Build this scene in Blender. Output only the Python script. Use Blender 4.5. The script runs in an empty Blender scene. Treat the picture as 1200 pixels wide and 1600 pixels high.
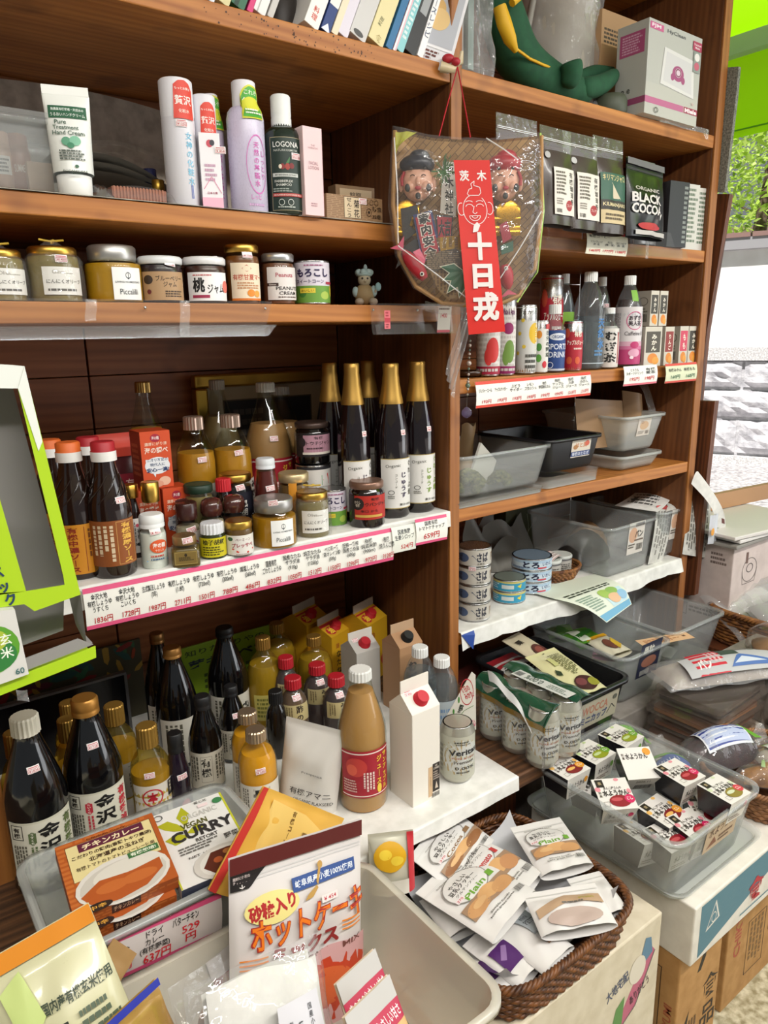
import bpy, bmesh, math, random
from mathutils import Vector, Matrix
random.seed(7)
S = bpy.context.scene
COL = S.collection
pi = math.pi
# ------------------------------------------------------------------ camera
F, YAW, PITCH, ROLL = 1140.0, .63859, .23731, -.018896
CAM = Vector((0, 0, 1.55))
_f0 = Vector((math.sin(YAW), math.cos(YAW), 0)); _r0 = Vector((math.cos(YAW), -math.sin(YAW), 0)); _u0 = Vector((0, 0, 1))
FW = _f0*math.cos(PITCH) - _u0*math.sin(PITCH); _u1 = _u0*math.cos(PITCH) + _f0*math.sin(PITCH)
RT = _r0*math.cos(ROLL) + _u1*math.sin(ROLL); UP = _u1*math.cos(ROLL) - _r0*math.sin(ROLL)
cd = bpy.data.cameras.new('camera'); cd.sensor_fit = 'VERTICAL'; cd.sensor_height = 36; cd.lens = F/1600*36
cd.clip_start = .02; cd.clip_end = 200
co = bpy.data.objects.new('camera', cd); COL.objects.link(co)
co.matrix_world = Matrix(((RT.x, UP.x, -FW.x, CAM.x), (RT.y, UP.y, -FW.y, CAM.y), (RT.z, UP.z, -FW.z, CAM.z), (0, 0, 0, 1)))
S.camera = co
# ------------------------------------------------------------------ world, lights, exposure
S.view_settings.view_transform = 'Standard'; S.view_settings.look = 'None'
S.view_settings.exposure = 0.0; S.view_settings.gamma = 1; S.view_settings.use_curve_mapping = False
S.cycles.transparent_max_bounces = 24; S.cycles.max_bounces = 8
w = bpy.data.worlds.new('sky'); S.world = w; w.use_nodes = True
bg = w.node_tree.nodes['Background']; bg.inputs[0].default_value = (.88, .95, 1, 1); bg.inputs[1].default_value = .24
def light(name, kind, loc, aim, power, color=(1, 1, 1), sx=1, sy=1):
    l = bpy.data.lights.new(name, kind); l.energy = power; l.color = color
    if kind == 'AREA': l.shape = 'RECTANGLE'; l.size = sx; l.size_y = sy
    if kind == 'SUN': l.angle = .02
    o = bpy.data.objects.new(name, l); COL.objects.link(o); o.location = loc
    o.rotation_euler = (Vector(aim) - Vector(loc)).to_track_quat('-Z', 'Y').to_euler()
    return o
light('ceiling_lamp_light', 'AREA', (.45, -.55, 2.62), (.45, -.3, 0), 34, (1, .97, .92), 1.3, .12)
light('ceiling_lamp_light', 'AREA', (1.75, -.45, 2.62), (1.75, -.2, 0), 34, (1, .97, .92), 1.3, .12)
light('ceiling_lamp_light', 'AREA', (-.6, -.4, 2.62), (-.4, -.1, 0), 14, (1, .97, .92), 1.0, .12)
light('daylight_from_street', 'AREA', (3.6, -1.2, 1.7), (1.3, 1.0, 1.0), 40, (.96, .98, 1), 1.6, 2.2)
light('sun', 'SUN', (-1.5, -1, 9), (4, 1.5, 0), 6.2, (1, .97, .92))
# ------------------------------------------------------------------ pixel -> place
def W(px, py, X=None, Y=None, Z=None):
    d = FW + RT*((px-600)/F) - UP*((py-800)/F)
    t = (X-CAM.x)/d.x if X is not None else (Y-CAM.y)/d.y if Y is not None else (Z-CAM.z)/d.z
    return CAM + d*t
def PR(p):
    q = Vector(p) - CAM; z = q.dot(FW)
    return 600+F*q.dot(RT)/z, 800-F*q.dot(UP)/z, z
# ------------------------------------------------------------------ materials
MATS = {}
def lin(h):
    h = h.lstrip('#')
    c = [int(h[i:i+2], 16)/255 for i in (0, 2, 4)]
    return tuple(x/12.92 if x <= .04045 else ((x+.055)/1.055)**2.4 for x in c) + (1,)
def mat(col, rough=.5, metal=0., coat=0., spec=.5, name=None):
    key = (col, rough, metal, coat, spec)
    if key in MATS: return MATS[key]
    m = bpy.data.materials.new(name or 'm_'+col.strip('#')); m.use_nodes = True
    b = m.node_tree.nodes['Principled BSDF']
    b.inputs['Base Color'].default_value = lin(col); b.inputs['Roughness'].default_value = rough
    b.inputs['Metallic'].default_value = metal; b.inputs['Coat Weight'].default_value = coat
    b.inputs['Coat Roughness'].default_value = .08; b.inputs['Specular IOR Level'].default_value = spec

    n = m.node_tree.nodes.new('ShaderNodeTexNoise'); n.inputs['Scale'].default_value = 35
    r = m.node_tree.nodes.new('ShaderNodeMapRange'); r.inputs[3].default_value = max(0, rough-.06); r.inputs[4].default_value = min(1, rough+.06)
    m.node_tree.links.new(n.outputs[0], r.inputs[0]); m.node_tree.links.new(r.outputs[0], b.inputs['Roughness'])
    MATS[key] = m; return m
def clear(name, tint, fac, rough, col='#ffffff', fres=0.35, bump=0):
    key = ('clear', name)
    if key in MATS: return MATS[key]
    m = bpy.data.materials.new(name); m.use_nodes = True; nt = m.node_tree; N = nt.nodes
    N.remove(N['Principled BSDF']); out = N['Material Output']
    tr = N.new('ShaderNodeBsdfTransparent'); tr.inputs[0].default_value = lin(tint)
    pb = N.new('ShaderNodeBsdfPrincipled'); pb.inputs['Base Color'].default_value = lin(col); pb.inputs['Roughness'].default_value = .5
    gl = N.new('ShaderNodeBsdfGlossy'); gl.inputs['Roughness'].default_value = rough
    m1 = N.new('ShaderNodeMixShader'); m1.inputs[0].default_value = fac
    nt.links.new(tr.outputs[0], m1.inputs[1]); nt.links.new(pb.outputs[0], m1.inputs[2])
    lw = N.new('ShaderNodeLayerWeight'); lw.inputs[0].default_value = .5
    pw = N.new('ShaderNodeMath'); pw.operation = 'POWER'; pw.inputs[1].default_value = 4; nt.links.new(lw.outputs['Facing'], pw.inputs[0])
    mr = N.new('ShaderNodeMapRange'); mr.inputs[3].default_value = .035; mr.inputs[4].default_value = .25+fres
    nt.links.new(pw.outputs[0], mr.inputs[0])
    m2 = N.new('ShaderNodeMixShader'); nt.links.new(mr.outputs[0], m2.inputs[0])
    nt.links.new(m1.outputs[0], m2.inputs[1]); nt.links.new(gl.outputs[0], m2.inputs[2])
    if bump:
        no = N.new('ShaderNodeTexNoise'); no.inputs['Scale'].default_value = 22; no.inputs['Detail'].default_value = 3
        tc = N.new('ShaderNodeTexCoord'); nt.links.new(tc.outputs['Object'], no.inputs['Vector'])
        bp = N.new('ShaderNodeBump'); bp.inputs['Strength'].default_value = bump; bp.inputs['Distance'].default_value = .02
        nt.links.new(no.outputs[0], bp.inputs['Height']); nt.links.new(bp.outputs[0], gl.inputs['Normal'])
    nt.links.new(m2.outputs[0], out.inputs[0]); MATS[key] = m; return m
GLASS = clear('clear_glass', '#f4f8f4', .0, .03, fres=.3)
PET = clear('clear_pet', '#f2f6f8', .05, .08, fres=.3)
BIN = clear('frosted_bin_plastic', '#eef0ee', .30, .25, '#e6e8e6', .3)
BINM = clear('milky_bin_plastic', '#f4f1e8', .5, .25, '#e4dfd2', .25)
BINC = clear('clear_bin_plastic', '#f2f4f4', .16, .12, '#eceeee', .3)
FILM = clear('clear_film', '#fafafa', .05, .06, fres=.22, bump=.6)
FILMW = clear('crinkled_film', '#f4f4f4', .16, .08, '#ffffff', .25, bump=1.0)
FILMS = clear('smooth_film', '#f6f6f6', .04, .12, '#ffffff', .25)
OILG = clear('oil', '#ecdc90', .06, .05, '#d8c068', .3)
def wood(name, c1, c2, axis, scale=1.0, rough=.45, grain=1.0):
    m = bpy.data.materials.new(name); m.use_nodes = True; nt = m.node_tree; N = nt.nodes
    b = N['Principled BSDF']; b.inputs['Roughness'].default_value = rough
    tc = N.new('ShaderNodeTexCoord'); mp = N.new('ShaderNodeMapping')
    s = [26*scale]*3; s[axis] = 1.1*scale; mp.inputs['Scale'].default_value = s
    nt.links.new(tc.outputs['Object'], mp.inputs[0])
    n1 = N.new('ShaderNodeTexNoise'); n1.inputs['Scale'].default_value = 1.6; n1.inputs['Detail'].default_value = 6; n1.inputs['Distortion'].default_value = .8
    nt.links.new(mp.outputs[0], n1.inputs['Vector'])
    wv = N.new('ShaderNodeTexWave'); wv.bands_direction = 'DIAGONAL'; wv.inputs['Scale'].default_value = 1.4; wv.inputs['Distortion'].default_value = 5; wv.inputs['Detail'].default_value = 3; wv.inputs['Detail Scale'].default_value = 1.2
    nt.links.new(mp.outputs[0], wv.inputs['Vector'])
    mx = N.new('ShaderNodeMath'); mx.operation = 'MULTIPLY_ADD'; mx.inputs[1].default_value = .45*grain
    nt.links.new(wv.outputs['Fac'], mx.inputs[0]); nt.links.new(n1.outputs[0], mx.inputs[2])
    cr = N.new('ShaderNodeValToRGB'); cr.color_ramp.elements[0].position = .3; cr.color_ramp.elements[1].position = .95
    cr.color_ramp.elements[0].color = lin(c1); cr.color_ramp.elements[1].color = lin(c2)
    nt.links.new(mx.outputs[0], cr.inputs[0])

    n2 = N.new('ShaderNodeTexNoise'); n2.inputs['Scale'].default_value = 9; n2.inputs['Detail'].default_value = 2
    nt.links.new(tc.outputs['Object'], n2.inputs['Vector'])
    c2r = N.new('ShaderNodeValToRGB'); c2r.color_ramp.elements[0].position = .28; c2r.color_ramp.elements[1].position = .4
    c2r.color_ramp.elements[0].color = (.55, .5, .45, 1); c2r.color_ramp.elements[1].color = (1, 1, 1, 1)
    nt.links.new(n2.outputs[0], c2r.inputs[0])
    ml = N.new('ShaderNodeMix'); ml.data_type = 'RGBA'; ml.blend_type = 'MULTIPLY'; ml.inputs[0].default_value = .8
    nt.links.new(cr.outputs[0], ml.inputs[6]); nt.links.new(c2r.outputs[0], ml.inputs[7])
    nt.links.new(ml.outputs[2], b.inputs['Base Color'])
    bp = N.new('ShaderNodeBump'); bp.inputs['Strength'].default_value = .12; bp.inputs['Distance'].default_value = .002
    nt.links.new(mx.outputs[0], bp.inputs['Height']); nt.links.new(bp.outputs[0], b.inputs['Normal'])
    return m
def speckle(name, c1, c2, scale, rough=.9, bump=0, dist=.01, detail=5, lo=.35, hi=.65):
    m = bpy.data.materials.new(name); m.use_nodes = True; nt = m.node_tree; N = nt.nodes
    b = N['Principled BSDF']; b.inputs['Roughness'].default_value = rough
    tc = N.new('ShaderNodeTexCoord'); n = N.new('ShaderNodeTexNoise'); n.inputs['Scale'].default_value = scale; n.inputs['Detail'].default_value = detail
    nt.links.new(tc.outputs['Object'], n.inputs['Vector'])
    cr = N.new('ShaderNodeValToRGB'); cr.color_ramp.elements[0].position = lo; cr.color_ramp.elements[1].position = hi
    cr.color_ramp.elements[0].color = lin(c1); cr.color_ramp.elements[1].color = lin(c2)
    nt.links.new(n.outputs[0], cr.inputs[0]); nt.links.new(cr.outputs[0], b.inputs['Base Color'])
    if bump:
        bp = N.new('ShaderNodeBump'); bp.inputs['Strength'].default_value = bump; bp.inputs['Distance'].default_value = dist
        nt.links.new(n.outputs[0], bp.inputs['Height']); nt.links.new(bp.outputs[0], b.inputs['Normal'])
    return m
SHELFW = wood('cedar_shelf', '#96561f', '#c4823f', 0, 1, .5, .5)
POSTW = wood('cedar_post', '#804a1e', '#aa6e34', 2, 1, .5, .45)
SIDEW = wood('dark_side_board', '#3d2114', '#6b3c22', 2, 1.2)
BACKW = wood('mahogany_board', '#74401f', '#a2643a', 0, .8, .4, .5)
GOLD = mat('#c9a04c', .32, 1.0); GOLDF = mat('#b8914a', .42, .85); STEEL = mat('#c8c8c8', .28, 1.0); BRASS = mat('#b08a3a', .3, .9)
INK = {}
def ink(c):
    return mat(c, .6)
K, Wt, R_ = '#1a1a1a', '#f4f2ee', '#c8202c'
# ------------------------------------------------------------------ mesh collecting
class MB:
    def __init__(s): s.v, s.f, s.mi, s.sm, s.mats = [], [], [], [], []
    def m(s, m):
        if isinstance(m, str): m = mat(m)
        if m not in s.mats: s.mats.append(m)
        return s.mats.index(m)
    def add(s, vs, fs, m, smooth=False):
        b = len(s.v); i = s.m(m); s.v += [tuple(p) for p in vs]
        for f in fs: s.f.append([b+k for k in f]); s.mi.append(i); s.sm.append(smooth)
    def box(s, x0, x1, y0, y1, z0, z1, m, M=None):
        vs = [Vector(p) for p in ((x0, y0, z0), (x1, y0, z0), (x1, y1, z0), (x0, y1, z0), (x0, y0, z1), (x1, y0, z1), (x1, y1, z1), (x0, y1, z1))]
        if M: vs = [M @ p for p in vs]
        s.add(vs, [(0, 3, 2, 1), (4, 5, 6, 7), (0, 1, 5, 4), (1, 2, 6, 5), (2, 3, 7, 6), (3, 0, 4, 7)], m)
    def rbox(s, x0, x1, y0, y1, z0, z1, m, r=.004):
        n = 4; o = []
        for cx, cy, a0 in ((x1-r, y1-r, 0), (x0+r, y1-r, pi/2), (x0+r, y0+r, pi), (x1-r, y0+r, 1.5*pi)):
            for k in range(n+1):
                a = a0+pi/2*k/n; o.append((cx+r*math.cos(a), cy+r*math.sin(a)))
        s.prism(o, z0, z1, m, True)
    def prism(s, o, z0, z1, m, smooth=False, taper=1):
        n = len(o); vs = [(x, y, z0) for x, y in o]+[(x*taper, y*taper, z1) for x, y in o]
        s.add(vs, [(k, (k+1) % n, n+(k+1) % n, n+k) for k in range(n)], m, smooth)
        s.add(vs, [tuple(range(n-1, -1, -1)), tuple(range(n, 2*n))], m)
    def lathe(s, prof, m, n=22, cap=(True, True), M=None, sq=0):
        vs = []
        for r, z in prof:
            for k in range(n):
                a = 2*pi*k/n; c, d = math.cos(a), math.sin(a); q = 1
                if sq: q = 1/((abs(c)**sq+abs(d)**sq)**(1/sq))
                p = Vector((r*q*c, r*q*d, z)); vs.append(M @ p if M else p)
        L = len(prof); fs = [(i*n+k, i*n+(k+1) % n, (i+1)*n+(k+1) % n, (i+1)*n+k) for i in range(L-1) for k in range(n)]
        s.add(vs, fs, m, True)
        b = []
        if cap[0]: b.append(tuple(range(n-1, -1, -1)))
        if cap[1]: b.append(tuple((L-1)*n+k for k in range(n)))
        if b: s.add(vs, b, m)
    def tube(s, pts, r, m, n=6, closed=False):
        pts = [Vector(p) for p in pts]; vs = []; N = len(pts)
        for i, p in enumerate(pts):
            t = (pts[(i+1) % N]-pts[i-1]) if closed else pts[min(i+1, N-1)]-pts[max(i-1, 0)]
            t.normalize(); a = Vector((0, 0, 1)) if abs(t.z) < .9 else Vector((1, 0, 0))
            u = t.cross(a).normalized(); v = t.cross(u); rr = r[i] if isinstance(r, (list, tuple)) else r
            vs += [p+u*rr*math.cos(2*pi*k/n)+v*rr*math.sin(2*pi*k/n) for k in range(n)]
        R = N if closed else N-1
        s.add(vs, [(i*n+k, i*n+(k+1) % n, ((i+1) % N)*n+(k+1) % n, ((i+1) % N)*n+k) for i in range(R) for k in range(n)], m, True)
        if not closed: s.add(vs, [tuple(range(n-1, -1, -1)), tuple((N-1)*n+k for k in range(n))], m)
    def grid(s, fn, nu, nv, m, smooth=True):
        vs = [fn(i/nu, j/nv) for j in range(nv+1) for i in range(nu+1)]
        s.add(vs, [(j*(nu+1)+i, j*(nu+1)+i+1, (j+1)*(nu+1)+i+1, (j+1)*(nu+1)+i) for j in range(nv) for i in range(nu)], m, smooth)
    def ball(s, c, r, m, n=14, k=9, sc=(1, 1, 1), M=None):
        c = Vector(c); vs = []
        for j in range(k+1):
            t = pi*j/k
            for i in range(n):
                a = 2*pi*i/n; p = Vector((r*sc[0]*math.sin(t)*math.cos(a), r*sc[1]*math.sin(t)*math.sin(a), -r*sc[2]*math.cos(t)))
                vs.append(c+(M @ p if M else p))
        s.add(vs, [(j*n+i, j*n+(i+1) % n, (j+1)*n+(i+1) % n, (j+1)*n+i) for j in range(k) for i in range(n)], m, True)
    def build(s, name, root=None, label=None, bevel=0, M=None):
        me = bpy.data.meshes.new(name); me.from_pydata(s.v, [], s.f)
        for m in s.mats: me.materials.append(m)
        me.polygons.foreach_set('material_index', s.mi); me.polygons.foreach_set('use_smooth', s.sm); me.update()
        o = bpy.data.objects.new(name, me); COL.objects.link(o)
        if root: o.parent = root
        if label: o['label'] = label
        if M is not None: o.matrix_local = M
        if bevel:
            b = o.modifiers.new('bevel', 'BEVEL'); b.width = bevel; b.segments = 2; b.limit_method = 'ANGLE'
        return o
LABELS = {}
def tag(o, label, cat, group=None):
    o['label'] = label; o['category'] = cat
    if group: o['group'] = group
    LABELS.setdefault(label, []).append(o.name)
    return o
def T(name, label, cat, loc=(0, 0, 0), rz=0, group=None, M=None):
    o = bpy.data.objects.new(name, None); o.empty_display_size = .02; COL.objects.link(o)
    if M is not None: o.matrix_world = M
    else: o.location = loc; o.rotation_euler = (0, 0, rz)
    return tag(o, label, cat, group)
def struct(mb, name, label=None, bevel=0):
    o = mb.build(name, None, label, bevel); o['kind'] = 'structure'; return o
# ------------------------------------------------------------------ printing
GLY = {}
def glyph(s, bold):
    k = (s, bold)
    if k not in GLY:
        cu = bpy.data.curves.new('t', 'FONT'); cu.body = s; cu.size = 1; cu.resolution_u = 2; cu.offset = bold
        cu.align_x = 'CENTER'; cu.space_line = 1.12 if '\n' in s and max(map(len, s.split('\n'))) == 1 else 1.0; cu.fill_mode = 'FRONT'
        ob = bpy.data.objects.new('t', cu); me = bpy.data.meshes.new_from_object(ob)
        vs = [(v.co.x, v.co.y) for v in me.vertices]; fs = [tuple(p.vertices) for p in me.polygons]
        bpy.data.objects.remove(ob); bpy.data.curves.remove(cu); bpy.data.meshes.remove(me)
        if not vs: vs = [(0, 0), (1, 1)]; fs = []
        x0, x1 = min(v[0] for v in vs), max(v[0] for v in vs); y0, y1 = min(v[1] for v in vs), max(v[1] for v in vs)
        GLY[k] = ([(x-(x0+x1)/2, y-(y0+y1)/2) for x, y in vs], fs, max(x1-x0, 1e-3), max(y1-y0, 1e-3))
    return GLY[k]
def vt(s): return '\n'.join(s.replace('ー', '｜'))
def plane(O, U, V):
    O, U, V = Vector(O), Vector(U), Vector(V); N = U.cross(V).normalized()
    return lambda u, v, off=0: O+U*u+V*v+N*off
def cyl(R, z0=0, a0=0):
    def f(u, v, off=0):
        r = (R(v+z0) if callable(R) else R)+off; a = a0+u/(R(v+z0) if callable(R) else R)
        return Vector((r*math.sin(a), -r*math.cos(a), z0+v))
    return f
def draw(mb, sf, w, h, items, base=.0003, step=.00012, nu=10, nv=1):
    """items in label fractions: u 0..1 left-right, v 0..1 bottom-top"""
    U = lambda u: (u-.5)*w
    V = lambda v: v*h
    for i, it in enumerate(items):
        off = base+step*i; k = it[0]
        if k == 'r':
            _, u0, v0, u1, v1, c = it[:6]; n = max(1, int(nu*abs(u1-u0)+.5)); q = max(1, int(nv*abs(v1-v0)+.5))
            mb.grid(lambda a, b: sf(U(u0+(u1-u0)*a), V(v0+(v1-v0)*b), off), n, q, c)
        elif k == 'e':
            _, cu, cv, ru, rv, c = it[:6]; n = 20; vs = [sf(U(cu), V(cv), off)]
            for q in (.25, .5, .75, 1): vs += [sf(U(cu+ru*q*math.cos(2*pi*j/n)), V(cv+rv*q*math.sin(2*pi*j/n)), off) for j in range(n)]
            fs = [(0, 1+j, 1+(j+1) % n) for j in range(n)]+[(1+k_*n+j, 1+k_*n+n+j, 1+k_*n+n+(j+1) % n, 1+k_*n+(j+1) % n) for k_ in range(3) for j in range(n)]
            mb.add(vs, fs, c, True)
        elif k == 'o':
            _, cu, cv, ru, rv, th, c = it[:7]; n = 24; vs = []
            for q in (1-th, 1): vs += [sf(U(cu+ru*q*math.cos(2*pi*j/n)), V(cv+rv*q*math.sin(2*pi*j/n)), off) for j in range(n)]
            mb.add(vs, [(j, n+j, n+(j+1) % n, (j+1) % n) for j in range(n)], c, True)
        elif k == 'p':
            mb.add([sf(U(a), V(b), off) for a, b in it[1]], [tuple(range(len(it[1])))], it[2])
        elif k == 'f':
            _, u0, v0, u1, v1, th, c = it[:7]; tu, tv = th/w, th/h
            draw(mb, sf, w, h, [('r', u0, v0, u1, v0+tv, c)], off, 0, nu, nv); draw(mb, sf, w, h, [('r', u0, v1-tv, u1, v1, c)], off, 0, nu, nv)
            draw(mb, sf, w, h, [('r', u0, v0, u0+tu, v1, c)], off, 0, nu, nv); draw(mb, sf, w, h, [('r', u1-tu, v0, u1, v1, c)], off, 0, nu, nv)
        elif k == 'P':
            P = it[1]; a0, a1 = min(q[0] for q in P), max(q[0] for q in P); n = 12; cols = []
            for j in range(n+1):
                x = a0+(a1-a0)*min(max(j/n, .002), .998); ys = []
                for (xa, ya), (xb, yb) in zip(P, P[1:]+P[:1]):
                    if (xa-x)*(xb-x) <= 0 and xa != xb: ys.append(ya+(yb-ya)*(x-xa)/(xb-xa))
                cols.append((x, min(ys), max(ys)))
            vs = [sf(U(x), V(lo+(hi-lo)*q/3), off) for x, lo, hi in cols for q in range(4)]
            mb.add(vs, [(j*4+q, j*4+4+q, j*4+5+q, j*4+1+q) for j in range(n) for q in range(3)], it[2], True)
        elif k == 'l':
            _, pts, th, c = it[:4]; P = [Vector((U(a), V(b))) for a, b in pts]
            for a, b in zip(P, P[1:]):
                d = (b-a)
                if d.length < 1e-6: continue
                n_ = Vector((-d.y, d.x)).normalized()*th/2
                mb.add([sf(*(a-n_), off), sf(*(b-n_), off), sf(*(b+n_), off), sf(*(a+n_), off)], [(0, 1, 2, 3)], c)
        elif k == 't':
            _, s, cu, cv, hh, ww, c = it[:7]; rot = it[7] if len(it) > 7 else 0; bold = it[8] if len(it) > 8 else .012
            vs, fs, gw, gh = glyph(s, min(bold, .016))
            if hh and ww: sx, sy = ww*w/gw, hh*h/gh
            elif hh: sx = sy = hh*h/gh
            else: sx = sy = ww*w/gw
            ca, sa = math.cos(rot), math.sin(rot)
            e = max(0, bold-.016)*sx*.8
            for dx, dy in (((-e, -e), (e, -e), (-e, e), (e, e)) if e > 0 else ((0, 0),)):
                off += .00002 if e > 0 else 0; mb.add([sf(U(cu)+dx+(x*sx*ca-y*sy*sa), V(cv)+dy+(x*sx*sa+y*sy*ca), off) for x, y in vs], fs, c)
        elif k == 'b':
            _, u0, v0, u1, v1, n, c = it[:7]
            for j in range(n):
                b = v0+(v1-v0)*(j+.5)/n; t = (v1-v0)/n*.28; a = u0; e = u1-(u1-u0)*random.random()*.3
                while a < e:
                    d = (u1-u0)*(.05+random.random()*.12); z = min(a+d, e)
                    draw(mb, sf, w, h, [('r', a, b-t, z, b+t, c)], off, 0, nu, nv); a = z+(u1-u0)*.025
        elif k == 'c':
            _, u0, v0, u1, v1, n, c = it[:7]
            for j in range(n):
                b = u0+(u1-u0)*(j+.5)/n; t = (u1-u0)/n*.28; a = v1; e = v0+(v1-v0)*random.random()*.3
                while a > e:
                    d = (v1-v0)*(.05+random.random()*.1); z = max(a-d, e)
                    draw(mb, sf, w, h, [('r', b-t, z, b+t, a, c)], off, 0, nu, nv); a = z-(v1-v0)*.03
        elif k == 'q':
            _, u0, v0, u1, v1, c = it[:6]; a = u0
            while a < u1:
                d = (u1-u0)*random.choice((.02, .03, .05)); draw(mb, sf, w, h, [('r', a, v0, min(a+d, u1), v1, c)], off, 0, nu, nv); a += d+(u1-u0)*random.choice((.025, .04))
def dec(root, name, sf, w, h, items, label=None, nu=10, nv=1, **k):
    mb = MB(); draw(mb, sf, w, h, items, nu=nu, nv=nv, **k); return mb.build(name, root, label)
def sticker(root, sf, u, v, s='¥ 515', rot=0, w=.017, h=.0105, sx=None):
    """small white price sticker with red print; sf in metres round the point (u,v)"""
    c, q = math.cos(rot), math.sin(rot)
    g = lambda a, b, off=0: sf(u+a*c-b*q, v+a*q+b*c, off+.0012)
    mb = MB(); draw(mb, g, w, h, [('r', 0, 0, 1, 1, '#f3efee'), ('f', .05, .08, .95, .62, .0006, '#c0404c'), ('t', s, .5, .35, .3, .75, '#b02030'), ('r', .1, .74, .9, .86, '#cc7078')], nu=3)
    return mb.build('price_sticker', root, 'white price sticker with red print')
# ------------------------------------------------------------------ large structure
D = 1.17; DX0, DX1, PX0, PX1 = 1.050, 1.078, 1.998, 2.030
BACK = 1.60
ZS1, ZS2, ZS3, ZS4, ZC = 2.054, 1.755, 1.607, 1.170, .71
ZR2, ZR3, ZR4, ZR5 = 1.762, 1.455, 1.170, .872
LX = W(14, 1300, Y=D).x
mb = MB(); mb.box(-4, 3.0, -4, 2.6, -.1, 0, speckle('stone_floor', '#8f8464', '#cfc7ac', 55, .6)); struct(mb, 'floor')
mb = MB(); mb.box(-4, 2.9, -4, 2.4, 2.75, 2.85, mat('#d9d6cf', .9)); struct(mb, 'ceiling')
mb = MB(); mb.box(-4, 2.03, 1.66, 1.76, 0, 2.75, mat('#8a8478', .9)); struct(mb, 'wall_back')
mb = MB(); mb.box(3.0, 30, -14, 40, -.12, -.02, speckle('asphalt', '#8f8c8e', '#d9d4d4', 26, .95, .4, .01)); struct(mb, 'ground')
# street wall opposite: rough stone courses, granite cap, rendered white wall, tiled coping
wa = W(1130, 722, Z=-.02); wx, wy = wa.x, wa.y
wdir = Vector((-.36, .933, 0)).normalized(); wn = Vector((-wdir.y, wdir.x, 0)); wn = -wn if wn.x > 0 else wn
WM = Matrix.Translation((wx, wy, -.02)) @ Matrix(((wdir.x, wn.x, 0), (wdir.y, wn.y, 0), (0, 0, 1))).to_4x4()
def hz(py, px=1135):
    d = FW + RT*((px-600)/F) - UP*((py-800)/F); t = (Vector((wx, wy, 0))-CAM).dot(wn)/d.dot(wn); return (CAM+d*t).z+.02
STONE = speckle('rough_stone', '#a3a2a8', '#dcdadd', 9, .9, .7, .05, 8, .25, .7); GRAN = speckle('granite', '#a9a6a6', '#e4e2e2', 60, .8)
RENDER_ = speckle('white_render', '#e4e0dc', '#f2f0ee', 4, .9)
h1, h2, h3, h4, h5 = hz(563), hz(543), hz(392), hz(374), hz(606)
mb = MB(); rows = [(0.0, hz(722-14)), (hz(708), hz(655)), (hz(652), hz(609)), (hz(606), h1)]
mb.box(-8, 12, -.5, -.02, 0, h1, STONE)
for j, (a, b) in enumerate(rows):
    L = 1.05 if j else 3; x = -8+(.5*L if j % 2 else 0)
    while x < 11:
        if j:
            n1, n2 = 10, 5; random.seed(int(x*100)+j)
            g = [[(0 if i in (0, n1) or k in (0, n2) else .03+random.random()*.07) for i in range(n1+1)] for k in range(n2+1)]
            mb.grid(lambda u, v, x=x, a=a, b=b: (x+.015+(L-.03)*u, g[int(round(v*n2))][int(round(u*n1))], a+.012+(b-a-.024)*v), n1, n2, STONE, False)
        else: mb.box(x+.01, x+L-.01, 0, .08, a, b-.02, GRAN)
        x += L
mb.box(-8, 12, -.45, .05, h1, h2, GRAN); mb.box(-8, 12, -.4, -.02, h2, h3, RENDER_)
for x in (-6.2, -4.4, -2.6, -.78, 1.04, 2.9, 4.7): mb.box(x, x+.012, -.03, -.012, h2+.05, h3-.03, '#b9b5b2')
mb.box(-8, 12, -.55, .1, h3, h4, mat('#9b999c', .8))
for k in range(60): mb.box(-8+k*.33, -8+k*.33+.31, -.6, .12, h4, h4+.05, mat('#8d6f68', .8))
random.seed(7)
o = struct(mb, 'wall_street', 'white rendered street wall on rough grey stone blocks with tiled coping'); o.matrix_world = WM
# the shelving
t = T('shelving_unit', 'tall two-bay cedar shelving unit with dark side boards', 'shelves', (0, 0, 0))
def board(name, x0, x1, y0, y1, z0, z1, m, b=.002):
    mb = MB(); mb.box(x0, x1, y0, y1, z0, z1, m); return mb.build(name, t, None, b)
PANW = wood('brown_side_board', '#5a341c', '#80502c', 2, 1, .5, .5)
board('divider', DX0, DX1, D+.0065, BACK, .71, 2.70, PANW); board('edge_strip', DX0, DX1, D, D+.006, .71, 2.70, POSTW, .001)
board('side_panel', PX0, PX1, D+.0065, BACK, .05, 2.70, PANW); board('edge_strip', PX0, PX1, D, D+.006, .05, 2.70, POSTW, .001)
board('side_panel', LX-.03, LX, D, BACK, .05, 2.70, POSTW)
for z in (ZS1, ZS2, ZS3, ZS4): board('shelf', LX, DX0-.0005, D+.002, BACK, z-.031, z, SHELFW)
for z in (ZS1, ZR2, ZR3, ZR4, ZR5): board('shelf', DX1+.0005, PX0-.0005, D+.004, BACK, z-.031, z, SHELFW)
board('shelf', LX, DX0, D+.002, BACK, 2.45, 2.48, SHELFW); board('shelf', DX1, PX0, D+.004, BACK, 2.45, 2.48, SHELFW)
mb = MB(); z = .05
for k in range(24):
    for x0, x1 in ((LX, .43), (.433, 1.05), (1.078, 1.55), (1.553, 2.0)):
        mb.box(x0, x1-.001, BACK, BACK+.02, z, z+.108, BACKW)
    z += .11
mb.build('back_panel', t, 'dark mahogany plank back', .001)
rs = random.Random(5); mb = MB()
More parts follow.
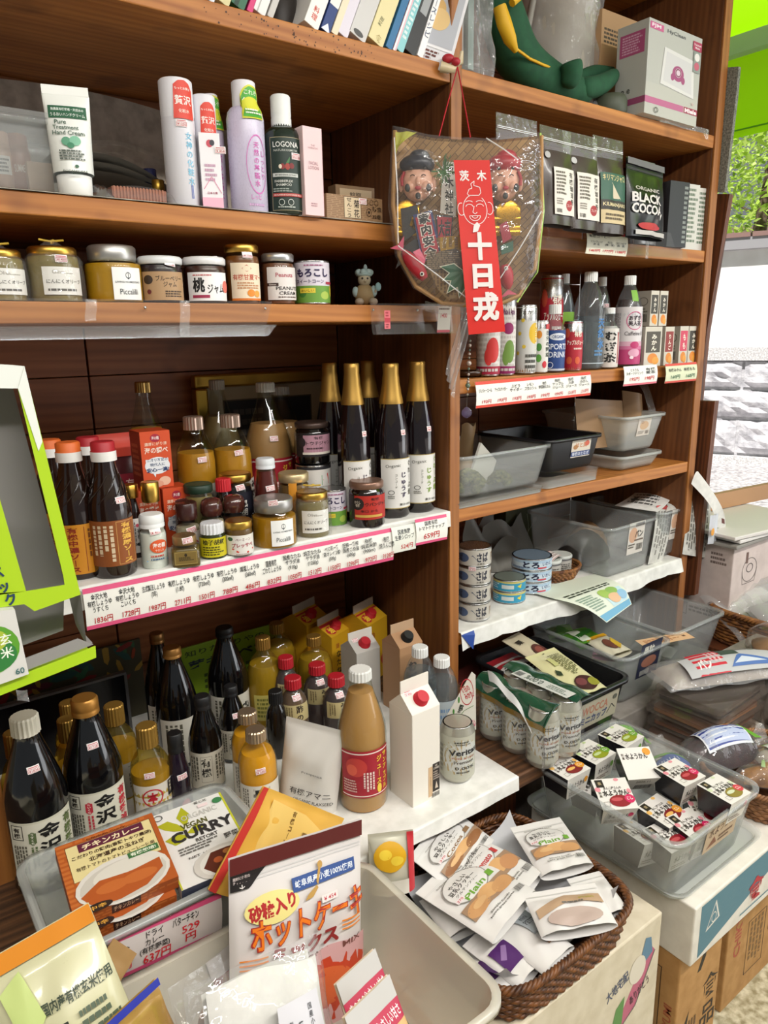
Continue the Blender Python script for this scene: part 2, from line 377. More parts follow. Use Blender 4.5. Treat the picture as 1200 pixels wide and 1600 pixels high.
for k in range(70):
    a = rs.choice((.58, .66, .72, .79, .84))+rs.gauss(0, .02); z = ZS1-.004-.024*rs.random(); q = .0006+.0012*rs.random(); mb.add([(a+q*math.cos(j), D+.0014, z+q*math.sin(j)) for j in (0, 1, 2, 3.1, 4.1, 5.2)], [(0, 1, 2, 3, 4, 5)], '#4a2a14')
o = mb.build('worm_holes', t); o['kind'] = 'stuff'
# counter: dark wooden slab on a closed front
t = T('counter', 'low dark wooden counter under the bottles with a worn brown top', 'counter', (0, 0, 0))
mb = MB(); mb.box(-.6, 1.13, .865, 1.598, ZC-.034, ZC-.002, wood('worn_counter', '#35241a', '#6d4a30', 0, 1, .5)); mb.build('worktop', t, None, .003)
mb = MB(); mb.box(-.6, 1.10, 1.0, 1.02, 0.0, ZC-.035, SIDEW); mb.box(1.07, 1.10, 1.02, 1.55, 0, ZC-.035, SIDEW); mb.build('front_panel', t)
# paper covers
PAPER = speckle('shelf_paper', '#d9d8d2', '#ecebe6', 30, .6)
def cover(name, label, x0, x1, y0, y1, z, drop, m=PAPER, wav=.003):
    mb = MB(); nx = 40; L = (y1-y0)+drop; ks = [0, .25*(y1-y0), .5*(y1-y0), .75*(y1-y0), .95*(y1-y0), (y1-y0)-.004, (y1-y0)]+[(y1-y0)+drop*q for q in (.1, .4, .7, 1)]
    def fn(u, v):
        x = x0+(x1-x0)*u; s = ks[int(round(v*10))]; wv = wav*math.sin(x*31)*math.sin(x*13+1)
        if s <= y1-y0: return (x, y1-s-(.003 if s > y1-y0-.001 else 0), z+.0015)
        q = s-(y1-y0); return (x, y0-.003-abs(wv)*q/max(drop, .001), z+.0015-q*(1+.15*math.sin(x*9)))
    mb.grid(fn, nx, 10, m); o = mb.build(name); return tag(o, label, 'paper')
cover('shelf_paper', 'white paper covering the shelf of sauces, jars and gold-necked bottles', LX+.005, DX0-.003, D-.001, BACK-.02, ZS4, .034)
cover('counter_paper', 'white paper covering the counter under the juice carton and beer can', LX+.005, .952, .862, BACK-.02, ZC, .026)
cover('shelf_paper', 'white paper hanging over the shelf edge under the tinned mackerel', DX1+.004, 1.99, D-.001, BACK-.03, ZR5, .045, PAPER, .012)
cover('shelf_paper', 'thin white liner paper under the bottles of lotion and shampoo', LX+.01, 1.04, D+.003, BACK-.1, ZS2, .0012, mat('#a8a296', .7))
# ------------------------------------------------------------------ builders
def px_x(px, y, z):
    lo, hi = -1, 4
    for _ in range(40):
        m = (lo+hi)/2
        if PR((m, y, z))[0] < px: lo = m
        else: hi = m
    return m
def stand(bx, by, ty, wd, Z):
    if abs(Z-1.55) < .12:
        r = .02
        for _ in range(4):
            y = D+.010+r; x = px_x(bx, y, Z); r = wd/2*PR((x, y, Z+.05))[2]/F
        lo, hi = 0, .7
        for _ in range(30):
            h = (lo+hi)/2; lo, hi = (h, hi) if PR((x, y, Z+h))[1] > ty else (lo, h)
        return x, y, h, r
    r = .03; p = W(bx, by, Z=Z); d = Vector((p.x, p.y, 0)).normalized(); h = .1
    for _ in range(4):
        c = p+d*r; r = wd/2*PR(c+Vector((0, 0, h/2)))[2]/F
    lo, hi = 0, .7
    for _ in range(30):
        h = (lo+hi)/2
        if PR(c+Vector((0, 0, h)))[1] > ty: lo = h
        else: hi = h
    return c.x, c.y, h, r
def hang(tx, ty, wd, Z, h):
    p = W(tx, ty, Z=Z+h); r = wd/2*PR(p-Vector((0, 0, h*.6)))[2]/F
    return p.x, p.y, h, r
def at(y, tx, ty, wd, Z):
    p = W(tx, ty, Y=y); h = p.z-Z; return p.x, y, h, wd/2*PR(p-Vector((0, 0, h*.5)))[2]/F
def prof_fn(prof, R, h):
    P = [(r*R, z*h) for r, z in prof]
    def f(z):
        for (r0, z0), (r1, z1) in zip(P, P[1:]):
            if z <= z1 and z1 > z0: return max(r0+(r1-r0)*max(0, (z-z0))/(z1-z0), 1e-3)
        return max(P[-1][0], 1e-3)
    return f
def smooth_prof(prof, n=3):
    out = []
    for i in range(len(prof)-1):
        p0 = prof[max(i-1, 0)]; p1 = prof[i]; p2 = prof[i+1]; p3 = prof[min(i+2, len(prof)-1)]
        for k in range(n):
            q = k/n; f = lambda a, b, c, d: .5*((2*b)+(-a+c)*q+(2*a-5*b+4*c-d)*q*q+(-a+3*b-3*c+d)*q**3)
            out.append((f(p0[0], p1[0], p2[0], p3[0]), p1[1]+(p2[1]-p1[1])*q))
    return out+[prof[-1]]
def rnd(name, label, cat, p, Z, prof, body, cap=None, liq=None, labs=(), stick=(), turn=0, group=None, sq=0, n=24, extra=None, partname='body'):
    """round container facing the viewer: prof (r,h fractions) of the body; cap = (from h, r frac, colour, kind)"""
    x, y, h, R = p
    root = T(name, label, cat, (x, y, Z+.0008), -math.atan2(x, y)+math.radians(turn), group)
    P = [(r*R, z*h) for r, z in prof]
    if cap and cap[3] != 'foil': P = [q for q in P if q[1] < cap[0]*h+.001]+[(prof_fn(prof, R, h)(cap[0]*h), cap[0]*h+.002)]
    P = [(P[0][0]*.9, 0), (P[0][0], h*.012)]+[q for q in P if q[1] > h*.012]
    if P: mb = MB(); mb.lathe(P, body, n, (True, True), sq=sq); mb.build(partname, root)
    f = prof_fn(prof, R, h)
    if liq:
        lm, lv = liq; mb = MB(); zs = [.012*h+(lv*h-.012*h)*k/9 for k in range(10)]
        mb.lathe([(f(z)*.955, z) for z in zs], lm, n, sq=sq); mb.build('contents', root)
    if cap:
        c0, cr, cc, kind = cap; mb = MB(); z0, z1, r = c0*h, h, cr*R
        if kind == 'screw':
            mb.lathe([(r, z0), (r, z0+(z1-z0)*.25), (r*.96, z0+(z1-z0)*.3), (r*.99, z0+(z1-z0)*.36), (r*.98, z1-r*.15), (r*.86, z1)], cc, 26)
        elif kind == 'lid':
            mb.lathe([(r*.97, z0), (r*1.02, z0+.15*(z1-z0)), (r*1.02, z1-r*.08), (r*.94, z1), (r*.86, z1-.0008), (r*.8, z1-.0012)], cc, 26)
        elif kind == 'ribbed':
            n2 = 40; vs = []
            for z, q in ((z0, 1), (z1-r*.12, .98), (z1, .88)):
                vs += [Vector((r*q*(1 if k % 2 else .94)*math.cos(2*pi*k/n2), r*q*(1 if k % 2 else .94)*math.sin(2*pi*k/n2), z)) for k in range(n2)]
            mb.add(vs, [(i*n2+k, i*n2+(k+1) % n2, (i+1)*n2+(k+1) % n2, (i+1)*n2+k) for i in range(2) for k in range(n2)]+[tuple(2*n2+k for k in range(n2))], cc, False)
        elif kind == 'dome':
            mb.lathe([(r*.85, z0), (r, z0+.25*(z1-z0)), (r*.98, z0+.6*(z1-z0)), (r*.8, z1-.12*(z1-z0)), (r*.4, z1-.01*(z1-z0)), (.0005, z1)], cc, 24)
        elif kind == 'foil':
            a = [(f(z0)*1.05, z0), (f(z0)*1.05, z0+.001)]
            for k in range(1, 8): z = z0+(z1-z0)*k/8; a.append((f(z)*1.06+(.0006 if k % 2 else 0), z))
            mb.lathe(a+[(f(z1)*1.12, z1-.12*(z1-z0)), (f(z1)*1.14, z1-.02*(z1-z0)), (f(z1)*1.0, z1)], cc, 22)
        elif kind == 'two':
            zm = z0+(z1-z0)*.5
            mb.lathe([(r*1.03, z0), (r*1.03, zm)], '#e8e6e2', 24, (True, False)); mb.lathe([(r*1.03, zm), (r*.96, zm+.001), (r*.96, z1-r*.1), (r*.85, z1)], cc, 24)
        mb.build({'lid': 'lid', 'foil': 'neck_foil'}.get(kind, 'cap'), root)
    for k, (a0, v0, v1, arc, items) in enumerate(labs):
        z0 = v0*h; lh = (v1-v0)*h; Rm = f(z0+lh/2); sf = cyl(lambda z: f(z)+.0004 if not sq else f(z), z0, math.radians(a0))
        if sq:
            c_, s_ = math.cos(math.radians(a0)), math.sin(math.radians(a0)); q = 2**(1/sq) if False else 1
            sf = plane((f(z0)*s_*1.015, -f(z0)*c_*1.015, z0), (c_, s_, 0), (0, 0, 1)); lw = 2*f(z0)*arc
        else: lw = Rm*math.radians(arc)
        dec(root, 'label', sf, lw, lh, items, nu=max(2, int(arc/9)) if not sq else 1, nv=3)
    for s in stick:
        a0, v, tx = s[:3]; rt = s[3] if len(s) > 3 else 0
        sticker(root, cyl(lambda z: f(z)+.0006, v*h, math.radians(a0)), 0, 0, tx, rt, *(s[4:6] if len(s) > 4 else ()))
    if extra: extra(root, x, y, h, R, f)
    return root
def boxpose(bl, br, ty, Z):
    """front bottom corners in pixels on a shelf at Z and the pixel height of the left top corner"""
    a, b = W(*bl, Z=Z), W(*br, Z=Z)
    if abs(Z-1.55) < .12: a, b = (Vector((px_x(q[0], D+.012, Z), D+.012, Z)) for q in (bl, br))
    u = (b-a); w_ = u.length; rz = math.atan2(u.y, u.x)
    lo, hi = 0, .8
    for _ in range(30):
        h = (lo+hi)/2
        if PR(a+Vector((0, 0, h)))[1] > ty: lo = h
        else: hi = h
    return (a+b)/2, w_, h, rz
def carton(name, label, cat, pose, d, col, front=(), right=(), left=(), top=(), group=None, bevel=.0008, Z=None, M=None, size=None, partname='carton', stick=()):
    if M is None:
        c, w_, h, rz = pose; root = T(name, label, cat, (c.x, c.y, c.z+.0006), rz, group)
    else:
        w_, h = size; root = T(name, label, cat, M=M, group=group)
    mb = MB(); mb.box(-w_/2, w_/2, 0, d, 0, h, col); mb.build(partname, root, None, bevel)
    for nm, it, sf, a, b in (('front_print', front, plane((0, 0, 0), (1, 0, 0), (0, 0, 1)), w_, h), ('side_print', right, plane((w_/2, d/2, 0), (0, 1, 0), (0, 0, 1)), d, h),
                             ('side_print', left, plane((-w_/2, d/2, 0), (0, -1, 0), (0, 0, 1)), d, h), ('top_print', top, plane((0, 0, h), (1, 0, 0), (0, 1, 0)), w_, d)):
        if it: dec(root, nm, sf, a, b, it, nu=1)
    for u, v, s, r in stick: sticker(root, plane((0, 0, 0), (1, 0, 0), (0, 0, 1)), u*w_, v*h, s, r)
    return root, w_, h
def pose3(bl, br, tl, anchor='bl'):
    """frame from three (px,py,z) corners: x along the bottom edge, z up the face, front towards -y. Returns matrix at bottom-left, w, h"""
    a, b, c = (W(p[0], p[1], Z=p[2]) for p in (bl, br, tl)); x = (b-a); w_ = x.length; x.normalize()
    z = (c-a); z -= x*z.dot(x); h = z.length; z.normalize(); y = z.cross(x)
    return Matrix(((x.x, y.x, z.x, a.x), (x.y, y.y, z.y, a.y), (x.z, y.z, z.z, a.z), (0, 0, 0, 1))), w_, h
def pouch(name, label, cat, M, w_, h, t, col, items=(), group=None, seal=.06, zipc=None, base=True, curl=0, back=None, seed=0, notch=0, ctop=None):
    """flat or stand-up pouch: origin bottom-left front, x right, z up"""
    root = T(name, label, cat, M=M, group=group); rs = random.Random(seed+len(label)); ph = [rs.random()*6 for _ in range(4)]
    def B(u, v):
        e = (1-abs(2*u-1)**3)**.6 if 0 < u < 1 else 0
        q = 1 if base else min(1, v/.12)**.5 if v > 0 else 0
        top = max(0, min(1, (1-seal-v)/.35)); top = math.sin(top*pi/2)
        return e*q*top
    def wr(u, v): return .018*w_*(math.sin(7*u+5*v+ph[0])*math.sin(9*v-3*u+ph[1])*.6+.4*math.sin(17*u-11*v+ph[2])*math.sin(5*v+ph[3]))*min(1, 6*u*(1-u))
    def sf0(u, v, off=0):
        return Vector((u*w_, -t/2*B(u, v)-wr(u, v)*(.4+B(u, v))-off-curl*h*v*v, v*h))
    mb = MB(); q0 = ctop or 1; bk = lambda u, v: Vector((u*w_, t/2*B(u, v)+.0012-wr(u, v)*.4*(1-B(u, v))-curl*h*v*v, v*h))
    mb.grid(lambda u, v: sf0(u, v*q0), 40, 48, col); mb.grid(lambda u, v: bk(u, v*q0), 16, 20, back or col)
    if ctop: mb.grid(lambda u, v: sf0(u, q0+(1-q0)*v), 20, 10, FILM); mb.grid(lambda u, v: bk(u, q0+(1-q0)*v), 10, 6, FILMS)
    draw(mb, lambda u, v, off=0: sf0(min(1, max(0, u/w_+.5)), min(1, max(0, v/h)), off+.0016+.05*t), w_, h, items, nu=24, nv=28)
    mb.build('bag', root)
    if zipc:
        mb = MB()
        for q in (.86, .875): mb.grid(lambda u, v, q=q: sf0(.015+.97*u, q+.007*v, .0012), 16, 1, zipc)
        mb.build('zip_strip', root)
    return root
def bin_(name, label, loc, rz, wt, dt, wb, db, h, m, group=None, th=.002, rim=.008, base_tray=False, cat='bin', card=None, r=.02):
    """tapered plastic tub: top w x d, bottom w x d, open, with a rolled rim; origin centre of base"""
    root = T(name, label, cat, loc, rz, group)
    def ring(w_, d_, z, rr):
        o = []
        for cx, cy, a0 in ((w_/2-rr, d_/2-rr, 0), (-w_/2+rr, d_/2-rr, pi/2), (-w_/2+rr, -d_/2+rr, pi), (w_/2-rr, -d_/2+rr, 1.5*pi)):
            o += [Vector((cx+rr*math.cos(a0+pi/2*k/5), cy+rr*math.sin(a0+pi/2*k/5), z)) for k in range(6)]
        return o
    mb = MB(); n = 24
    rings = [ring(wb-.03, db-.03, 0, r*.7), ring(wb-.008, db-.008, .002, r), ring(wb, db, .01, r), ring(wt, dt, h-.006, r), ring(wt, dt, h, r)]
    inn = [ring(wt-2*th, dt-2*th, h, r), ring(wb-2*th, db-2*th, .01, r), ring(wb-.02, db-.02, .004, r*.8)]
    for L in (rings, inn):
        vs = [p for q in L for p in q]
        mb.add(vs, [(i*n+k, i*n+(k+1) % n, (i+1)*n+(k+1) % n, (i+1)*n+k) for i in range(len(L)-1) for k in range(n)], m, True)
    mb.add(rings[0], [tuple(range(n))[::-1]], m); mb.add(inn[-1], [tuple(range(n))], m); mb.build('tub', root)
    mb = MB(); a, b, c, d_ = ring(wt, dt, h, r), ring(wt+2*rim, dt+2*rim, h, r+rim), ring(wt+2*rim, dt+2*rim, h-.007, r+rim), ring(wt+2*rim-.003, dt+2*rim-.003, h-.007, r+rim)
    vs = ring(wt-2*th, dt-2*th, h+.0005, r)+[p+Vector((0, 0, .0015)) for p in b]+c+ring(wt, dt, h-.005, r)
    mb.add(vs, [(i*n+k, i*n+(k+1) % n, (i+1)*n+(k+1) % n, (i+1)*n+k) for i in range(3) for k in range(n)], m, True); mb.build('rim', root)
    if card:
        cw, ch, cu, cv, items = card
        s = plane((cu*wt, -(db/2+(dt-db)/2*cv)-.001, cv*h), (1, 0, 0), Vector((0, -(dt-db)/2, h)).normalized()); dec(root, 'label_card', s, cw, ch, items, nu=1)
    return root
def sheet(name, label, cat, fn, nu, nv, m, items=None, w_=0, h=0, group=None, sfn=None):
    mb = MB(); mb.grid(fn, nu, nv, m)
    if items: draw(mb, sfn, w_, h, items, nu=10, nv=10)
    o = mb.build(name); return tag(o, label, cat, group)
# ------------------------------------------------------------------ top left shelf: leaning books and leaflets
def book(name, label, cat, px, lean, th, h, d, col, items=(), pages=True, y0=D+.012, px_y=None):
    """leaning volume: px = pixel of the foot of its left spine edge on the shelf"""
    p = W(px, 90, Y=y0); x = px_x(px, y0, ZS1)
    M = Matrix.Translation((x, y0, ZS1+.001+th*math.sin(lean))) @ Matrix.Rotation(lean, 4, 'Y')
    root = T(name, label, cat, M=M)
    mb = MB(); mb.box(0, th, 0, d, 0, h, col); mb.build('cover', root, None, .0008)
    if pages:
        mb = MB(); mb.box(th*.12, th*.88, .003, d+.0006, h-.002, h+.0006, '#e9e4d6'); mb.build('pages', root)
    if items: dec(root, 'spine_print', plane((th/2, 0, 0), (1, 0, 0), (0, 0, 1)), th, h, items)
    return root
BOOKS = [
 (318, .62, .016, .20, '#dfe6ee', 'thin pale blue booklet leaning at the left end of the book row', [('r', 0, .1, 1, .2, '#6d8fc0')]),
 (338, .60, .020, .22, '#d8cf9c', 'cream and olive booklet leaning left of the pink one', [('b', .2, .1, .8, .6, 6, '#55603a')]),
 (362, .60, .020, .22, '#2f6a4c', 'dark green ring folder leaning among pale booklets', [('r', .2, 0, .5, 1, '#1b3a2b')]),
 (386, .60, .008, .22, '#d63a78', 'thin pink booklet leaning beside the green folder', []),
 (396, .60, .018, .22, '#eceae8', 'white stapled pages leaning next to the pink booklet', [('r', .3, 0, .4, 1, '#b9b6b4')]),
 (418, .58, .008, .22, '#c9c6c2', 'thin grey pamphlet before the dark gap in the books', []),
 (476, .50, .022, .23, '#f0eeea', 'white book with small red spine mark', [('t', vt('料理'), .5, .1, .1, None, '#d05040')]),
 (502, .50, .020, .23, '#1f3a78', 'navy spined book with white title panel', [('r', 0, .2, 1, 1, '#eceae6'), ('p', [(0, .0), (1, .0), (.5, .06)], '#e8ecf4')]),
 (518, .50, .012, .23, '#eadcc0', 'narrow cream book beside the navy one', []),
 (529, .48, .020, .23, '#ded8e4', 'lilac white volume with black spine lettering', [('t', 'NATURAL FOOD', .5, .4, None, .45, '#22202a', pi/2)]),
 (546, .48, .040, .25, '#cfcdcb', 'thick light grey folder with curved base mark', [('e', .5, .03, .3, .02, '#4a4a4a')]),
 (576, .42, .034, .24, '#e4d8a4', 'broad pale yellow book with embossed characters', [('t', '料理', .4, .16, None, .5, '#8d8a62', pi/2-.1), ('t', '食', .6, .04, None, .4, '#b5a46a', .2)]),
 (603, .40, .014, .24, '#2f6f9e', 'bright blue book beside the pale yellow one', []),
 (614, .38, .008, .23, '#e6b9c4', 'thin pink and white magazine', [('r', 0, 0, .5, 1, '#f2efee')]),
 (620, .38, .012, .23, '#8ccbd0', 'light turquoise slim book', [('b', .2, .1, .8, .9, 20, '#e8f4f4')]),
 (632, .36, .024, .22, '#2a2a2c', 'black clip file with a steel clip', [('r', .2, .35, .8, .6, '#9b9ea0')]),
]
for i, (px, ln, th, h, c, lb, it) in enumerate(BOOKS):
    nx = BOOKS[i+1][0] if i+1 < len(BOOKS) else 652; ln = .44
    th = min(th*1.3, (px_x(nx, D+.012, ZS1)-px_x(px, D+.012, ZS1))*math.cos(ln)*.97)
    book('book', lb, 'book', px, ln, th, h, .17, c, it)
b = book('magazine', 'white magazine with orange top and handwriting on its spine', 'magazine', 652, .40, .014, .22, .2, '#f0eeee', [('r', 0, .62, 1, .8, '#e08058'), ('t', vt('ソースレシピ'), .5, .38, .4, None, '#3a4a6a')])
# leaflet with potatoes, leaning flat against the divider
M_, w_, h_ = pose3((672, 92, ZS1+.002), (693, 103, ZS1+.012), (668, -40, ZS1+.17))
M_ = Matrix.Translation((.975, D+.03, ZS1+.002)) @ Matrix.Rotation(.36, 4, 'Y') @ Matrix.Rotation(-.55, 4, 'Z')
r = T('leaflet', 'glossy white leaflet with a photo of three potatoes, leaning right of the books', 'leaflet', M=M_)
mb = MB(); mb.box(-.03, .075, 0, .003, 0, .21, '#e6e6ea'); mb.build('sheet', r, None, .0005)
dec(r, 'front_print', plane((.0225, 0, 0), (1, 0, 0), (0, 0, 1)), .105, .21, [('r', .05, .2, .95, .98, '#b9bcc4'), ('e', .35, .62, .2, .1, '#c79a55'), ('e', .45, .52, .21, .1, '#d8b070'), ('e', .58, .43, .2, .1, '#e3c288'),
    ('b', .55, .8, .9, .92, 4, '#d06038'), ('b', .1, .03, .8, .15, 4, '#6a3a34'), ('r', .05, .17, .95, .19, '#f2f2f4')])
r = T('rubber_grip', 'dark cylinder lying in the gap between the books', 'cup', (px_x(440, D+.08, ZS1), D+.09, ZS1))
mb = MB(); mb.lathe([(.03, .001), (.033, .01), (.035, .09), (.032, .092), (.03, .02)], '#2a2320', 20); mb.build('cup', r)
# ------------------------------------------------------------------ second shelf: lotions
# cloth behind
mb = MB(); mb.grid(lambda u, v: (LX+.06+u*(.97-LX-.06), BACK-.012-.006*math.sin(9*u+3*v)*math.sin(5*u), ZS2+.02+v*.225+.02*math.sin(u*5)*(v > .95)), 30, 8, speckle('grey_cloth', '#a89e90', '#c6bdae', 40, .95))
tag(mb.build('cloth_sheet'), 'plain grey beige cloth hung behind the lotion bottles', 'cloth')
# frosted tub with two cosmetics
rp = W(30, 303, Z=ZS2)
bn = bin_('plastic_tub', 'frosted lidded tub holding two brown bottles at the left end of the lotion shelf', (px_x(18, D+.09, ZS2), D+.10, ZS2+.004), 0, .20, .14, .18, .12, .098, BINC, cat='tub')
mb = MB(); mb.rbox(-.108, .108, -.078, .078, .0985, .106, BINC, .02); mb.build('lid', bn)
for i, (px, c, lb) in enumerate(((10, '#d2a58c', 'peach bottle with a white label seen through the frosted tub'), (38, '#a2644a', 'reddish brown bottle seen through the frosted tub'))):
    x = px_x(px, D+.10, ZS2)
    rnd('cosmetic_bottle', lb, 'bottle', (x, D+.10, .085, .017), ZS2+.008, [(1, 0), (1, .7), (.8, .75), (.8, 1)], mat(c, .3), (.72, .85, c, 'screw'), None, [(10, .3, .6, 70, [('r', 0, 0, 1, 1, '#efe9e4'), ('b', .1, .1, .9, .9, 4, '#555555')])] if i == 0 else [(0, .3, .55, 60, [('t', 'SUMME', .5, .5, .5, .8, '#e8d8cc')])], n=18)
carton('soap_box', 'small tan box beside the brown bottles in the frosted tub', 'box', (Vector((px_x(66, D+.08, ZS2), D+.07, ZS2+.008)), .035, .045, 0), .03, '#c8a68a')
# hand cream tube standing on its cap
def tube_cream(root, x, y, h, R, f):
    mb = MB()
    def fn(u, v):
        a = 2*pi*u; z = .03+(h-.03)*v; q = v**1.3; rx = R*(1-.0*q)+.004*q; ry = R*(1-q)+.0012
        return (rx*1.02*math.cos(a), ry*math.sin(a), z)
    mb.grid(fn, 28, 14, mat('#eceee9', .3)); mb.box(-R-.004, R+.004, -.0013, .0013, h, h+.012, '#f0f1ed'); mb.build('tube', root)
    def sf(u, v, off=0):
        z = v; q = max(0, (z-.03)/(h-.03))**1.3; ry = R*(1-q)+.0015; x_ = u; s = max(0, 1-(x_/(R+.004))**2)**.5
        return Vector((x_, -ry*s-off-.0005, z))
    g = '#1f5a3c'
    dec(root, 'print', sf, 2*R, h, [('r', .03, .76, .97, .885, g), ('t', '無農薬有機栽培・天然水の', .5, .85, .03, .8, '#e6efe8'), ('t', 'うるおいハンドクリーム', .5, .795, .035, .85, '#e6efe8'),
        ('t', 'Pure', .3, .72, .045, None, '#3a5a4a'), ('t', 'Treatment', .42, .665, .042, None, '#3a5a4a'), ('t', 'Hand Cream', .48, .61, .045, None, '#3a5a4a'), ('e', .4, .52, .12, .045, '#5c9a7c'), ('e', .62, .53, .14, .05, '#7cb89a'), ('e', .5, .48, .09, .03, '#3a8260'),
        ('b', .2, .33, .85, .44, 4, '#555f58'), ('e', .6, .27, .05, .015, '#1f5a3c'), ('t', 'BOTANICARE\norganics', .55, .21, .045, .6, '#26402f')], nu=8, nv=1)
x, y, h, r_ = stand(119, 304, 138, 56, ZS2)
rnd('hand_cream_tube', 'white hand cream tube with dark green band, standing on its cap', 'tube', (x, y, h-.01, .027), ZS2, [(.85, 0), (.88, .12), (.9, .2), (.3, .21)], mat('#f2f2ef', .35), extra=tube_cream, partname='cap')
# clear sleeve of grey cards, silver sweet, wafer bar, two little bottles
r = T('card_sleeve', 'clear sleeve of grey folded cards lying behind the hand cream', 'sleeve', (px_x(205, D+.13, ZS2), D+.15, ZS2+.002))
mb = MB()
for k in range(3): mb.grid(lambda u, v, k=k: (-.12+.2*u, -.03+.12*v, .052+.012*k*(1-u)+.035*math.sin(u*2.6)*(.4+.2*k)-.03*u*u), 14, 6, mat('#aaa69e', .6))
mb.build('cards', r); mb = MB(); mb.grid(lambda u, v: (-.125+.24*u, -.06+.16*v, .075+.035*math.sin(u*3)-.045*u*u-.01*v), 18, 8, FILM); mb.box(-.12, .1, -.03, .09, 0, .02, '#5c5850'); mb.build('sleeve', r)
r = T('sweet_packet', 'small silver foil packet on the lotion shelf edge', 'packet', (px_x(160, D+.03, ZS2), D+.035, ZS2+.001))
mb = MB(); mb.grid(lambda u, v: (-.03+.06*u+.004*math.sin(9*v), -.02+.04*v, .02*math.sin(pi*u)**.6*math.sin(pi*v)**.5+.004*math.sin(13*u+7*v)), 12, 8, mat('#b8b8ba', .22, .95)); mb.build('packet', r)
r = T('wafer_bar', 'brown ridged bar in a clear wrapper on the lotion shelf edge', 'packet', (px_x(216, D+.03, ZS2), D+.03, ZS2+.001))
mb = MB(); mb.box(-.042, .042, -.012, .012, .002, .02, '#8a5038')
for k in range(16): mb.box(-.04+.005*k, -.0375+.005*k, -.013, .013, .002, .021, '#9c6248')
mb.build('bar', r); mb = MB(); mb.grid(lambda u, v: (-.055+.115*u, -.016+.032*v, .003+.021*math.sin(pi*u)**.35*(1 if 0 < v < 1 else .1)), 14, 6, FILM); mb.build('wrapper', r)
rnd('vial', 'tiny white bottle with a gold cap behind the wafer bar', 'bottle', (px_x(251, D+.10, ZS2), D+.10, .052, .0105), ZS2, [(1, 0), (1, .6), (.7, .68), (.7, 1)], mat('#d4d0dc', .3), (.66, .95, BRASS, 'lid'), None, [(0, .15, .5, 90, [('t', 'B', .5, .5, .8, None, '#333344')])], n=16)
rnd('vial', 'tiny bottle with a navy cap beside the tall white lotion', 'bottle', (px_x(243, D+.14, ZS2), D+.15, .078, .011), ZS2, [(1, 0), (1, .5), (.8, .56), (.8, 1)], mat('#8a8478', .3), (.55, 1.0, '#1c2454', 'lid'), n=16)
# two tall white lotions with red tags
def tagR(root, x, y, h, R, f, c='#d8402f', kana='贅沢', sub='もっとお得は', w_=.034, hh=.055, z=.83, a=24):
    sf = cyl(lambda q: f(q)+.0016, z*h-hh/2, math.radians(a))
    dec(root, 'hang_tag', sf, w_, hh, [('P', [(0, .0), (1, .0), (1, .75), (.85, .92), (.6, 1), (.3, .98), (.05, .85)], c), ('t', sub, .5, .78, None, .75, '#f4e8e0'), ('t', kana, .5, .48, None, .8, '#f8f0ea'), ('t', '化粧水', .5, .2, .1, None, '#f0d8cc')], nv=4)
LOT = [(1, 0), (1, .7), (.97, .74), (.96, .78), (.96, .97), (.9, 1)]
p = stand(288, 323, 128, 50, ZS2)
rnd('lotion_bottle', 'tall white lotion bottle with red tag and blue lettering', 'bottle', p, ZS2, LOT, mat('#dfdde4', .3), (.69, .985, '#e9e8ee', 'lid'), None,
    [(35, .05, .6, 50, [('t', vt('女神の化粧水'), .5, .6, .75, None, '#7fc0dc'), ('f', .42, .03, .58, .22, .001, '#4a6ab8')])], [(12, .62, '¥1250')], extra=lambda *a: tagR(*a))
p = stand(330, 323, 142, 36, ZS2); p = (p[0]+.012, p[1]+.03, p[2], p[3])
rnd('lotion_bottle', 'narrower white lotion bottle with red tag behind the pink and white carton', 'bottle', p, ZS2, LOT, mat('#dddbe2', .3), (.69, .985, '#e4e3ea', 'lid'), extra=lambda *a: tagR(*a, w_=.028, hh=.052, z=.78, a=20))
p = boxpose((318, 325), (350, 326), 207, ZS2)
carton('lotion_carton', 'slim white carton with pink base in front of the red tagged lotion', 'box', p, .028, '#efecf0', [('r', 0, 0, 1, .14, '#f0b8cc'), ('e', .5, .86, .16, .05, '#c9485a'), ('e', .62, .87, .12, .04, '#3a3a44'), ('t', '日本の薬', .5, .2, .035, None, '#b05870'), ('b', .2, .35, .8, .6, 4, '#c9a0b8'), ('l', [(.1, .25), (.5, .42), (.95, .2)], .001, '#e08aa8')], stick=[(.5, .73, '¥ 858', 0)], left=[('r', 0, 0, 1, .14, '#eaa8c0'), ('b', .2, .3, .8, .5, 5, '#b09aa8'), ('e', .5, .08, .25, .05, '#3a3038')])
def tagG(root, x, y, h, R, f, a=18, z=.84):
    sf = cyl(lambda q: f(q)+.002, z*h-.027, math.radians(a))
    dec(root, 'hang_tag', sf, .042, .054, [('P', [(0, 0), (.97, .02), (1, .5), (.93, .55), (1, .7), (.8, .95), (.45, 1), (.2, .88), (.05, .65)], '#d8d83a'), ('P', [(.05, .05), (.92, .06), (.94, .5), (.88, .56), (.93, .7), (.77, .9), (.45, .95), (.24, .83), (.1, .62)], '#4faa3c'), ('t', 'これぞ!', .55, .78, .13, None, '#f2f4e0'), ('t', '無添', .52, .5, .26, .72, '#f6f8ee'), ('b', .15, .12, .85, .3, 2, '#e4f0d8')], nv=4)
SHO = [(1, 0), (1, .72), (.93, .77), (.7, .80), (.62, .81), (.62, .98), (.56, 1)]
p = stand(352, 328, 140, 34, ZS2); p = (p[0]+.01, p[1]+.05, p[2]+.005, p[3])
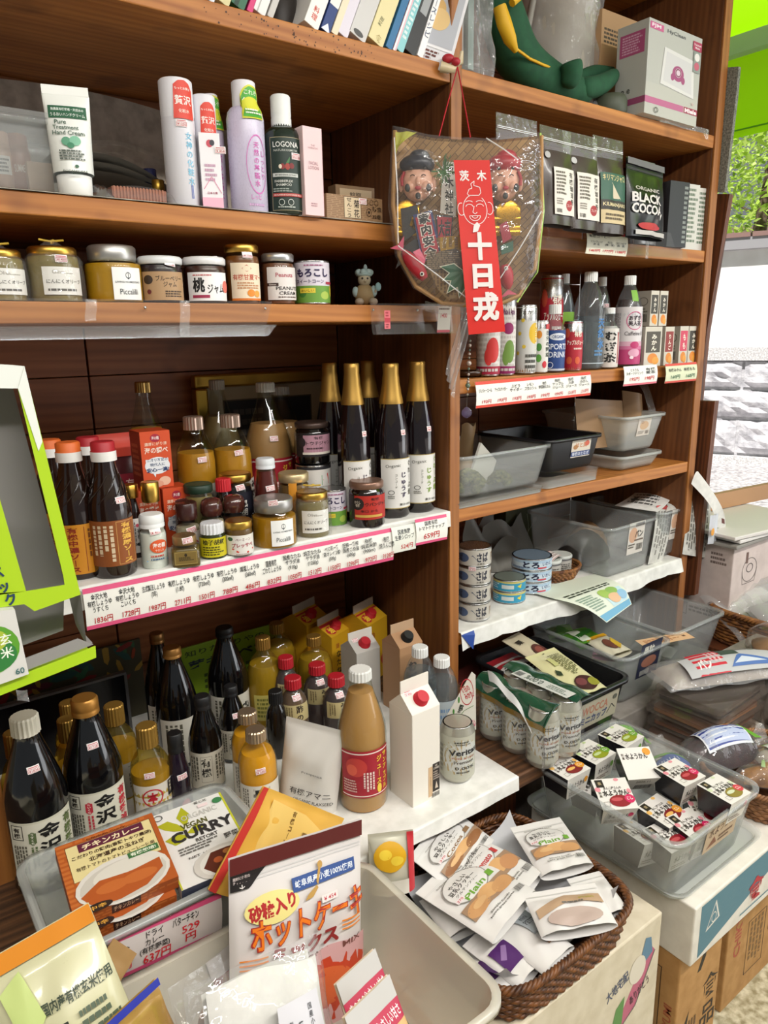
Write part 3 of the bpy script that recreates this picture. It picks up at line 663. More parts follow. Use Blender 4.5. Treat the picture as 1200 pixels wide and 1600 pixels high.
rnd('lotion_bottle', 'lavender lotion bottle with green tag, behind the big one', 'bottle', p, ZS2, SHO, mat('#cfc3d6', .3), (.79, .62, '#e6e2ea', 'lid'), None, [(25, .1, .6, 60, [('t', vt('天然の基礎水'), .5, .5, .9, None, '#c864b0')])], extra=tagG)
p = stand(391, 331, 130, 57, ZS2)
rnd('lotion_bottle', 'large lavender lotion bottle with white cap, green tag and pink circle print', 'bottle', p, ZS2, SHO, mat('#cdc5dc', .28), (.79, .62, '#eeecf2', 'lid'), None,
    [(28, .08, .62, 95, [('o', .55, .52, .38, .42, .05, '#d070b8'), ('t', vt('天然の基礎水'), .52, .52, .62, None, '#d060b0'), ('t', vt('しっとり'), .76, .52, .4, None, '#c880bc'), ('t', 'しっと', .45, .06, .07, .34, '#d070b8'), ('b', .2, -.08, .8, -.02, 1, '#c8a0c8')])], extra=lambda *a: tagG(*a, a=30, z=.83))
p = stand(446, 335, 151, 62, ZS2)
rnd('shampoo_bottle', 'dark green shampoo bottle with a white cap and red nut picture', 'bottle', p, ZS2, [(1, 0), (1, .6), (.96, .66), (.82, .71), (.6, .735), (.5, .74), (.5, .98), (.42, 1)], mat('#12251d', .22, coat=.5), (.745, .5, '#eceeec', 'screw'), None,
    [(12, .03, .63, 100, [('r', .02, 0, .98, 1, '#182d24'), ('f', .02, 0, .98, 1, .0008, '#a89a78'), ('t', 'LOGONA', .48, .9, .075, .74, '#e6e6e0'), ('t', 'NATURKOSMETIK', .48, .82, .03, .7, '#b8bcb4'), ('e', .36, .6, .07, .04, '#8a2a2a'), ('e', .5, .6, .07, .045, '#a03a30'), ('e', .62, .61, .07, .04, '#7a2020'), ('e', .3, .6, .045, .03, '#e4d8c0'), ('p', [(.45, .64), (.58, .74), (.55, .65)], '#3f7a44'),
      ('r', .08, .46, .8, .51, '#c9ccc6'), ('t', 'MIT BIOHENNA EXTRAKT', .45, .485, .02, .6, '#35403a'), ('t', 'FARBREFLEX\nSHAMPOO', .38, .375, .085, .5, '#d4d6ce'), ('b', .08, .25, .6, .31, 2, '#9aa49a'), ('r', .06, .19, .94, .235, '#b03a34'), ('t', 'BRAUNES & SCHWARZES HAAR', .5, .212, .02, .8, '#f0dcd4'), ('o', .3, .11, .08, .045, .15, '#d8dcd6'), ('o', .55, .11, .08, .045, .15, '#d8dcd6'), ('b', .2, .03, .8, .06, 1, '#b8c0b8')])], [(38, .45, '¥2530')])
p = boxpose((478, 336), (507, 339), 196, ZS2)
carton('facial_lotion_box', 'plain pale pink facial lotion carton beside the dark green shampoo', 'box', p, .03, '#e8c9cb', [('t', 'THE\nHARUCHI', .5, .78, .05, .5, '#b08a90'), ('t', 'FACIAL\nLOTION', .5, .57, .09, .55, '#a98088'), ('b', .3, .1, .7, .15, 2, '#b89298')], right=[('r', 0, 0, 1, 1, '#e2c0c2')])
p = boxpose((511, 342), (598, 350), 302, ZS2)
WB = '#a98662'
carton('incense_box', 'low wood-print incense box with brush lettering at the end of the lotion shelf', 'box', p, .05, WB, [('b', .0, 0, 1, 1, 14, '#8f6d4c'), ('r', .3, .1, .6, .96, '#d8c3a0'), ('f', .3, .1, .6, .96, .0008, '#3a2818'), ('t', vt('せんこう'), .39, .53, .78, .09, '#2a1c12'), ('t', vt('菊花'), .52, .5, .7, .1, '#2a1c12'), ('o', .7, .8, .035, .12, .2, '#4a3420'), ('o', .79, .8, .035, .12, .2, '#4a3420'), ('o', .88, .8, .035, .12, .2, '#4a3420'), ('o', .74, .4, .05, .17, .15, '#3a2818'), ('e', .74, .4, .018, .06, '#2a1c12'), ('t', '防虫', .89, .55, .22, .16, '#3a2818'), ('t', '32巻', .88, .25, .18, .16, '#3a2818')], [('b', .1, .1, .9, .9, 5, '#8f6d4c')], stick=[(.13, .7, '¥ 520', 0)])
p = boxpose((540, 345), (603, 350), 274, ZS2); p[0].y += .075; p[0].x += .03
carton('incense_box', 'taller tan box with a printed white panel behind the incense box', 'box', p, .03, '#8f7050', [('r', .1, .35, .92, .92, '#c9b08e'), ('t', '蚊取', .5, .8, .1, .3, '#4a3828'), ('b', .15, .4, .88, .7, 2, '#5a4634')])
# ------------------------------------------------------------------ third shelf: jars
JAR = [(.94, 0), (1, .05), (1, .72), (.95, .8), (.84, .84), (.84, 1)]
def jar(label, p, content, lid, labs=(), stick=(), lf=.84, lr=.93, lvl=.8, prof=JAR, kind='lid', cat='jar', name='jam_jar', Z=ZS3, glass=GLASS, **k):
    return rnd(name, label, cat, p, Z, prof, glass, (lf, lr, lid, kind), (mat(content, .35), lvl), labs, stick, **k)
OLIVE = [('r', 0, 0, 1, 1, '#eceae4'), ('t', 'Olive', .36, .82, .14, None, '#8a8478', .0, .0), ('b', .4, .74, .8, .8, 1, '#aaa498'), ('t', 'にんにくオリーブ', .5, .48, .16, .84, '#44403a'), ('b', .1, .1, .9, .25, 1, '#55504a')]
def bagged(root, x, y, h, R, f):
    mb = MB()
    def fn(u, v):
        a = 2*pi*u; q = R*1.12 if v < .72 else R*1.12*(1-.85*((v-.72)/.28)**.8); q *= 1+.05*math.sin(7*a+9*v)*(.3+v)
        return (q*math.cos(a), q*math.sin(a), h*(.01+1.12*v))
    mb.grid(fn, 26, 12, FILM); mb.tube([(0, 0, h*1.1), (.004, 0, h*1.12), (0, .003, h*1.1)], .003, '#c8a83c', 5); mb.build('clear_bag', root)
    mb = MB(); mb.tube([(-.016, -.003, h*1.14), (0, -.001, h*1.11), (.018, -.006, h*1.13)], .0016, '#d0b040', 5); mb.build('twist_tie', root)
JL = [(1, 0), (1, .78), (.95, .84), (.92, .86), (.92, 1)]
jar('olive garlic jar in a clear bag with price sticker 1450', stand(90, 470, 388, 78, ZS3), '#8a7432', GOLD, [(22, .12, .62, 95, OLIVE)], [(18, .7, '¥1450')], lf=.82, lr=.9, lvl=.82, prof=JL, extra=bagged, group=None)
jar('bagged olive garlic jar cut by the left edge of the photo, on the jam shelf', stand(4, 470, 392, 76, ZS3), '#8a7432', GOLD, [(25, .12, .62, 95, OLIVE)], lf=.82, lr=.9, lvl=.82, prof=JL, extra=bagged)
PICC = [('r', 0, 0, 1, 1, '#eeeeec'), ('o', .5, .75, .09, .1, .2, '#3a4048'), ('l', [(.5, .66), (.5, .86)], .0008, '#3a4048'), ('p', [(.42, .72), (.5, .62), (.58, .72), (.5, .67)], '#3a4048'), ('t', 'LIVING HOMESTEAD', .5, .55, .06, .84, '#5a5e64'), ('t', 'Piccalilli', .5, .25, .17, .6, '#32363c', 0, 0)]
jar('wide jar of yellow piccalilli with a broad grey lid on the jam shelf', stand(182, 470, 386, 88, ZS3), '#b8860f', mat('#b4b2ae', .35, .8), [(28, .04, .6, 62, PICC)], [], lf=.72, lr=.8, lvl=.68, prof=[(.97, 0), (1, .04), (1, .62), (.97, .68), (.8, .73), (.8, 1)])
jar('blueberry jam jar with white lid and kraft label', stand(255, 469, 403, 68, ZS3), '#2a1420', mat('#dfe2e4', .3), [(8, .05, .66, 120, [('r', 0, 0, 1, 1, '#b08e68'), ('t', 'ブルーベリー\nジャム', .62, .66, .4, .6, '#2c2018'), ('e', .15, .72, .11, .16, '#3a2c24'), ('b', .5, .1, .95, .35, 3, '#4a382a'), ('e', .16, .3, .05, .08, '#6a2a2a')])], [(26, .78, '¥ 648', -.2)], lf=.83, lr=.98)
jar('peach jam jar with white lid and brush lettered label', stand(323, 469, 404, 66, ZS3), '#40180f', mat('#e6e6e8', .3), [(10, .05, .66, 120, [('r', 0, 0, 1, 1, '#efeceb'), ('t', '桃', .27, .55, .5, .26, '#171414', 0, .04), ('t', 'ジャム', .66, .42, .34, .4, '#171414', .05, .02), ('e', .93, .5, .1, .22, '#e0786a'), ('r', .12, .1, .5, .2, '#a03050'), ('b', .15, .86, .6, .93, 1, '#c05a5a')])], [(30, .86, '¥ 810', .1)], lf=.83, lr=.98)
jar('tall orange marmalade jar with gold lid', stand(382, 471, 384, 54, ZS3), '#7a4414', GOLD, [(14, .05, .68, 110, [('r', 0, 0, 1, 1, '#ead9be'), ('r', 0, 0, 1, .06, '#d8782a'), ('p', [(.35, .85), (.5, .95), (.65, .85), (.5, .76)], '#b84a3a'), ('t', '有機甘夏マー', .55, .62, .16, .95, '#c04a30'), ('b', .2, .3, .9, .5, 3, '#c08a60'), ('e', .6, .2, .12, .1, '#e08a2a'), ('e', .8, .18, .1, .09, '#e8a040')])], [(20, .76, '¥ 756')], lf=.86, lr=.94)
jar('peanut cream jar with steel lid and pale label', stand(437, 477, 398, 52, ZS3), '#7a4a34', mat('#bfbfbf', .3, .8), [(22, .08, .72, 125, [('r', 0, 0, 1, 1, '#e3dcd8'), ('r', .0, .42, .32, .52, '#3a2420'), ('t', 'Bitter', .16, .47, .05, .2, '#e8dcd4'), ('t', 'Peanuts', .5, .76, .13, .5, '#b04858'), ('t', 'PEANUTS\nCREAM', .6, .28, .26, .7, '#2a2422'), ('b', .3, .05, .95, .12, 1, '#6a5a54')])], lf=.84, lr=.94)
def can_ends(root, x, y, h, R, f):
    q = f(h)/R; mb = MB(); mb.lathe([(R*q, h-.003), (R*(q+.02), h-.0008), (R*q, h), (R*(q-.07), h), (R*(q-.09), h-.004), (R*.3, h-.004)], STEEL, 26); mb.build('rim', root); mb = MB(); q = f(.001)/R; mb.lathe([(R*(q-.03), 0), (R*(q+.02), .001), (R*(q+.02), .003), (R*q, .004)], STEEL, 26); mb.build('base_rim', root)
def can(label, p, Z, labs, top='tab', col=STEEL, stick=(), name='can', cat='can', group=None, turn=0, prof=None, extra2=None):
    def ex(root, x, y, h, R, f):
        can_ends(root, x, y, h, R, f)
        if top == 'tab':
            mb = MB(); mb.tube([(-.002+.011*math.cos(a), .004+.007*math.sin(a), h-.0025) for a in [2*pi*k/12 for k in range(12)]], .0012, STEEL, 5, True); mb.ball((-.002, -.004, h-.003), .004, STEEL, 8, 5, (1, 1, .4)); mb.build('pull_tab', root)
        if extra2: extra2(root, x, y, h, R, f)
    return rnd(name, label, cat, p, Z, prof or [(1, 0), (1, 1)], col, None, None, labs, stick, turn, group, 0, 28, ex)
CORN = [('r', 0, 0, 1, 1, '#d9d2dd'), ('r', 0, 0, 1, .42, '#6a9a3a'), ('e', .25, .25, .08, .12, '#3f7a30'), ('e', .7, .18, .1, .1, '#a8c050'), ('e', .9, .3, .05, .15, '#d8c03a'), ('r', .2, .24, .5, .36, '#e0c83a'), ('t', 'おいしい', .35, .3, .06, .24, '#5a4a10'), ('t', 'もろこし', .46, .74, .2, .62, '#2e2450', 0, .04), ('t', 'スイートコーン', .4, .53, .09, .55, '#3a3060'), ('r', .72, .46, .97, .52, '#b03848'), ('b', .3, .9, .8, .95, 1, '#a05880')]
can('sweet corn tin with violet lettering on the jam shelf', stand(489, 477, 410, 54, ZS3), ZS3, [(10, .04, .96, 175, CORN)], None)
# frog-hatted figurine
x, y = px_x(570, D+.06, ZS3), D+.06
r = T('ceramic_figurine', 'small seated stoneware figurine with a leafy hat at the end of the jam shelf', 'figurine', (x, y, ZS3+.0005), -.5)
mb = MB(); c1, c2, c3 = mat('#8a7450', .7), mat('#8fa2a0', .6), mat('#9a8c7a', .7)
mb.ball((0, 0, .022), .02, c1, 16, 10, (1, .85, 1.05)); mb.ball((.016, -.012, .008), .009, c3, 10, 6, (1, 1.3, .8)); mb.ball((-.012, -.014, .008), .009, c3, 10, 6, (1, 1.3, .8)); mb.ball((.018, -.004, .028), .007, c2, 10, 6, (1, 1, 1.6)); mb.ball((-.018, -.004, .027), .007, c2, 10, 6, (1, 1, 1.5)); mb.build('body', r)
mb = MB(); mb.ball((0, -.002, .05), .013, mat('#a39880', .7)); mb.ball((.005, -.013, .052), .0022, '#2a2420', 8, 5); mb.ball((-.005, -.013, .052), .0022, '#2a2420', 8, 5); mb.ball((0, -.014, .047), .003, mat('#94886e', .7), 8, 5); mb.build('head', r)
mb = MB(); mb.ball((0, .001, .06), .017, c2, 14, 6, (1, 1, .35))
for k in range(7): a = k*.9; mb.ball((.012*math.cos(a), .012*math.sin(a), .064), .007, c2, 8, 5, (1, .6, .9))
mb.ball((.003, .002, .071), .006, c2, 8, 5, (.7, .7, 1.5)); mb.build('leaf_hat', r)
mb = MB(); mb.ball((.026, -.012, .036), .006, mat('#7fa0a4', .5), 10, 6, (1, .5, 1.4)); mb.tube([(.02, -.01, .026), (.025, -.012, .036)], .002, c3); mb.build('held_fan', r)
# red bag far left behind the jars
r = T('snack_bag', 'dark red glossy bag in shadow behind the bagged jars', 'bag', (px_x(30, D+.25, ZS3), D+.28, ZS3))
mb = MB(); mb.grid(lambda u, v: (-.09+.2*u, .03*math.sin(3*u+v)-.03*math.sin(pi*u), .105*v*(1-.35*u)+.006*math.sin(9*u)), 14, 8, mat('#6a1420', .3)); mb.grid(lambda u, v: (-.09+.2*u, .04+.03*math.sin(3*u), .105*v*(1-.35*u)+.006*math.sin(9*u)), 14, 8, mat('#6a1420', .3)); mb.build('bag', r)
# clear acrylic price rails on the shelf edges
def rail(label, x0, x1, y, z1, drop, end_slant=0):
    r = T('price_rail', label, 'price rail', ((x0+x1)/2, y, z1)); L = (x1-x0)/2
    mb = MB(); mb.grid(lambda u, v: (-L+2*L*u-(end_slant*(1-v) if u == 1 else 0), -.002-.004*(1-v)-.012*max(0, .25-v), -drop*(1-v)), 24, 5, FILMS); mb.grid(lambda u, v: (-L+2*L*u-(end_slant*(1-v) if u == 1 else 0), -.020*(1-.3*v)-.002, -drop+drop*.32*v), 24, 2, FILMS); mb.build('strip', r)
    for q in (-.95, .1, .94): mb = MB(); mb.ball((L*q, -.004, -.012), .0025, STEEL, 8, 5); mb.build('pin', r)
    return r
xa, xb = px_x(2, D, ZS3), px_x(424, D, ZS3)
r = rail('long clear acrylic rail along the jam shelf edge with tape strips', LX+.02, xb, D-.001, ZS3+.004, .058, .022)
for q, l in ((-.25, .03), (.30, .055)):
    mb = MB(); mb.grid(lambda u, v: (q*(xb-LX)/2-.008+.016*u+.003*v, -.024+.002*math.sin(7*v)-.004*v, -.002-l*(1-v)), 3, 5, FILMW); mb.build('tape', r)
xa2, xb2 = px_x(577, D, ZS3), px_x(704, D, ZS3)
r = rail('short clear acrylic rail at the right end of the jam shelf', xa2, xb2, D-.001, ZS3+.003, .058)
dec(r, 'red_price_tag', plane((-.08, -.024, -.048), (1, 0, 0), (0, 0, 1)), .014, .034, [('r', 0, 0, 1, 1, '#e07078'), ('r', 0, .35, 1, .6, '#c03848'), ('b', .2, .65, .8, .95, 2, '#a8303c'), ('b', .2, .05, .8, .3, 2, '#882434')])
dec(r, 'white_price_tag', plane((.062, -.023, -.056), (1, 0, 0), (.02, -.1, 1)), .034, .05, [('r', 0, 0, 1, 1, '#ddd6cc'), ('r', .0, .0, 1, .1, '#c8485a'), ('t', '1400', .45, .66, .18, .5, '#c03038'), ('b', .05, .85, .9, .98, 1, '#6a4a40')])
# ------------------------------------------------------------------ white shelf: sauces, jars, gold-necked bottles
JUI = [(.96, 0), (1, .03), (1, .5), (.95, .58), (.72, .7), (.5, .8), (.36, .88), (.33, .9), (.33, 1)]
SAU = [(.97, 0), (1, .03), (1, .5), (.97, .55), (.8, .64), (.62, .74), (.5, .82), (.46, .88), (.46, 1)]
def swirl(root, x, y, h, R, f):
    for k in range(9):
        mb = MB(); pts = []
        for j in range(9):
            z = h*(.56+.2*j/8); a = 2*pi*k/9+j*.16; q = f(z)+.0004; pts.append((q*math.cos(a), q*math.sin(a), z))
        mb.tube(pts, [.0006+.0012*math.sin(pi*j/8) for j in range(9)], DARKG, 5); mb.build('glass_rib', root)
DARKG = mat('#1e0f0a', .12, coat=.6); DARKB = mat('#0b0a0b', .1, coat=.6); BROWNG = mat('#3a1a10', .14, coat=.6)
def sauce(label, p, cc, labs, stick=()):
    return rnd('sauce_bottle', label, 'bottle', p, ZS4, SAU, DARKG, (.86, .56, cc, 'two'), None, labs, stick, extra=swirl)
SA1 = [('r', 0, 0, 1, 1, '#c8841e'), ('r', 0, .02, .05, .98, '#a86a18'), ('t', vt('有機中濃ソース'), .38, .5, .9, .17, '#8c2a14', 0, .03), ('r', .57, .05, .58, .95, '#8a3a14'), ('c', .62, .1, .95, .9, 5, '#6a3a14')]
SA2 = [('r', 0, 0, 1, 1, '#8a4a1c'), ('f', .55, .03, .93, .97, .0008, '#c89a5a'), ('t', vt('有機濃厚ソース'), .74, .5, .88, .2, '#e0b04a', 0, .03), ('c', .1, .1, .52, .9, 4, '#d8c4a4')]
sauce('foremost orange and white capped sauce bottle with amber label', stand(131, 908, 691, 66, ZS4), '#d8682a', [(4, .05, .42, 150, SA1)])
sauce('foremost red and white capped sauce bottle with brown label', stand(183, 906, 690, 65, ZS4), '#a8202a', [(4, .10, .44, 150, SA2)], [(34, .56, '¥ 519', 0)])
sauce('orange and white capped sauce bottle half hidden by the green carton', at(D+.19, 76, 687, 62, ZS4), '#d8682a', [(4, .05, .42, 150, SA1)])
sauce('red and white capped sauce bottle standing behind the front pair', at(D+.17, 136, 683, 62, ZS4), '#a8202a', [(4, .10, .44, 150, SA2)])
# snack bag with red top behind
M_ = Matrix.Translation((px_x(148, D+.24, ZS4), D+.25, ZS4+.002)) @ Matrix.Rotation(-.1, 4, 'X')
pouch('snack_pouch', 'red-topped snack pouch with dark lettered body behind the sauce bottles', 'pouch', M_, .12, .205, .05, mat('#4a1a1e', .3), [('r', .0, .78, 1, 1, '#c0341c'), ('r', .1, .35, .95, .62, '#8a2030'), ('t', '有機', .72, .52, .1, .3, '#e8c8c0'), ('t', 'うみ', .75, .25, .13, .36, '#d8c4b8'), ('b', .1, .05, .9, .15, 2, '#c0a090')])
# small condiment bottles between
rnd('condiment_bottle', 'slim gold-capped bottle with white label right of the red capped sauce', 'bottle', at(D+.11, 203, 757, 26, ZS4), ZS4, SAU, DARKG, (.82, .85, GOLD, 'lid'), None, [(20, .08, .55, 110, [('r', 0, 0, 1, 1, '#dcd8d2'), ('e', .5, .8, .1, .05, '#c04a5a'), ('t', vt('有機'), .6, .55, .3, None, '#2a2422'), ('e', .5, .25, .12, .05, '#1f1c1c'), ('c', .1, .1, .4, .9, 3, '#6a6460')])])
rnd('condiment_bottle', 'gold-capped bottle of clear red seasoning behind the salt shaker', 'bottle', at(D+.09, 233, 753, 32, ZS4), ZS4, [(1, 0), (1, .5), (.85, .58), (.72, .64), (.72, 1)], GLASS, (.74, .84, GOLD, 'lid'), (mat('#9a3a1c', .25), .62), [(0, .05, .45, 140, [('r', 0, 0, 1, 1, '#dad6ce'), ('b', .1, .2, .9, .8, 4, '#8a8078')])])
rnd('salt_shaker', 'glass shaker of white sea salt with a white cap and orange oval label', 'shaker', stand(244, 891, 803, 41, ZS4), ZS4, [(.92, 0), (1, .04), (1, .6), (.95, .68), (.8, .74), (.8, 1)], GLASS, (.76, .93, '#e4e6e6', 'screw'), (mat('#e6e4e0', .8), .66),
    [(16, .12, .62, 130, [('e', .56, .62, .32, .25, '#d8592a'), ('t', '海の精', .56, .66, .18, .44, '#f4ece4', 0, .03), ('t', 'やきしお', .56, .48, .08, .3, '#f0e0d4'), ('b', .25, .22, .85, .32, 1, '#c04a3a'), ('l', [(.1, .08), (.9, .08)], .0012, '#4a8ab8'), ('b', .25, .1, .85, .2, 1, '#4a6a8a')])], [(14, .66, '¥ 462', .12)])
NIG = [('r', 0, 0, 1, 1, '#cc4a1e'), ('e', .5, .88, .17, .07, '#a01c34'), ('t', '海の精', .5, .88, .06, .24, '#f4e8e4'), ('t', '濃厚にがり液', .5, .78, .06, .75, '#f0d0b8'), ('t', '海の調べ', .5, .67, .11, .78, '#f6e6d8', 0, .02), ('e', .5, .4, .42, .15, '#e2e4e8'), ('r', .12, .31, .88, .52, '#e2e4e8'), ('p', [(.3, .3), (.45, .3), (.4, .2)], '#e2e4e8'), ('t', 'ニガリ不足の', .5, .5, .055, .7, '#22406a'), ('t', '現代人に', .5, .42, .055, .5, '#22406a'), ('t', '安心一滴!', .5, .33, .075, .74, '#1c3868', 0, .03), ('e', .7, .12, .2, .08, '#e2b49a'), ('e', .45, .08, .2, .06, '#d89a80')]
NIGS = [('r', 0, 0, 1, 1, '#8a2f14'), ('b', .15, .2, .85, .8, 6, '#b8603c')]
def nig(label, px0, px1, y, z, hh, it=NIG):
    x0, x1 = px_x(px0, y, z), px_x(px1, y, z); return carton('bittern_box', label, 'box', (Vector(((x0+x1)/2, y, z)), x1-x0, hh, 0), x1-x0, '#b8421c', it, left=NIGS)
y0 = D+.14; zt = W(250, 762, Y=y0).z; lowh = zt-ZS4-.002
nig('upright orange bittern box with blue speech bubble, standing on a lower box', 226, 272, y0, ZS4+lowh+.001, W(232, 674, Y=y0).z-zt)
nig('lower orange bittern box underneath the upright one', 220, 258, y0-.002, ZS4, lowh)
nig('orange bittern box beside the brown capped shakers, top and emblem showing', 262, 303, y0-.012, ZS4, lowh*1.0)
# juice bottles at the back
YUZ = mat('#a8761e', .4); APP = mat('#a87c4c', .4)
BLAB = [('r', 0, 0, 1, 1, '#bdb6a6'), ('b', .15, .1, .7, .9, 9, '#5a5448')]
rnd('juice_bottle', 'tall amber citrus juice bottle with bare gold cap, behind the orange boxes', 'bottle', at(D+.27, 222, 597, 66, ZS4), ZS4, JUI, GLASS, (.93, .36, mat('#a08048', .35, .8), 'ribbed'), (YUZ, .70), [(-5, .05, .36, 120, BLAB)], [(8, .55, '¥1134', .05)])
MIK = [(.96, 0), (1, .03), (1, .62), (.93, .72), (.6, .84), (.46, .88), (.46, 1)]
MLAB = [('r', 0, 0, 1, 1, '#c9c4ba'), ('c', .05, .1, .3, .9, 4, '#6a645a'), ('t', 'ス', .62, .32, .5, .34, '#141212', .1, .05), ('t', vt('みかん'), .82, .66, .55, None, '#1a1816', 0, .04)]
rnd('juice_bottle', 'squat mandarin juice bottle right of the upright orange box', 'bottle', at(D+.20, 301, 651, 60, ZS4), ZS4, MIK, GLASS, (.89, .52, mat('#b09888', .3, .7), 'ribbed'), (mat('#b8801a', .4), .70), [(22, .05, .44, 150, MLAB)], [(18, .63, '¥ 393', .05)])
rnd('juice_bottle', 'squat mandarin juice bottle left of the apple juice', 'bottle', at(D+.20, 359, 648, 60, ZS4), ZS4, MIK, GLASS, (.89, .52, mat('#b09888', .3, .7), 'ribbed'), (mat('#b8801a', .4), .70), [(22, .05, .44, 150, MLAB)], [(20, .66, '¥ 393', .1)])
rnd('juice_bottle', 'cloudy pale juice bottle standing in front of the gold picture frame', 'bottle', at(D+.32, 338, 594, 64, ZS4), ZS4, JUI, GLASS, (.93, .38, '#8f8a80', 'ribbed'), (mat('#6a5634', .4), .74))
SUN = [('r', 0, 0, 1, 1, '#a0182a'), ('r', 0, .93, 1, .955, '#e8d8d0'), ('r', 0, .03, 1, .05, '#e8d8d0'), ('e', .3, .66, .2, .2, '#c03a34'), ('e', .22, .6, .1, .12, '#d85a44'), ('t', vt('サンアップル'), .87, .5, .8, .1, '#e8c83a', 0, .03), ('t', vt('ジュース'), .73, .56, .6, .1, '#e8c83a', 0, .03), ('e', .73, .16, .05, .1, '#e0c03a'), ('c', .42, .1, .64, .55, 4, '#e4d0c8'), ('b', .05, .12, .35, .4, 5, '#d0a8a0')]
rnd('juice_bottle', 'apple juice bottle with red label and white cap at the back of the sauce shelf', 'bottle', at(D+.25, 414, 598, 74, ZS4), ZS4, JUI, GLASS, (.93, .40, '#b8b8b4', 'ribbed'), (APP, .70), [(10, .06, .45, 125, SUN)], [(15, .58, '¥ 648', .0)])
rnd('juice_bottle', 'second apple juice bottle half hidden behind the first on the sauce shelf', 'bottle', at(D+.34, 437, 604, 74, ZS4), ZS4, JUI, GLASS, (.93, .40, '#b8b8b4', 'ribbed'), (APP, .70), [(10, .06, .45, 125, SUN)])
# picture frame
fl, ft = W(312, 600, Y=BACK-.05), W(312, 592, Y=BACK-.05); fx1 = W(524, 560, Y=BACK-.04).x
r = T('picture_frame', 'gold framed picture with cream mat leaning on the back wall behind the juices', 'picture', (0, BACK-.035, ZS4+.003))
x0, x1, zt = W(306, 640, Y=BACK-.04).x, fx1, W(330, 587, Y=BACK-.04).z-ZS4
for a, b, c, d_ in ((x0, x1, zt-.03, zt), (x0, x1, 0, .03), (x0, x0+.03, .0301, zt-.0301), (x1-.03, x1, .0301, zt-.0301)):
    mb = MB(); mb.box(a, b, -.012, .016, c, d_, BRASS); mb.build('frame_rail', r, None, .005)
mb = MB(); mb.box(x0+.02, x1-.02, .004, .012, .02, zt-.02, '#a89678'); mb.build('mat_board', r)
dec(r, 'print', plane(((x0+x1)/2, .003, .06), (1, 0, 0), (0, 0, 1)), x1-x0-.14, zt-.12, [('r', 0, 0, 1, 1, '#1c1a1e'), ('f', 0, 0, 1, 1, .003, '#5a4a34'), ('b', .1, .5, .5, .9, 3, '#4a4440')])
# jars in the middle
def j4(label, tx, ty, wd, dy, h, content, lid, labs=(), stick=(), **k):
    return jar(label, at(D+dy, tx, ty, wd, ZS4), content, lid, labs, stick, Z=ZS4, **k)
j4('jar with dark green lid behind the brown capped spice shakers', 309, 756, 44, .12, 0, '#8a7848', '#16301f', lf=.86, lr=.98)
r = rnd('seasoning_bottle', 'dark bottle with a bright red ribbed cap among the spice jars', 'bottle', at(D+.11, 348, 748, 28, ZS4), ZS4, SAU, DARKG, (.80, .86, '#c01c28', 'ribbed'))
j4('black labelled jar with worn gold lid behind the domed shakers', 367, 739, 50, .13, 0, '#1e1c20', GOLD, [(20, .1, .72, 130, [('r', 0, 0, 1, 1, '#1c1c28'), ('t', vt('黒胡麻'), .55, .5, .6, None, '#d8d4cc', 0, .02), ('b', .6, .1, .95, .3, 2, '#a8a4a0')])], [(18, .76, '¥ 702', .15)], lf=.87, lr=.96)
j4('ketchup bottle with white cap and dark red sauce', 414, 716, 40, .09, 0, '#5a1a14', '#d4d8dc', [(0, .02, .38, 150, [('r', 0, 0, 1, 1, '#cfc8bc'), ('b', .1, .2, .9, .8, 3, '#8a4a44')])], [(20, .6, '¥ 351', .1)], lf=.87, lr=.74, lvl=.84, prof=[(.95, 0), (1, .04), (1, .42), (.88, .62), (.72, .8), (.7, .87), (.7, 1)], name='ketchup_bottle', cat='bottle', kind='screw')
SPC = [(.92, 0), (1, .04), (1, .5), (.9, .58), (.78, .64), (.78, 1)]
j4('spice shaker with flat dark brown cap behind the square mustard jar', 290, 785, 38, .065, 0, '#a89a84', mat('#3a1c18', .25), [(15, .1, .48, 110, [('r', 0, 0, 1, 1, '#d8d0c8'), ('P', [(.2, .4), (.5, .75), (.85, .4), (.5, .5)], '#b83040')])], [(20, .46, '¥ 513', .2)], lf=.68, lr=.84, lvl=.55, prof=SPC, name='spice_shaker', cat='shaker')
j4('domed brown cap spice shaker of pale powder, left of the pair', 329, 778, 38, .075, 0, '#c8b898', mat('#4a2620', .2, coat=.6), [], [], lf=.66, lr=.92, lvl=.55, prof=SPC, kind='dome', name='spice_shaker', cat='shaker')
j4('domed brown cap spice shaker with price sticker, right of the pair', 364, 773, 38, .075, 0, '#4a2c20', mat('#4a2620', .2, coat=.6), [], [(16, .78, '¥ 540', .05)], lf=.66, lr=.92, lvl=.55, prof=SPC, kind='dome', name='spice_shaker', cat='shaker')
j4('dark bottle with a plum coloured cap behind the flat capped shaker', 287, 782, 30, .11, 0, '#2a1418', '#3a141c', lf=.8, lr=.85, lvl=.7)
jar('square squat jar of brown mustard with gold lid', stand(292, 888, 836, 47, ZS4), '#6a5222', mat('#9a7c52', .35, .7), [(0, .1, .56, .78, [('r', 0, 0, 1, 1, '#7a6430'), ('f', .03, .05, .97, .95, .0006, '#b09a5a'), ('e', .5, .72, .06, .12, '#241c10'), ('b', .2, .3, .85, .6, 3, '#3a2e18')])], [(15, .80, '¥ 810', .1)], lf=.7, lr=.76, lvl=.6, sq=8, prof=[(.92, 0), (.95, .05), (.95, .56), (.8, .64), (.76, 1)], Z=ZS4, name='mustard_jar')
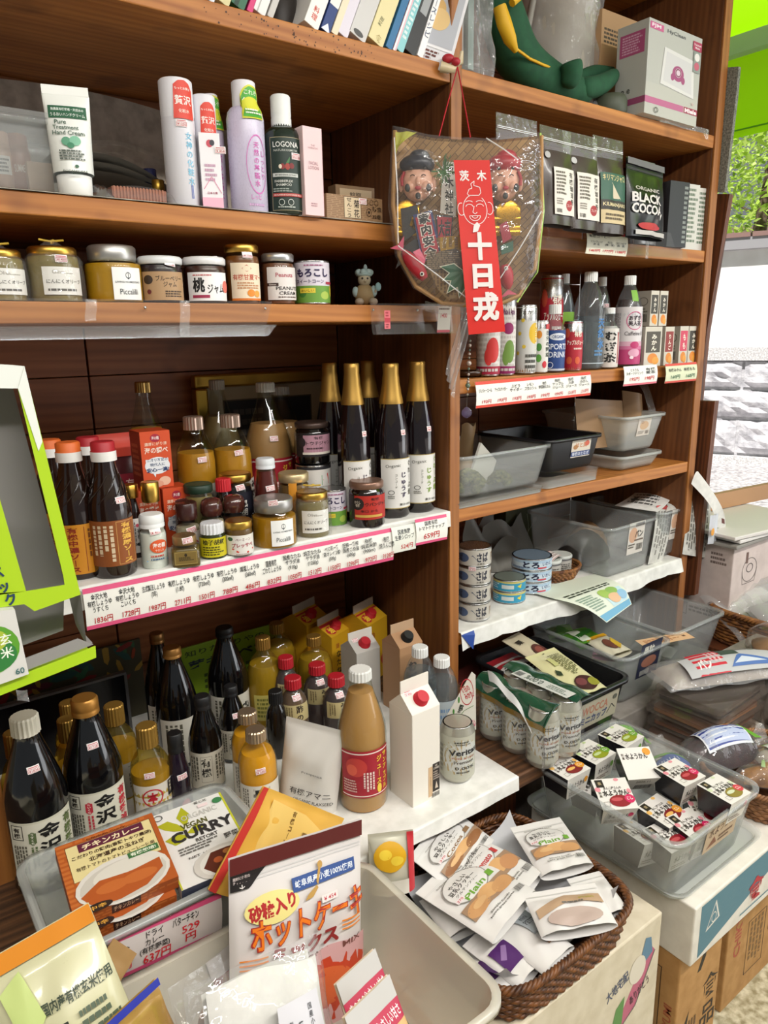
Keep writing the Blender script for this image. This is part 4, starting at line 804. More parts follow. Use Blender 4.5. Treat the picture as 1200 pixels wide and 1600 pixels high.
jar('small jar with white ribbed cap and yellow citrus pepper label', stand(335, 876, 816, 40, ZS4), '#34381c', mat('#dcdee2', .3), [(0, .08, .62, 165, [('r', 0, 0, 1, 1, '#c8bc14'), ('t', '柚子胡椒', .52, .78, .28, .62, '#28280c', 0, .03), ('b', .2, .08, .8, .58, 4, '#4a4a10')])], lf=.7, lr=.93, kind='ribbed', Z=ZS4, name='pepper_jar', prof=[(.96, 0), (1, .04), (1, .64), (.9, .7), (.9, 1)])
jar('small gold-lidded relish jar with chili pictured label', stand(376, 871, 812, 42, ZS4), '#6a4a24', GOLD, [(8, .05, .62, 165, [('r', 0, 0, 1, 1, '#dedad4'), ('e', .2, .82, .08, .1, '#2f5a44'), ('t', 'ベーミーン', .55, .78, .14, .4, '#7a3a44'), ('t', 'プレッサペ', .53, .5, .22, .56, '#a03444', 0, .03), ('l', [(.25, .34), (.4, .17), (.65, .12), (.85, .26)], .003, '#c8402c'), ('b', .35, .03, .7, .08, 1, '#8a5a54')])], lf=.76, lr=.98, Z=ZS4, name='relish_jar')
jar('large jar of yellow piccalilli with grey lid on the sauce shelf', stand(431, 859, 777, 70, ZS4), '#b07a0c', mat('#a9a6a2', .35, .8), [(22, .06, .60, 62, PICC)], [(0, .9, '¥1242', .1)], lf=.72, lr=.84, lvl=.62, prof=[(.97, 0), (1, .04), (1, .6), (.97, .66), (.82, .72), (.82, 1)], Z=ZS4)
jar('gold-lidded jar with an orange paper strip, behind the piccalilli', at(D+.10, 458, 738, 48, ZS4), '#7a5a34', mat('#c9b48a', .35, .6), [(-5, .3, 1.0, 30, [('r', 0, 0, 1, 1, '#d08a20')])], lf=.84, lr=.97, Z=ZS4)
jar('bagged olive garlic jar with a yellow tie in front of the corn tin', stand(490, 842, 767, 52, ZS4), '#7d6a26', GOLD, [(14, .12, .62, 105, OLIVE)], [], lf=.8, lr=.92, prof=JL, extra=bagged, Z=ZS4)
can('sweet corn tin behind the olive jar on the sauce shelf', at(D+.075, 519, 763, 42, ZS4), ZS4, [(10, .04, .96, 175, CORN)], 'tab')
pt = at(D+.15, 489, 724, 54, ZS4)
can('dark tin of peeled tomatoes carrying a jar of black bean paste', pt, ZS4, [(15, .03, .97, 170, [('r', 0, 0, 1, 1, '#2a2a2e'), ('r', .28, .25, .9, .95, '#d6d2cc'), ('p', [(.45, .75), (.58, .85), (.58, .65)], '#2f8a4c'), ('p', [(.6, .75), (.72, .88), (.75, .66)], '#c83a34'), ('t', 'PEELED AND PURE', .6, .52, .09, .55, '#2a2628'), ('e', .6, .3, .18, .08, '#b84038')])], 'tab')
DOU = [('r', 0, 0, 1, 1, '#1f1a1c'), ('r', .22, .12, .98, .92, '#b08494'), ('e', .18, .62, .1, .2, '#2c2428'), ('t', '有機', .58, .8, .13, .22, '#2a1c22'), ('t', 'トウチジャン', .6, .58, .16, .62, '#2a1c22'), ('b', .3, .3, .7, .42, 1, '#4a2c38'), ('r', .2, .1, .95, .2, '#d8d0c4')]
rnd('paste_jar', 'black bean paste jar with pink label, stacked on a dark tin', 'jar', (pt[0], pt[1], pt[2]*.74, pt[3]*1.0), ZS4+pt[2]+.001, JAR, DARKB, (.86, .94, mat('#4a3a34', .4, .5), 'lid'), None, [(10, .2, .76, 140, DOU)])
TOB = [('r', 0, 0, 1, 1, '#b0281e'), ('r', 0, .0, .2, 1, '#2a1c18'), ('e', .27, .66, .13, .26, '#221a18'), ('t', 'からし\n有機', .27, .66, .26, .13, '#d8c8b8'), ('t', '有機', .62, .85, .12, .18, '#2a120e'), ('t', 'トウバンジャン', .64, .64, .16, .58, '#2a120e', 0, .02), ('t', '辛口 から', .5, .36, .11, .34, '#3a1612'), ('r', .22, .1, .78, .2, '#c8a04a'), ('p', [(.06, .2), (.14, .4), (.1, .1)], '#3f6a2c')]
jar('dark jar of chili bean paste with red label in front of the gold-necked bottles', stand(574, 827, 750, 56, ZS4), '#1c1010', mat('#8a6a5a', .35, .6), [(8, .2, .72, 165, TOB)], lf=.84, lr=.94, Z=ZS4, glass=mat('#140b0a', .12, coat=.6), name='paste_jar')
# gold-necked juice bottles
GN = [(.96, 0), (1, .02), (1, .5), (.98, .55), (.85, .64), (.62, .76), (.5, .84), (.42, .92), (.40, 1)]
def gln(c, c2): return [('r', 0, 0, 1, 1, '#dcdad6'), ('r', 0, .985, 1, 1, '#b09a5a'), ('r', 0, 0, 1, .015, '#b09a5a'), ('t', 'Organic', .36, .85, .08, .42, '#3a3c30', .05, -.0), ('t', vt('ぶどうじゅうす')[0:0]+vt('じゅうす'), .66, .47, .5, .17, c, 0, .03), ('t', vt('ぐれーぷ畑'), .9, .6, .7, .13, c2, 0, .02), ('t', vt('コンコード'), .44, .55, .28, None, '#55584a'), ('o', .3, .33, .09, .045, .2, '#3a3a38'), ('b', .2, .2, .45, .27, 2, '#7a7870'), ('t', '果汁100%', .72, .08, .055, .4, '#3a3a34')]
GL = dict(name='juice_bottle', cat='bottle')
def gold(label, p, c, c2, stick=True):
    return rnd('juice_bottle', label, 'bottle', p, ZS4, GN, mat('#150a0c', .1, coat=.6), (.745, 1, GOLDF, 'foil'), None, [(20, .07, .40, 118, gln(c, c2))], [(40, .55, '¥', 0, .011, .011)] if stick else ())
gold('foremost gold-necked grape juice bottle with dark purple lettering', stand(614, 812, 568, 54, ZS4), '#3a2e4a', '#4a4a3a')
gold('rightmost gold-necked juice bottle with green lettering, next to the divider', stand(654, 803, 565, 52, ZS4), '#7a9a34', '#8aa83c')
gold('gold-necked juice bottle second from the left, behind the chili paste jar', at(D+.08, 549, 568, 52, ZS4), '#3a2e4a', '#4a4a3a')
gold('gold-necked juice bottle at the back between two others', at(D+.22, 574, 564, 48, ZS4), '#3a2e4a', '#4a4a3a', False)
gold('leftmost gold-necked juice bottle, next to the black bean paste', at(D+.19, 514, 567, 50, ZS4), '#3a2e4a', '#4a4a3a')
# hand-written price strips along the white shelf
def strip(name, label, tl, tr, bl, y, cells, tilt=.0, edge='#d8507c', top=True, cat='price strip', paper='#e9e7e0', bot=True):
    a, b = W(*tl, Y=y), W(*tr, Y=y); c = W(*bl, Y=y); u = (b-a); L = u.length; u.normalize(); v = Vector((0, -math.sin(tilt), -1)); v = Vector((0, 0, -1)) if not tilt else v.normalized(); H = (a-c).length
    r = T(name, label, cat, M=Matrix(((u.x, 0, -v.x, a.x), (u.y, 1, -v.y, a.y), (u.z, 0, -v.z, a.z), (0, 0, 0, 1))) )
    mb = MB(); sf = lambda p, q, off=0: Vector((p+L/2, -off-.004*math.sin(pi*min(1, max(0, q/H))), q-H))
    mb.grid(lambda s, t: sf((s-.5)*L, t*H, 0), 20, 4, paper); mb.grid(lambda s, t: sf((s-.5)*L, t*H, -.0006), 20, 4, paper)
    it = ([('r', 0, .88, 1, 1, edge)] if top else [])+([('r', 0, 0, 1, .1, edge)] if bot else [])+cells
    draw(mb, sf, L, H, it, nu=20, nv=4); mb.build('card', r); return r
cells = []
for i, (n, pr) in enumerate([('金沢大地\n有機しょうゆ\nうすくち', '1836円'), ('金沢大地\n有機しょうゆ\nこいくち', '1728円'), ('古式製法しょうゆ\n(3年)', '1987円'), ('有機しょうゆ\n(1.8ℓ)', '2711円'), ('有機しょうゆ\n(720mℓ)', '1501円'), ('有機しょうゆ\n(300mℓ)', '788円'), ('減塩しょうゆ\n(360mℓ)', '486円'), ('国産有機\nごわりしょうゆ', '832円'), ('国産なたね\nサラダ油\n(910g)', '1050円'), ('純正なたね\nサラダ油\n(1250g)', '1512円'), ('べに花一番\n高オレイン酸\n(500g)', '1150円'), ('圧搾一番搾\n国産こめ油\n(600g)', '1296円'), ('有機\n純玄米酢\n(900ml)', '972円'), ('有機\n純りんご酢', '3128円')]):
    u = .038+i*.0715; cells += [('t', n, u, .62, .44 if n.count('\n') > 1 else .34, .062, K), ('t', pr, u+.006, .2, .17, .046, '#b8242c')]
strip('price_strip', 'long hand-written price strip with pink borders along the white sauce shelf', (128, 921), (612, 829), (136, 984), D-.010, cells, .12)
strip('price_tag', 'hand-written white tag reading 524 yen on the sauce shelf edge', (611, 825), (648, 818), (619, 862), D-.013, [('t', '国産無糖\n生姜シロップ', .5, .68, .4, .8, '#33363a'), ('t', '524円', .6, .2, .2, .5, '#c0242c')], .12, top=False, bot=False, cat='price tag', paper='#e3e4da')
strip('price_tag', 'pink bordered tag reading 659 yen beside the divider', (648, 812), (697, 804), (656, 849), D-.015, [('t', '国産有機\nトマトケチャップ', .5, .7, .34, .8, '#33363a'), ('t', '659円', .48, .3, .24, .5, '#c0242c')], .14, cat='price tag')
# ------------------------------------------------------------------ counter: soy sauce, oils, cartons, juices
SOY = [(.97, 0), (1, .02), (1, .5), (.97, .56), (.86, .64), (.66, .75), (.48, .84), (.40, .89), (.38, 1)]
def c5(name, label, cat, p, prof, body, cap=None, liq=None, labs=(), stick=(), **k):
    return rnd(name, label, cat, p, ZC+.001, prof, body, cap, liq, labs, stick, **k)
def soyl(c, c2, side):
    return [('r', 0, 0, 1, 1, '#d2cebd'), ('r', 0, .97, 1, 1, '#c8c4b0'), ('f', .04, .74, .22, .96, .0012, '#26221c'), ('t', '有\n機', .13, .85, .15, .1, '#26221c', 0, .03), ('e', .34, .76, .05, .1, c2), ('r', .29, .69, .39, .84, c2), ('t', vt(side), .34, .76, .17, .045, '#f0ece0'), ('t', vt('金沢大地'), .57, .46, .94, .30, '#161412', .0, .03),
            ('t', vt('有機醤油'), .86, .62, .62, .15, c, 0, .04), ('c', .05, .12, .26, .66, 5, '#5a564a'), ('c', .3, .3, .4, .64, 2, c2), ('q', .06, .02, .22, .1, '#3a3630')]
c5('soy_sauce_bottle', 'large soy sauce bottle with white screw cap and green lettered label at the left end', 'bottle', at(1.14, 37, 1119, 92, ZC), SOY, DARKB, (.90, .46, '#d8d2c2', 'ribbed'), None, [(6, .06, .46, 134, soyl('#5a6a3a', '#5a6a44', 'うすくち'))], [(5, .72, '¥1836', .08)])
c5('soy_sauce_bottle', 'large soy sauce bottle with gold cap and red lettered label behind the chicken curry boxes', 'bottle', at(1.17, 131, 1091, 88, ZC), SOY, DARKB, (.90, .46, mat('#b8823c', .4, .6), 'screw'), None, [(6, .06, .46, 134, soyl('#c02838', '#b83040', 'こいくち'))], [(8, .72, '¥1728', .06)])
OIL = [(.95, 0), (1, .03), (1, .3), (.96, .33), (1, .36), (1, .55), (.95, .63), (.75, .71), (.5, .77), (.42, .80), (.42, .86), (.52, .87), (.52, .9)]
TAI = [('r', 0, 0, 1, 1, '#d6d0c4'), ('o', .45, .72, .22, .2, .14, '#b82030'), ('t', '本', .45, .72, .24, .2, '#b82030', 0, .05), ('t', '太白', .5, .38, .2, .5, '#141210', -.1, .05), ('t', '胡麻油', .45, .13, .18, .5, '#141210', 0, .03), ('r', .8, .62, .92, .98, '#2a2620'), ('t', vt('竹本油脂'), .86, .8, .3, .06, '#d8ccb4')]
OLIQ = (mat('#a88a34', .3), .6)
def oil(label, p, lab=True, stick=()):
    return c5('oil_bottle', label, 'bottle', p, OIL, OILG, (.80, .54, mat('#a8823c', .4, .6), 'ribbed'), (mat('#b89c48', .25), .56), [(6, .04, .48, 140, TAI)] if lab else [(20, .04, .42, 130, [('r', 0, 0, 1, 1, '#8f897c'), ('c', .5, .1, .95, .9, 5, '#4a463c')])], stick)
oil('foremost pale sesame oil bottle with a red circled character on its label', at(1.17, 228, 1134, 60, ZC), True, [(-4, .56, '¥ 875', .04)])
oil('sesame oil bottle behind and left of the foremost one', at(1.29, 177, 1102, 56, ZC), False)
oil('sesame oil bottle between the two big soy sauce bottles', at(1.26, 103, 1124, 52, ZC), False)
oil('sesame oil bottle deepest behind the gold capped soy sauce', at(1.36, 106, 1098, 50, ZC), False)
oil('sesame oil bottle in shadow behind the white capped soy sauce', at(1.24, 20, 1145, 54, ZC), False)
LBD = [('r', 0, 0, 1, 1, '#c8c2b2'), ('t', vt('有機'), .42, .6, .5, None, '#26221c', 0, .03), ('f', .3, .2, .56, .9, .0006, '#6a6454'), ('c', .62, .1, .95, .9, 4, '#5a5648'), ('c', .04, .1, .26, .9, 3, '#5a5648')]
LBK = [('r', 0, 0, 1, 1, '#d2cdc0'), ('t', vt('特選'), .7, .4, .66, .3, '#161412', 0, .05), ('c', .1, .1, .45, .9, 4, '#5a5648')]
c5('soy_sauce_bottle', 'tall black bottle with gold cap standing left of its twin by the green panel', 'bottle', at(1.40, 244, 990, 50, ZC), SOY, DARKB, (.92, .44, mat('#8a6030', .4, .6), 'screw'), None, [(14, .05, .42, 150, LBK)])
c5('soy_sauce_bottle', 'tall black bottle with gold cap in front of the green panel, right of its twin', 'bottle', at(1.33, 268, 1012, 64, ZC), SOY, DARKB, (.92, .44, mat('#a8783c', .4, .6), 'screw'), None, [(20, .05, .44, 150, LBK)])
c5('soy_sauce_bottle', 'tall all-black bottle with black cap in the middle of the green panel', 'bottle', at(1.38, 350, 981, 62, ZC), SOY, DARKB, (.92, .44, '#0d0d0e', 'screw'), None, [(14, .05, .40, 150, LBK)])
c5('vinegar_bottle', 'slim black bottle with black cap and cream label, right of the purple one', 'bottle', at(1.21, 315, 1088, 52, ZC), SOY, DARKB, (.87, .48, '#141416', 'screw'), None, [(8, .06, .46, 150, LBD)])
c5('vinegar_bottle', 'slim black bottle with black cap behind the yellow summer orange juice', 'bottle', at(1.27, 360, 1072, 44, ZC), SOY, DARKB, (.87, .48, '#141416', 'screw'), None, [(8, .06, .46, 150, LBD)], [(20, .62, '¥ 513', .04)])
c5('seasoning_bottle', 'small dark purple bottle with black cap and pink emblem', 'bottle', at(1.16, 272, 1146, 38, ZC), SAU, mat('#1c1220', .14, coat=.5), (.78, .62, '#101012', 'screw'), None, [(10, .02, .3, 150, [('r', 0, 0, 1, 1, '#3a1c44'), ('e', .62, .6, .14, .2, '#d04a6a'), ('t', '海の精', .62, .6, .16, .2, '#f0dce4')])], [(20, .5, '¥ 540', .1)])
NAT = [('r', 0, 0, 1, 1, '#d2ccc0'), ('t', vt('夏みかん'), .5, .45, .9, .34, '#161412', 0, .06), ('c', .08, .1, .24, .9, 3, '#6a645a')]
for lb, tx, ty, y, k in (('front bottle of orange summer citrus juice beside the flaxseed pouch', 399, 1140, 1.07, 60), ('summer citrus juice bottle behind the front one, bronze cap', 386, 1112, 1.14, 56)):
    c5('juice_bottle', lb, 'bottle', at(y, tx, ty, k, ZC), MIK, GLASS, (.88, .54, mat('#b09a80', .3, .75), 'ribbed'), (mat('#e09a1c', .35), .76), [(8, .05, .46, 150, NAT)], [(8 if k == 60 else -5, .60, '¥ 390', .08)])
# big square-shouldered oil bottles
PETO = [(.95, 0), (1, .03), (1, .5), (.97, .6), (.8, .72), (.5, .8), (.38, .83), (.38, 1)]
for lb, tx, ty, y in (('big oil bottle leftmost of the three beside the green panel', 410, 996, 1.36), ('big oil bottle at the back of the three beside the green panel', 432, 974, 1.46), ('big oil bottle in front of the yellow oil cartons', 490, 994, 1.36)):
    c5('oil_bottle', lb, 'bottle', at(y, tx, ty, 56, ZC), PETO, OILG, (.87, .42, mat('#9a7434', .4, .6), 'ribbed'), (mat('#a8983a', .25), .70), [(10, .1, .4, 100, [('r', 0, 0, 1, 1, '#b8ac5a'), ('b', .1, .1, .9, .9, 5, '#6a6a2a')])])
# red-capped bottles
for i, (lb, tx, ty, y, w_, liq, st, txt) in enumerate((('red capped bottle with brown content at the back, left of the others', 446, 1027, 1.32, 34, '#4a2214', 0, 'みりん'), ('red capped pale yellow-green bottle left of the flaxseed pouch', 457, 1059, 1.24, 38, '#8f8a3a', 1, '酢の'), ('red capped brown bottle with cream label behind the flaxseed pouch', 495, 1038, 1.28, 38, '#4a1c10', 1, 'みりん'), ('red capped brown ribbed bottle just left of the apple juice', 525, 1056, 1.20, 38, '#3a140c', 1, 'みりん'))):
    c5('seasoning_bottle', lb, 'bottle', at(y, tx, ty, w_*1.22, ZC), PETO, clear('tinted%d' % i, '#c0a070', .05, .06), (.85, .58, '#b01c28', 'ribbed'), (mat(liq, .25), .78), [(12, .42, .66, 110, [('r', 0, 0, 1, 1, '#b8a878'), ('t', vt(txt), .6, .5, .9, None, '#2a1c14', 0, .03), ('c', .1, .1, .35, .9, 3, '#6a5a3a')])], [(18, .72, '¥ 594', .1)] if st else ())
c5('vinegar_bottle', 'small black capped dark bottle in front of the big oil bottles', 'bottle', at(1.22, 430, 1080, 34, ZC), PETO, mat('#14100e', .14, coat=.5), (.82, .66, '#121214', 'ribbed'))
# gable-top cartons
def gable(label, px, py_top, y, wpx, hz_, col, items=(), side=(), cap=None, rz=0, fin='#d9d5cc', dpt=None, slope=(), stick=()):
    x = px_x(px, y, ZC+hz_); w_ = wpx; d = dpt or wpx
    root = T('drink_carton', label, 'carton', (x, y, ZC+.001), rz); z1 = hz_*.78; z2 = hz_*.9
    mb = MB(); mb.box(-w_/2, w_/2, -d/2, d/2, 0, z1, col); mb.build('body', root, None, .0012)
    mb = MB(); a = [(-w_/2, -d/2, z1), (w_/2, -d/2, z1), (w_/2, d/2, z1), (-w_/2, d/2, z1), (-w_/2, -.001, z2), (w_/2, -.001, z2), (w_/2, .001, z2), (-w_/2, .001, z2)]
    mb.add(a, [(0, 1, 5, 4), (2, 3, 7, 6), (1, 2, 6, 5), (3, 0, 4, 7)], col); mb.build('gable', root)
    mb = MB(); mb.box(-w_/2, w_/2, -.0015, .0015, z2-.002, hz_, fin); mb.build('top_fin', root, None, .0006)
    n = Vector((0, -(z2-z1), d/2)).normalized(); U = Vector((0, d/2, z2-z1)).normalized(); sl = math.hypot(d/2, z2-z1)
    if items: dec(root, 'front_print', plane((0, -d/2, 0), (1, 0, 0), (0, 0, 1)), w_, z1, items, nu=1)
    if side: dec(root, 'side_print', plane((w_/2, 0, 0), (0, 1, 0), (0, 0, 1)), d, z1, side, nu=1)
    sp = plane((0, -d/2, z1), (1, 0, 0), U)
    if slope: dec(root, 'gable_print', sp, w_, sl, slope, nu=1)
    if cap:
        c = Vector((.0, -d/2, z1))+U*sl*.5; M_ = Matrix.Translation(c) @ n.to_track_quat('Z', 'Y').to_matrix().to_4x4()
        mb = MB(); mb.lathe([(.0145, 0), (.0145, .003), (.0125, .004), (.0125, .012), (.011, .014)], cap, 20, M=M_); mb.build('screw_cap', root)
    for u, v, s in stick: sticker(root, sp, u*w_, v*sl, s)
    return root
YEL = [('r', 0, 0, 1, 1, '#c89a1c'), ('t', vt('油'), .25, .8, .1, None, '#8a1c1c'), ('t', vt('なたね油'), .3, .4, .6, None, '#2a1a10', 0, .03), ('e', .8, .3, .16, .1, '#b82a24')]
def yel(label, px, py, y, hz_): gable(label, px, py, y, .085, hz_, '#c8981c', YEL, [('r', 0, 0, 1, 1, '#b8881a'), ('r', .1, .3, .9, .7, '#b83a24')], '#b01c24', .35, slope=[('r', 0, 0, 1, 1, '#c89a1c'), ('r', 0, .75, 1, 1, '#b02024'), ('e', .24, .4, .18, .28, '#b02428'), ('t', '油', .24, .4, .4, .2, '#e8c43a', 0, .04)], fin='#a8a094')
yel('yellow oil carton with red cap, leftmost of three at the back of the counter', 474, 948, 1.50, W(474, 940, Y=1.5).z-ZC)
yel('yellow oil carton with red cap, middle of three and nearest', 512, 965, 1.44, W(512, 960, Y=1.44).z-ZC)
yel('yellow oil carton with red cap, rightmost of three at the back of the counter', 567, 945, 1.41, W(567, 940, Y=1.41).z-ZC)
gable('plain pale grey carton with red cap behind the front white one', 562, 985, 1.30, .066, W(562, 985, Y=1.30).z-ZC, '#b9b6b0', cap='#b01c28', rz=.0, stick=[(-.25, .75, '¥ 594')])
gable('light brown carton with black cap beside the divider', 628, 972, 1.22, .066, W(628, 972, Y=1.22).z-ZC, '#a8805c', [('t', vt('むぎ茶'), .55, .5, .5, None, '#2a1c12', 0, .05)], [('r', 0, 0, 1, 1, '#8a6648')], '#141414', .0, '#b89878')
ICE = [(q[0],)+tuple(q[1:]) for q in (('r', .56, .03, .72, .36, '#c8a884'), ('r', .72, .07, .98, .38, '#241a16'), ('t', 'ICE\nCOFFEE', .85, .34, .05, .2, '#d8ccc0', 0, .02), ('t', 'Sweetened liquid coffee', .64, .2, None, .3, '#5a3c24', pi/2), ('b', .74, .2, .96, .3, 4, '#a89a90'), ('p', [(.8, .1), (.85, .18), (.92, .1)], '#c8b8a8'), ('q', .70, .01, .97, .06, '#1a1614'))]
xz = W(644, 1262, Z=ZC)
gable('front white liquid coffee carton with red cap and black barcode panel', 647, 1056, xz.y+.03, .066, W(647, 1058, Y=xz.y+.03).z-ZC, '#e2dcd2', ICE, cap='#c01c2c', rz=0.02, fin='#e2dcd2', stick=[(-.28, .78, '¥ 486')])
# apple juice in front
APJ = [(.9, 0), (.98, .01), (1, .03), (1, .52), (.96, .6), (.8, .7), (.56, .82), (.45, .89), (.43, .93), (.43, 1)]
c5('juice_bottle', 'large apple juice bottle with white cap and red label in front of the coffee carton', 'bottle', stand(569, 1275, 1046, 76, ZC), APJ, GLASS, (.93, .47, '#d8d8d4', 'ribbed'), (mat('#b88850', .35), .85), [(10, .13, .48, 128, SUN)])
# flaxseed pouch
M_, w_, h_ = pose3((430, 1255, ZC+.002), (505, 1268, ZC+.002), (448, 1120, ZC+.14))
a = W(436, 1250, Z=ZC); b = W(512, 1262, Z=ZC); rz = math.atan2((b-a).y, (b-a).x)
M_ = Matrix.Translation((a.x, a.y, ZC+.003)) @ Matrix.Rotation(rz-.05, 4, 'Z') @ Matrix.Rotation(-.10, 4, 'X') @ Matrix.Rotation(.10, 4, 'Y')
pouch('flaxseed_pouch', 'white stand-up pouch of organic flaxseed in front of the red capped bottles', 'pouch', M_, .115, .165, .05, mat('#d6d2cb', .38), [('t', '有機アマニ', .6, .27, .075, .66, '#3a3632'), ('t', 'ORGANIC FLAXSEED', .66, .18, .035, .62, '#3a3632'), ('t', 'Prosperica', .62, .5, .035, .34, '#4a4a48', 0, 0)], notch=1)
# water bottles
for lb, tx, ty, y in (('clear water bottle with white cap nearest the divider', 690, 1027, 1.08), ('clear water bottle with white cap behind the coffee carton', 656, 1011, 1.13)):
    c5('water_bottle', lb, 'bottle', at(y, tx, ty, 52, ZC), [(.9, 0), (1, .03), (1, .6), (.96, .66), (.7, .8), (.46, .88), (.42, .9), (.42, 1)], PET, (.885, .50, '#e2e2e0', 'ribbed'), (clear('water', '#cdd6da', .14, .05, '#9aa4a8'), .7), [(10, .1, .5, 120, [('r', 0, 0, 1, 1, '#aab4ba'), ('b', .1, .2, .9, .8, 3, '#6a8ab0')])])
# folded sign card
def facing(pts, y_at, name, label, cat, col, items=(), th=.0015, box=None, rot=0, tilt=0, group=None):
    """flat card turned to the viewer: outline in pixels on an upright plane through the first point at row y_at"""
    p0 = W(*pts[0], Y=y_at); n = Vector((-p0.x, -p0.y, 0)).normalized(); n = Matrix.Rotation(rot, 3, 'Z') @ n; u = Vector((-n.y, n.x, 0)); v = Vector((0, 0, 1))
    if tilt: v = (v*math.cos(tilt)-n*math.sin(tilt)); n = u.cross(v)
    def unp(px, py):
        d = FW+RT*((px-600)/F)-UP*((py-800)/F); q = CAM+d*((p0-CAM).dot(n)/d.dot(n))-p0; return q.dot(u), q.dot(v)
    P = [unp(*q) for q in pts]; x0, x1, y0, y1 = min(p[0] for p in P), max(p[0] for p in P), min(p[1] for p in P), max(p[1] for p in P)
    o = p0+u*x0+v*y0; root = T(name, label, cat, M=Matrix(((u.x, -n.x, v.x, o.x), (u.y, -n.y, v.y, o.y), (u.z, -n.z, v.z, o.z), (0, 0, 0, 1))), group=group)
    mb = MB(); f = [(a-x0, 0, b-y0) for a, b in P]; k = len(f); mb.add(f+[(a, th, b) for a, _, b in f], [tuple(range(k)), tuple(range(2*k-1, k-1, -1))]+[(i, (i+1) % k, k+(i+1) % k, k+i)[::-1] for i in range(k)], col); mb.build('card', root)
    if items: dec(root, 'print', plane(((x1-x0)/2, 0, 0), (1, 0, 0), (0, 0, 1)), x1-x0, y1-y0, items, nu=1)
    return root
r = facing([(697, 1120), (706, 1152), (744, 1140), (743, 1055), (737, 1050)], .985, 'sign_card', 'triangular folded card with red and green lettering between water bottle and beer can', 'card', '#e0dcd2',
    [('o', .68, .7, .22, .2, .08, '#c0303c'), ('t', '毎日の\nみかた', .68, .7, .2, .3, '#c0303c', .5, .03), ('t', vt('野菜'), .42, .36, .3, .14, '#1f2a1c', -.3, .03), ('t', 'おいしい', .8, .22, .12, .36, '#c83a6a', .3, .03), ('e', .42, .58, .03, .05, '#4a8a3a'), ('e', .25, .4, .03, .04, '#4a8a3a'), ('l', [(.4, .3), (.6, .42), (.9, .5)], .001, '#5a8a3a')])
mb = MB(); b_ = r.matrix_world.inverted() @ Vector((r.matrix_world.translation.x+.01, r.matrix_world.translation.y+.03, ZC+.002)); mb.tube([Vector((.02, .003, .005)), b_], .0022, '#c8c4ba'); mb.build('stand_wire', r)
# beer can
VER = [('r', 0, 0, 1, 1, '#b4b3a4'), ('e', .5, .52, .46, .42, '#a8946a'), ('e', .53, .52, .43, .40, '#c2c3be'), ('b', .36, .84, .72, .9, 1, '#4a4a44'), ('t', 'PREMIUM', .54, .82, .03, .3, '#44443e'), ('t', 'Veritas', .56, .64, .13, .62, '#26262a', .05, .03), ('t', 'PURE & FREE', .56, .5, .04, .5, '#a05a44'), ('t', 'Premium', .56, .41, .07, .42, '#4a4238', .04), ('t', '0.00%', .58, .27, .07, .42, '#34322e'), ('b', .4, .14, .76, .2, 1, '#55534c'), ('b', .02, .1, .12, .8, 6, '#8a887c')]
BEER = [(.78, 0), (.84, .02), (1, .1), (1, .88), (.84, .985), (.84, 1)]
can('single silver beer can standing on the counter in front of the folded card', stand(714, 1229, 1128, 54, ZC), ZC+.001, [(14, .11, .87, 165, VER)], 'tab', mat('#c2c0b4', .3, .7), prof=BEER, name='beer_can', cat='can')
# green panel, fabric picture, black framed panel on the back
r = T('sign_board', 'lime green sign with dark hand lettering leaning behind the tall black bottles', 'sign', (W(280, 1100, Y=1.53).x, 1.53, ZC+.002), 0); x0 = 0; x1 = W(470, 1000, Y=1.53).x-W(280, 1100, Y=1.53).x; zt = W(340, 1000, Y=1.53).z-ZC
mb = MB(); mb.box(0, x1, 0, .006, 0, zt, '#7d9a1c'); mb.build('board', r, None, .001)
dec(r, 'lettering', plane((x1/2, 0, 0), (1, 0, 0), (0, 0, 1)), x1, zt, [('t', '知りたがりやの', .38, .88, .1, .62, '#2a3a10'), ('t', '芽キャベツ', .4, .68, .14, .62, '#1f2a3a', 0, .03), ('b', .2, .2, .7, .5, 3, '#3a4a14'), ('l', [(.62, .74), (.7, .7), (.78, .76)], .004, '#2a3a10')])
r = T('framed_panel', 'black panel in a thin grey metal frame leaning at the back left of the counter', 'panel', (W(208, 1150, Y=1.5).x, 1.5, ZC+.002)); zt = W(205, 1050, Y=1.5).z-ZC
mb = MB(); mb.box(LX+.004-r.location.x, 0, .002, .012, 0, zt-.004, mat('#0c0c10', .15)); mb.build('panel', r)
for a, b, c, d_ in ((LX+.003-r.location.x, 0, zt-.004, zt+.001), (-.005, .001, 0, zt-.0045)):
    mb = MB(); mb.box(a, b, 0, .014, c, d_, mat('#7a7a7c', .4, .7)); mb.build('frame_rail', r)
r = T('fabric_picture', 'dark cloth picture of red flowers and green leaves behind the black panel', 'picture', (W(228, 1100, Y=1.57).x, 1.565, ZC+.002)); zt = W(215, 1000, Y=1.565).z-ZC
mb = MB(); FWD = r.location.x-LX-.004; mb.box(-FWD, 0, 0, .008, 0, zt, '#3f3a26'); mb.build('cloth', r)
it = []; rs = random.Random(3)
for k in range(46):
    a, b, q = rs.random(), .5+.5*rs.random(), rs.random()*6
    c = rs.choice(['#7a2420', '#8a3a1c', '#2f5a3c', '#244a44', '#9a7a2c', '#5a2030']); L = .035+.05*rs.random()
    it.append(('p', [(min(1, max(0, a+L*math.cos(q+t)*s)), min(1, max(0, b+L*2*math.sin(q+t)*s))) for t, s in ((0, 1), (.5, .6), (pi-.4, .7), (pi, 1), (pi+.4, .6), (-.5, .6))], c))
dec(r, 'flowers', plane((-FWD/2, 0, 0), (1, 0, 0), (0, 0, 1)), FWD, zt, it, step=.00002, nu=1)
